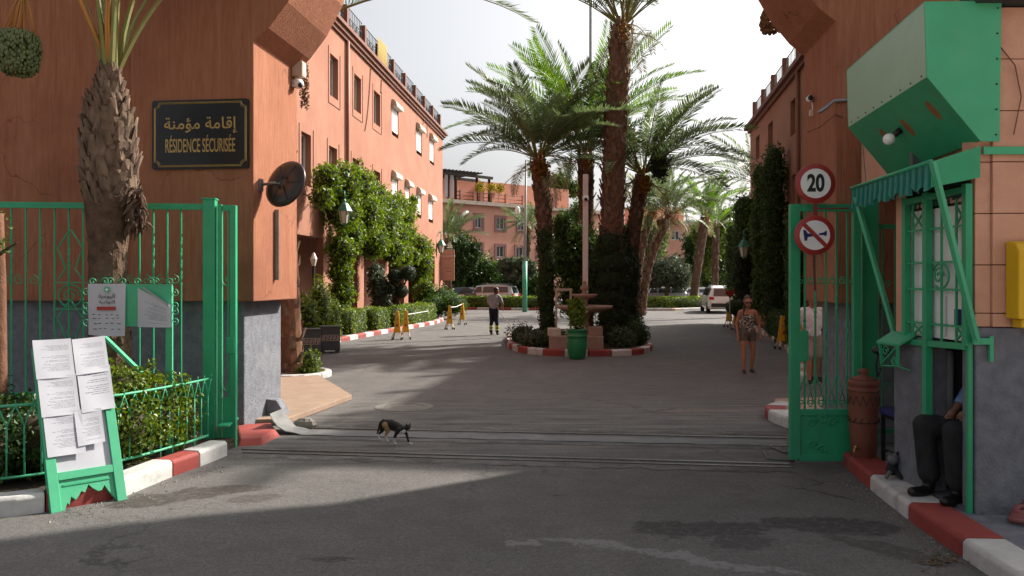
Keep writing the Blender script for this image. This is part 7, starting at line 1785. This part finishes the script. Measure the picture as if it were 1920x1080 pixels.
p = P(827, 460, 51.5); lantern('green wall lantern at the far corner of the left building', p, 1.15, LB + Vector((0, -.4, P(827, 432, 51.5).z)))
p = P(1395, 463, 33.0); lantern('green wall lantern in front of the dark creeper on the right', p, 1.0, RA + Rd * 19.4 + Vector((0, 0, p.z + .7)))
p = P(588, 490, 26.0); lp_ = root('post_lantern', 'small pale post lantern in the shade of the arcade', 'lantern', (p.x, p.y, 0)); MB().tube([(p.x, p.y, 0), (p.x, p.y, p.z - .15)], .05, 8).obj('post', 'dark_metal', lp_); MB().lathe([(.06, -.15), (.12, .08), (.03, .28)], c=p, n=8).obj('lamp_head', 'lantern_glass', lp_)
# hanging sign at the far corner of the left building
paper_mat('sign_print', 9, .1, .9); nt = MATS['sign_print'].node_tree
for n in nt.nodes:
    if n.type == 'MIX' and not n.inputs[6].is_linked and not n.inputs[7].is_linked: n.inputs[6].default_value = c4((.46, .24, .16)); n.inputs[7].default_value = c4((.40, .20, .135))
    elif n.type == 'MIX': n.inputs[7].default_value = c4((.22, .09, .06))
hs = root('hanging_sign', 'terracotta signboard projecting from the far corner of the left building', 'sign', P(838, 528, 52.8))
a, b = P(824, 526, 52.8), P(852, 526, 52.8); a2_, b2_ = P(824, 468, 52.8), P(852, 468, 52.8)
MB().prism([a, b, b2_, a2_], (0, .12, 0)).obj('board', 'sign_terracotta', hs); uvquad('print', (a + Vector((.08, -.006, .08)), b + Vector((-.08, -.006, .08)), b2_ + Vector((-.08, -.006, -.08)), a2_ + Vector((.08, -.006, -.08))), 'sign_print', hs)
MB().bar(Vector((LB.x, 52.9, a2_.z + .06)), b2_ + Vector((0, .1, .06)), .06).obj('arm', 'dark_metal', hs); MB().box((a + b) / 2 + Vector((0, .06, 1.62)), (1.05, .16, .05)).obj('moulding', 'stone_cream', hs)
# yellow barrier posts
def barrier(label, px, py, rz=0.0, src=None, h=.95):
    c = G(px, py)
    if src is not None: return clone(src, None, c, rz, label)
    r = root('barrier_post', label, 'barrier', c, rz, 'yellow wheeled barrier posts', local=True)
    for sy, nm in ((-1, 'front_panel'), (1, 'back_panel')):
        y0, y1 = sy * .10, sy * .045
        MB().add([(-.115, y0, .24), (.115, y0, .24), (.05, y1, .93), (-.05, y1, .93), (-.115, y0 - sy * .03, .24), (.115, y0 - sy * .03, .24), (.05, y1 - sy * .03, .93), (-.05, y1 - sy * .03, .93)], [(0, 1, 2, 3), (7, 6, 5, 4), (0, 4, 5, 1), (1, 5, 6, 2), (2, 6, 7, 3), (3, 7, 4, 0)]).obj(nm, 'yellow_plastic', r, bevel=.008)
    MB().box((0, 0, .94), (.10, .11, .05)).obj('cap', 'yellow_plastic', r, bevel=.01)
    MB().prism([(-.05, -.098, .45), (.05, -.098, .45), (0, -.088, .56)], (0, -.004, 0)).obj('warning_print', 'sign_red', r)
    MB().box((0, -.078, .68), (.07, .004, .05)).obj('warning_print', 'cloth_gold', r)
    for sx in (-1, 1):
        for sy in (-1, 1):
            l = MB().bar((sx * .09, sy * .07, .26), (sx * .15, sy * .16, .06), .03, .03).obj('leg', 'box_cream', r)
            MB().lathe([(.045, -.02), (.045, .02)], n=10, Mx=Matrix.Translation((sx * .15, sy * .16, .045)) @ Matrix.Rotation(PI / 2, 4, 'Y')).obj('caster', 'tyre', l)
    return r
b0_ = barrier('left one of the two yellow barrier posts by the clipped hedge', 745, 637)
for lb_, px, py, rz in [('right one of the two yellow barrier posts by the clipped hedge', 761, 636, .1), ('yellow barrier post at the end of the long left hedge', 843, 618, .3), ('yellow barrier post farthest along the left kerb, before the round bush', 867, 609, -.2), ('left one of the two yellow barrier posts behind the woman', 1367, 613, .2), ('right one of the two yellow barrier posts behind the woman', 1380, 619, 0), ('yellow barrier post between the woman and the right gate leaf', 1467, 655, .1), ('yellow barrier post half hidden by the right gate leaf', 1504, 669, .2)]:
    barrier(lb_, px, py, rz, b0_)
tp = [G(765, 637) + up * .85, G(803, 622) + up * .80]; tag(MB().tube(tp, .012, 5).obj('barrier_tape', 'white'), 'white cord running from the near barrier posts along the hedge', 'cord')
tp = [G(843, 618) + up * .9, G(867, 609) + up * .93]; tag(MB().tube([tp[0], tp[0].lerp(tp[1], .5) - up * .05, tp[1]], .014, 5).obj('barrier_tape', 'white'), 'white cord linking the two far left barrier posts', 'cord')
bal = root('motor_scooter', 'dark motor scooter parked by the arcade column', 'scooter', (-6.9, 31.5, 0))
MB().tube([(-6.9, 30.9, .25), (-6.9, 31.2, .3), (-6.9, 31.7, .35), (-6.9, 32.1, .6)], [.1, .14, .16, .12], 8).obj('body', 'car_dark', bal, True); MB().box((-6.9, 31.85, .78), (.3, .7, .12)).obj('seat', 'black', bal, bevel=.03); MB().tube([(-6.9, 30.8, .3), (-6.9, 31.05, .95), (-6.9, 31.1, 1.05)], .05, 8).obj('fork', 'car_silver', bal, True)
MB().tube([(-7.2, 31.15, 1.08), (-6.6, 31.15, 1.08)], .02, 6).obj('handlebar', 'black', bal, True)
for y in (30.75, 32.05): MB().lathe([(.22, -.05), (.24, 0), (.22, .05)], n=16, Mx=Matrix.Translation((-6.9, y, .24)) @ Matrix.Rotation(PI / 2, 4, 'Y')).obj('wheel', 'tyre', bal, True)

# ================================================================== RIGHT SIDE PLANTING
def rpos(px, py, d): return P(px, py, d)
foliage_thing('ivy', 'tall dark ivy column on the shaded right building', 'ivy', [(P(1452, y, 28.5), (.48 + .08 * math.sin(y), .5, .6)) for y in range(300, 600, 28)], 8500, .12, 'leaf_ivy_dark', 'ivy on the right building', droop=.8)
foliage_thing('ivy', 'lighter ivy strip beside the tall ivy column', 'ivy', [(P(1424 + 4 * math.sin(y), y, 31), (.34, .4, .55)) for y in range(330, 590, 30)], 4500, .12, 'leaf_mid', 'ivy on the right building', droop=.8)
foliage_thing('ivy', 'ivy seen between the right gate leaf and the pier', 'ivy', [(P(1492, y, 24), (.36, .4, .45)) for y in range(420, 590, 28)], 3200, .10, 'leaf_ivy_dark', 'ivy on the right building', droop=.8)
foliage_thing('creeper_tree', 'dense dark creeper grown tree at the corner of the right building', 'tree', [(P(1396, y, 36.5), (.65, .6, .75)) for y in range(390, 575, 26)] + [(P(1378, y, 37.5), (.6, .6, .7)) for y in range(440, 560, 30)], 9000, .13, 'leaf_mid', droop=.8)
foliage_thing('creeper_tree', 'dark ivy clad trunk behind the woman', 'tree', [(P(1392, y, 33.5), (.42, .4, .55)) for y in range(480, 575, 24)], 3000, .11, 'leaf_dark', droop=.8)
tz_ = 30.5; tb = P(1382, 575, tz_); tpr = root('topiary_tree', 'small clipped dark topiary dome behind the yellow barrier posts', 'tree', (tb.x, tz_, 0)); MB().tube([(tb.x, tz_, 0), (tb.x, tz_, .7)], .07, 8).obj('trunk', 'bark', tpr, True)
pp, nr = blob_points([((tb.x, tz_, .95), (.45, .45, .32))], 1500, .07, .05); link('crown', leaf_mesh('crown', pp, nr, .06, .5, ('leaf_ivy_dark', 'core_green'), .6, blob_core([((tb.x, tz_, .95), (.45, .45, .32))], .88)), tpr)
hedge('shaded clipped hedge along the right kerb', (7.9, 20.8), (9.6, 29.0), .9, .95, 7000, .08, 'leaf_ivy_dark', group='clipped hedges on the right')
# ================================================================== FAR END OF THE DRIVE
hedge('low sunlit hedge across the far end on the right', (P(1180, 0, 53).x, 53.0), (P(1345, 0, 55).x, 55.4), 1.0, .82, 7000, .13, group='far hedges'); hedge('low sunlit hedge across the far end on the left', (P(858, 0, 55).x, 54.9), (P(1020, 0, 53).x, 53.4), 1.0, .85, 7000, .13, group='far hedges')
def far_mass(label, cs, n, size, m, cat='tree', trunk=None, nm='tree'):
    r = root(nm, label, cat, (cs[0][0][0], cs[0][0][1], 0), group='trees at the far end')
    if trunk: MB().tube(trunk[0], trunk[1], 7).obj('trunk', 'bark', r, True)
    p, nr = blob_points(cs, n, .28); k = p[:, 2] > .05; link('crown', leaf_mesh('crown', p[k], nr[k], size, .55, (m, 'core_green'), .9, blob_core(cs, .62), .3), r); return r
def fcs(lst, d): return [(P(x, y, d), (r / FPX * d, r / FPX * d, r2 / FPX * d)) for x, y, r, r2 in lst]
def trk(x, d, y): p = P(x, y, d); return ([(p.x, d, 0), (p.x, d, p.z * .5), p], [.2, .15, .1])
far_mass('grey green round olive tree before the far right building', fcs([(1250, 510, 40, 32), (1225, 520, 25, 25), (1275, 522, 25, 25)], 58), 5000, .22, 'leaf_olive', trunk=trk(1250, 58, 520))
far_mass('leafy green shrub bank below the far left building', fcs([(905, 510, 34, 36), (935, 520, 30, 30), (875, 500, 26, 40), (880, 535, 30, 25)], 66), 6000, .24, 'leaf_mid', 'shrub', nm='shrub')
far_mass('climber covered corner beside the far left building', fcs([(862, 460, 26, 34), (870, 490, 28, 34), (890, 470, 14, 26), (850, 510, 30, 40)], 64), 5000, .22, 'leaf_ivy_dark', 'climber', nm='climber')
far_mass('dark shrub bank right of the street sweeper', fcs([(960, 530, 34, 30), (990, 520, 30, 36), (1005, 540, 24, 24)], 63), 5000, .22, 'leaf_ivy_dark', 'shrub', nm='shrub')
far_mass('yellow green tree crown above the far building roof', fcs([(1050, 345, 26, 22), (1030, 350, 18, 16), (1075, 355, 16, 18)], 104), 2500, .4, 'leaf_mid', trunk=trk(1050, 104, 350))
far_mass('tall green trees closing the far right behind the white car', fcs([(1380, 480, 34, 60), (1350, 490, 30, 55), (1365, 440, 28, 40), (1330, 520, 26, 40)], 68), 8000, .26, 'leaf_mid', trunk=trk(1360, 68, 480))
far_mass('dark green trees behind the island on the right', fcs([(1310, 490, 30, 50), (1290, 520, 24, 36), (1300, 455, 22, 30)], 74), 5000, .28, 'leaf_ivy_dark', trunk=trk(1305, 74, 490))
far_mass('dark green trees seen between the island trunks', fcs([(1130, 480, 60, 60), (1180, 500, 50, 50), (1080, 490, 50, 50)], 78), 6000, .32, 'leaf_ivy_dark', trunk=trk(1130, 78, 480))
far_mass('broad leafy tree before the far right building, left of the leaning palms', fcs([(1215, 470, 34, 40), (1200, 510, 34, 40), (1235, 440, 20, 24), (1185, 450, 26, 34)], 70), 7000, .26, 'leaf_mid', trunk=trk(1212, 70, 490))
far_mass('light green tree between the upright palm and the far white car', fcs([(1345, 450, 26, 34), (1325, 480, 24, 40), (1312, 440, 18, 22), (1360, 410, 16, 20)], 64), 6500, .22, 'leaf_thuja', trunk=trk(1338, 64, 470))
far_mass('leafy tree filling the gap behind the white camera pole', fcs([(1060, 430, 28, 40), (1075, 470, 30, 40), (1045, 480, 24, 36), (1085, 400, 20, 26)], 60), 6500, .2, 'leaf_mid', trunk=trk(1062, 60, 460))
far_mass('spiky yucca clump before the far left building', fcs([(975, 505, 26, 22), (950, 500, 16, 16)], 60), 1600, .5, 'leaf_olive', 'plant', nm='yucca_plant')
palm('leaning palm with orange date clusters beyond the island', (P(1204, 0, 45).x, 45.0, 0), (P(1258, 0, 45).x, 45.2, 5.6), .20, .25, 'pG', 3.4, 30, 'palm_leaf', 90, .3, (-.35, 0, .2), (.4, 4.6), .4, 3, 41, nl=34, wl=.07)
palm('second leaning palm trunk behind the island', (P(1196, 0, 47).x, 47.0, 0), (P(1224, 0, 47).x, 47, 6.2), .19, .22, 'pG', 3.4, 22, 'palm_leaf', 80, .3, (-.3, 0, .1), (.3, 4.2), .4, 1, 42)
palm('upright yellowish palm in front of the far right trees', (P(1297, 0, 56).x, 56, 0), (P(1322, 0, 56).x, 56, 6.4), .26, .32, 'pH', 3.6, 26, 'palm_leaf_bright', 70, .3, None, (0, 3.8), .42, 1, 43, nl=34, wl=.08)
palm('palm with drooping fronds beside the right building roofline', (P(1436, 0, 44).x, 44, 0), (P(1424, 0, 44).x, 44, 7.2), .28, .32, 'pI', 3.6, 26, 'palm_leaf', 60, .3, None, (.3, 4.4), .42, 0, 44, nl=40, wl=.06)
palm('slim palm trunk left of the far white car', (P(1340, 0, 62).x, 62, 0), (P(1342, 0, 62).x, 62, 6.0), .25, .28, 'pH', 3.6, 20, 'palm_leaf', 60, .3, None, (.3, 4.2), .42, 0, 45)
palm('feathery palm at the far corner of the left building', (P(842, 0, 60).x, 60, 0), (P(838, 0, 60).x, 60, 4.9), .25, .3, 'pJ', 3.2, 24, 'palm_leaf', 50, .3, None, (.3, 4), .42, 0, 46, nl=34, wl=.07)
palm('small palm between the green mast and the far building', (P(985, 0, 66).x, 66, 0), (P(990, 0, 66).x, 66, 6.3), .22, .28, 'pK', 2.6, 24, 'palm_leaf', 50, .3, None, (1, 5), .36, 1, 47, nl=30, wl=.07)
# green and grey lamp mast
mz = 50.0; x = P(984, 0, mz).x; gm = root('lamp_mast', 'slim grey mast with pale green lower half beyond the sweeper', 'mast', (x, mz, 0))
MB().tube([(x, mz, 0), (x, mz, P(0, 490, mz).z)], .15, 12).obj('lower_shaft', 'pole_green', gm, True); MB().tube([(x, mz, P(0, 490, mz).z), (x + .08, mz, P(0, 300, mz).z)], [.10, .06], 10).obj('upper_shaft', 'pole_grey', gm, True)
MB().box((x, mz - .16, 1.9), (.2, .1, .3)).obj('hatch', 'pole_green', gm); MB().ball((x - .45, mz, P(0, 395, mz).z), (.16, .16, .28), 10, 7).obj('lamp_globe', 'bulb_white', gm, True); MB().tube([(x, mz, P(0, 390, mz).z), (x - .45, mz, P(0, 388, mz).z)], .025, 6).obj('lamp_arm', 'pole_grey', gm)

# ------------------------------------------------------------------ cars
def car(label, loc, rz, paint, suv=True):
    """local: nose towards +Y, wheels on z = 0"""
    r = root('parked_car', label, 'car', loc, rz, 'parked cars', local=True); Lh, W = (2.35, .92) if suv else (2.15, .86); HT = 1.66 if suv else 1.46
    st = [(-Lh, .42, .72, .74, .80, .82), (-Lh + .06, .30, .98, 1.0, .88, .84), (-Lh + .22, .26, 1.04, HT - .12, .98, .72), (-Lh + .7, .24, 1.05, HT, 1.0, .74), (-.3, .24, 1.02, HT, 1.0, .74), (.55, .24, 1.0, HT - .10, 1.0, .72), (1.25, .24, .98, 1.04, .99, .80), (1.9, .26, .90, .94, .96, .80), (Lh - .05, .32, .72, .76, .88, .80), (Lh, .42, .60, .62, .78, .7)]
    vs = []; fs = []; N = 10
    for y, zb, zl, zr, w, wr2 in st:
        w *= W; wr_ = wr2 * W
        half = [(w * .92, zb), (w, zb + .16), (w, zl - .12), (w * .97, zl), (max(wr_, 0.2), max(zr - .05, zl + .005))]
        half.append((wr_ * .82, zr))
        ring = [(x, z) for x, z in half] + [(-x, z) for x, z in reversed(half)]
        vs += [(x, y, z) for x, z in ring]; N = len(ring)
    for i in range(len(st) - 1):
        for j in range(N): fs.append((i * N + j, i * N + (j + 1) % N, (i + 1) * N + (j + 1) % N, (i + 1) * N + j))
    fs.append(tuple(range(N))); fs.append(tuple((len(st) - 1) * N + j for j in range(N - 1, -1, -1)))
    MB().add(vs, fs).obj('body', paint, r, False, .03)
    def ringpt(i, j): return Vector(vs[i * N + j])
    # rear glass, windscreen, side glass: panels just proud of the body
    a0, a1, b0, b1 = ringpt(1, 3), ringpt(1, 8), ringpt(2, 4), ringpt(2, 7)
    def panel(nm, q, m, off, par=r): return MB().prism([Vector(v) for v in q], off).obj(nm, m, par)
    zb0, zb1 = 1.02, HT - .2
    panel('rear_window', [(-.66 * W, -Lh + .07, zb0), (.66 * W, -Lh + .07, zb0), (.60 * W, -Lh + .195, zb1), (-.60 * W, -Lh + .195, zb1)], 'glass', (0, -.02, .008))
    panel('windscreen', [(-.78 * W, 1.2, 1.05), (.78 * W, 1.2, 1.05), (.68 * W, .6, HT - .14), (-.68 * W, .6, HT - .14)], 'glass', (0, .03, .035))
    for sg in (-1, 1):
        for ya, yb in ((-Lh + .38, -.95), (-.88, .02), (.10, .75)):
            panel('side_window', [(sg * .955 * W, ya, 1.07), (sg * .955 * W, yb, 1.05), (sg * (.80) * W, yb - (.25 if yb > .5 else 0.02), HT - .17), (sg * .80 * W, ya + .08, HT - .15)], 'glass', (sg * .03, 0, .008))
        panel('tail_light', [(sg * .93 * W, -Lh + .02, .82), (sg * .62 * W, -Lh + .0, .84), (sg * .62 * W, -Lh + .03, .98), (sg * .93 * W, -Lh + .05, 1.0)], 'tail_red', (0, -.03, 0))
        panel('headlight', [(sg * .82 * W, Lh - .03, .62), (sg * .5 * W, Lh - .01, .62), (sg * .5 * W, Lh - .05, .74), (sg * .82 * W, Lh - .08, .74)], 'lantern_glass', (0, .03, 0))
        MB().ball((sg * (W + .09), .72, 1.05), (.10, .06, .07), 8, 6).obj('wing_mirror', paint, r, True)
        for y in (-Lh + .85, Lh - .85):
            wh = MB().lathe([(.22, -.11), (.33, -.10), (.345, 0), (.33, .10), (.22, .11)], n=20, Mx=Matrix.Translation((sg * (W - .10), y, .345)) @ Matrix.Rotation(PI / 2, 4, 'Y')).obj('wheel', 'tyre', r, True)
            MB().lathe([(.21, -.005), (.20, .01), (.05, .02)], n=14, Mx=Matrix.Translation((sg * (W + .012), y, .345)) @ Matrix.Rotation(sg * PI / 2, 4, 'Y')).obj('rim', 'grey_metal', wh)
    MB().box((0, -Lh - .03, .50), (1.6 * W, .10, .22)).obj('rear_bumper', 'dark_metal' if suv else paint, r, bevel=.03); MB().box((0, -Lh - .015, .80), (.50, .02, .12)).obj('number_plate', 'white', r); MB().box((0, Lh - .02, .45), (1.5 * W, .08, .2)).obj('front_bumper', 'dark_metal', r, bevel=.02)
    if suv:
        for sg in (-1, 1): MB().tube([(sg * .60 * W, -Lh + .5, HT + .05), (sg * .60 * W, .3, HT + .05)], .02, 6).obj('roof_rail', 'grey_metal', r)
    return r
cz = 47.6; c_ = G(1366, 588)
car('white estate car driving away on the right seen from behind', (c_.x, c_.y + 2.3, 0), -.12, 'car_white')
s_c = P(912, 556, 59); car('silver estate car parked behind the far left hedge', (s_c.x, 60.5, 0), 1.25, 'car_silver')
s_c = P(864, 556, 60); car('dark car parked beside the silver estate car', (s_c.x - .3, 61.5, 0), 1.0, 'car_dark', False)
s_c = P(1236, 556, 60); car('pale car parked behind the far right hedge under the olive tree', (s_c.x, 60.5, 0), 1.45, 'car_silver', False)
s_c = P(1290, 556, 60); car('white car parked behind the far right hedge nearest the trunks', (s_c.x, 61.5, 0), 1.7, 'car_white', False)
# small red road sign behind the woman
rs_z = 30.0; rs = root('road_sign', 'small red triangular sign in front of the white car', 'road sign', (P(1369, 0, rs_z).x, rs_z, 0)); p = P(1369, 551, rs_z)
MB().tube([(p.x, rs_z + .03, 0), (p.x, rs_z + .03, p.z + .1)], .025, 6).obj('post', 'pole_grey', rs); MB().prism([p + Vector((-.16, 0, .14)), p + Vector((.16, 0, .14)), p + Vector((.15, 0, -.02)), p + Vector((0, 0, -.16)), p + Vector((-.15, 0, -.02))], (0, .015, 0)).obj('plate', 'sign_red', rs)
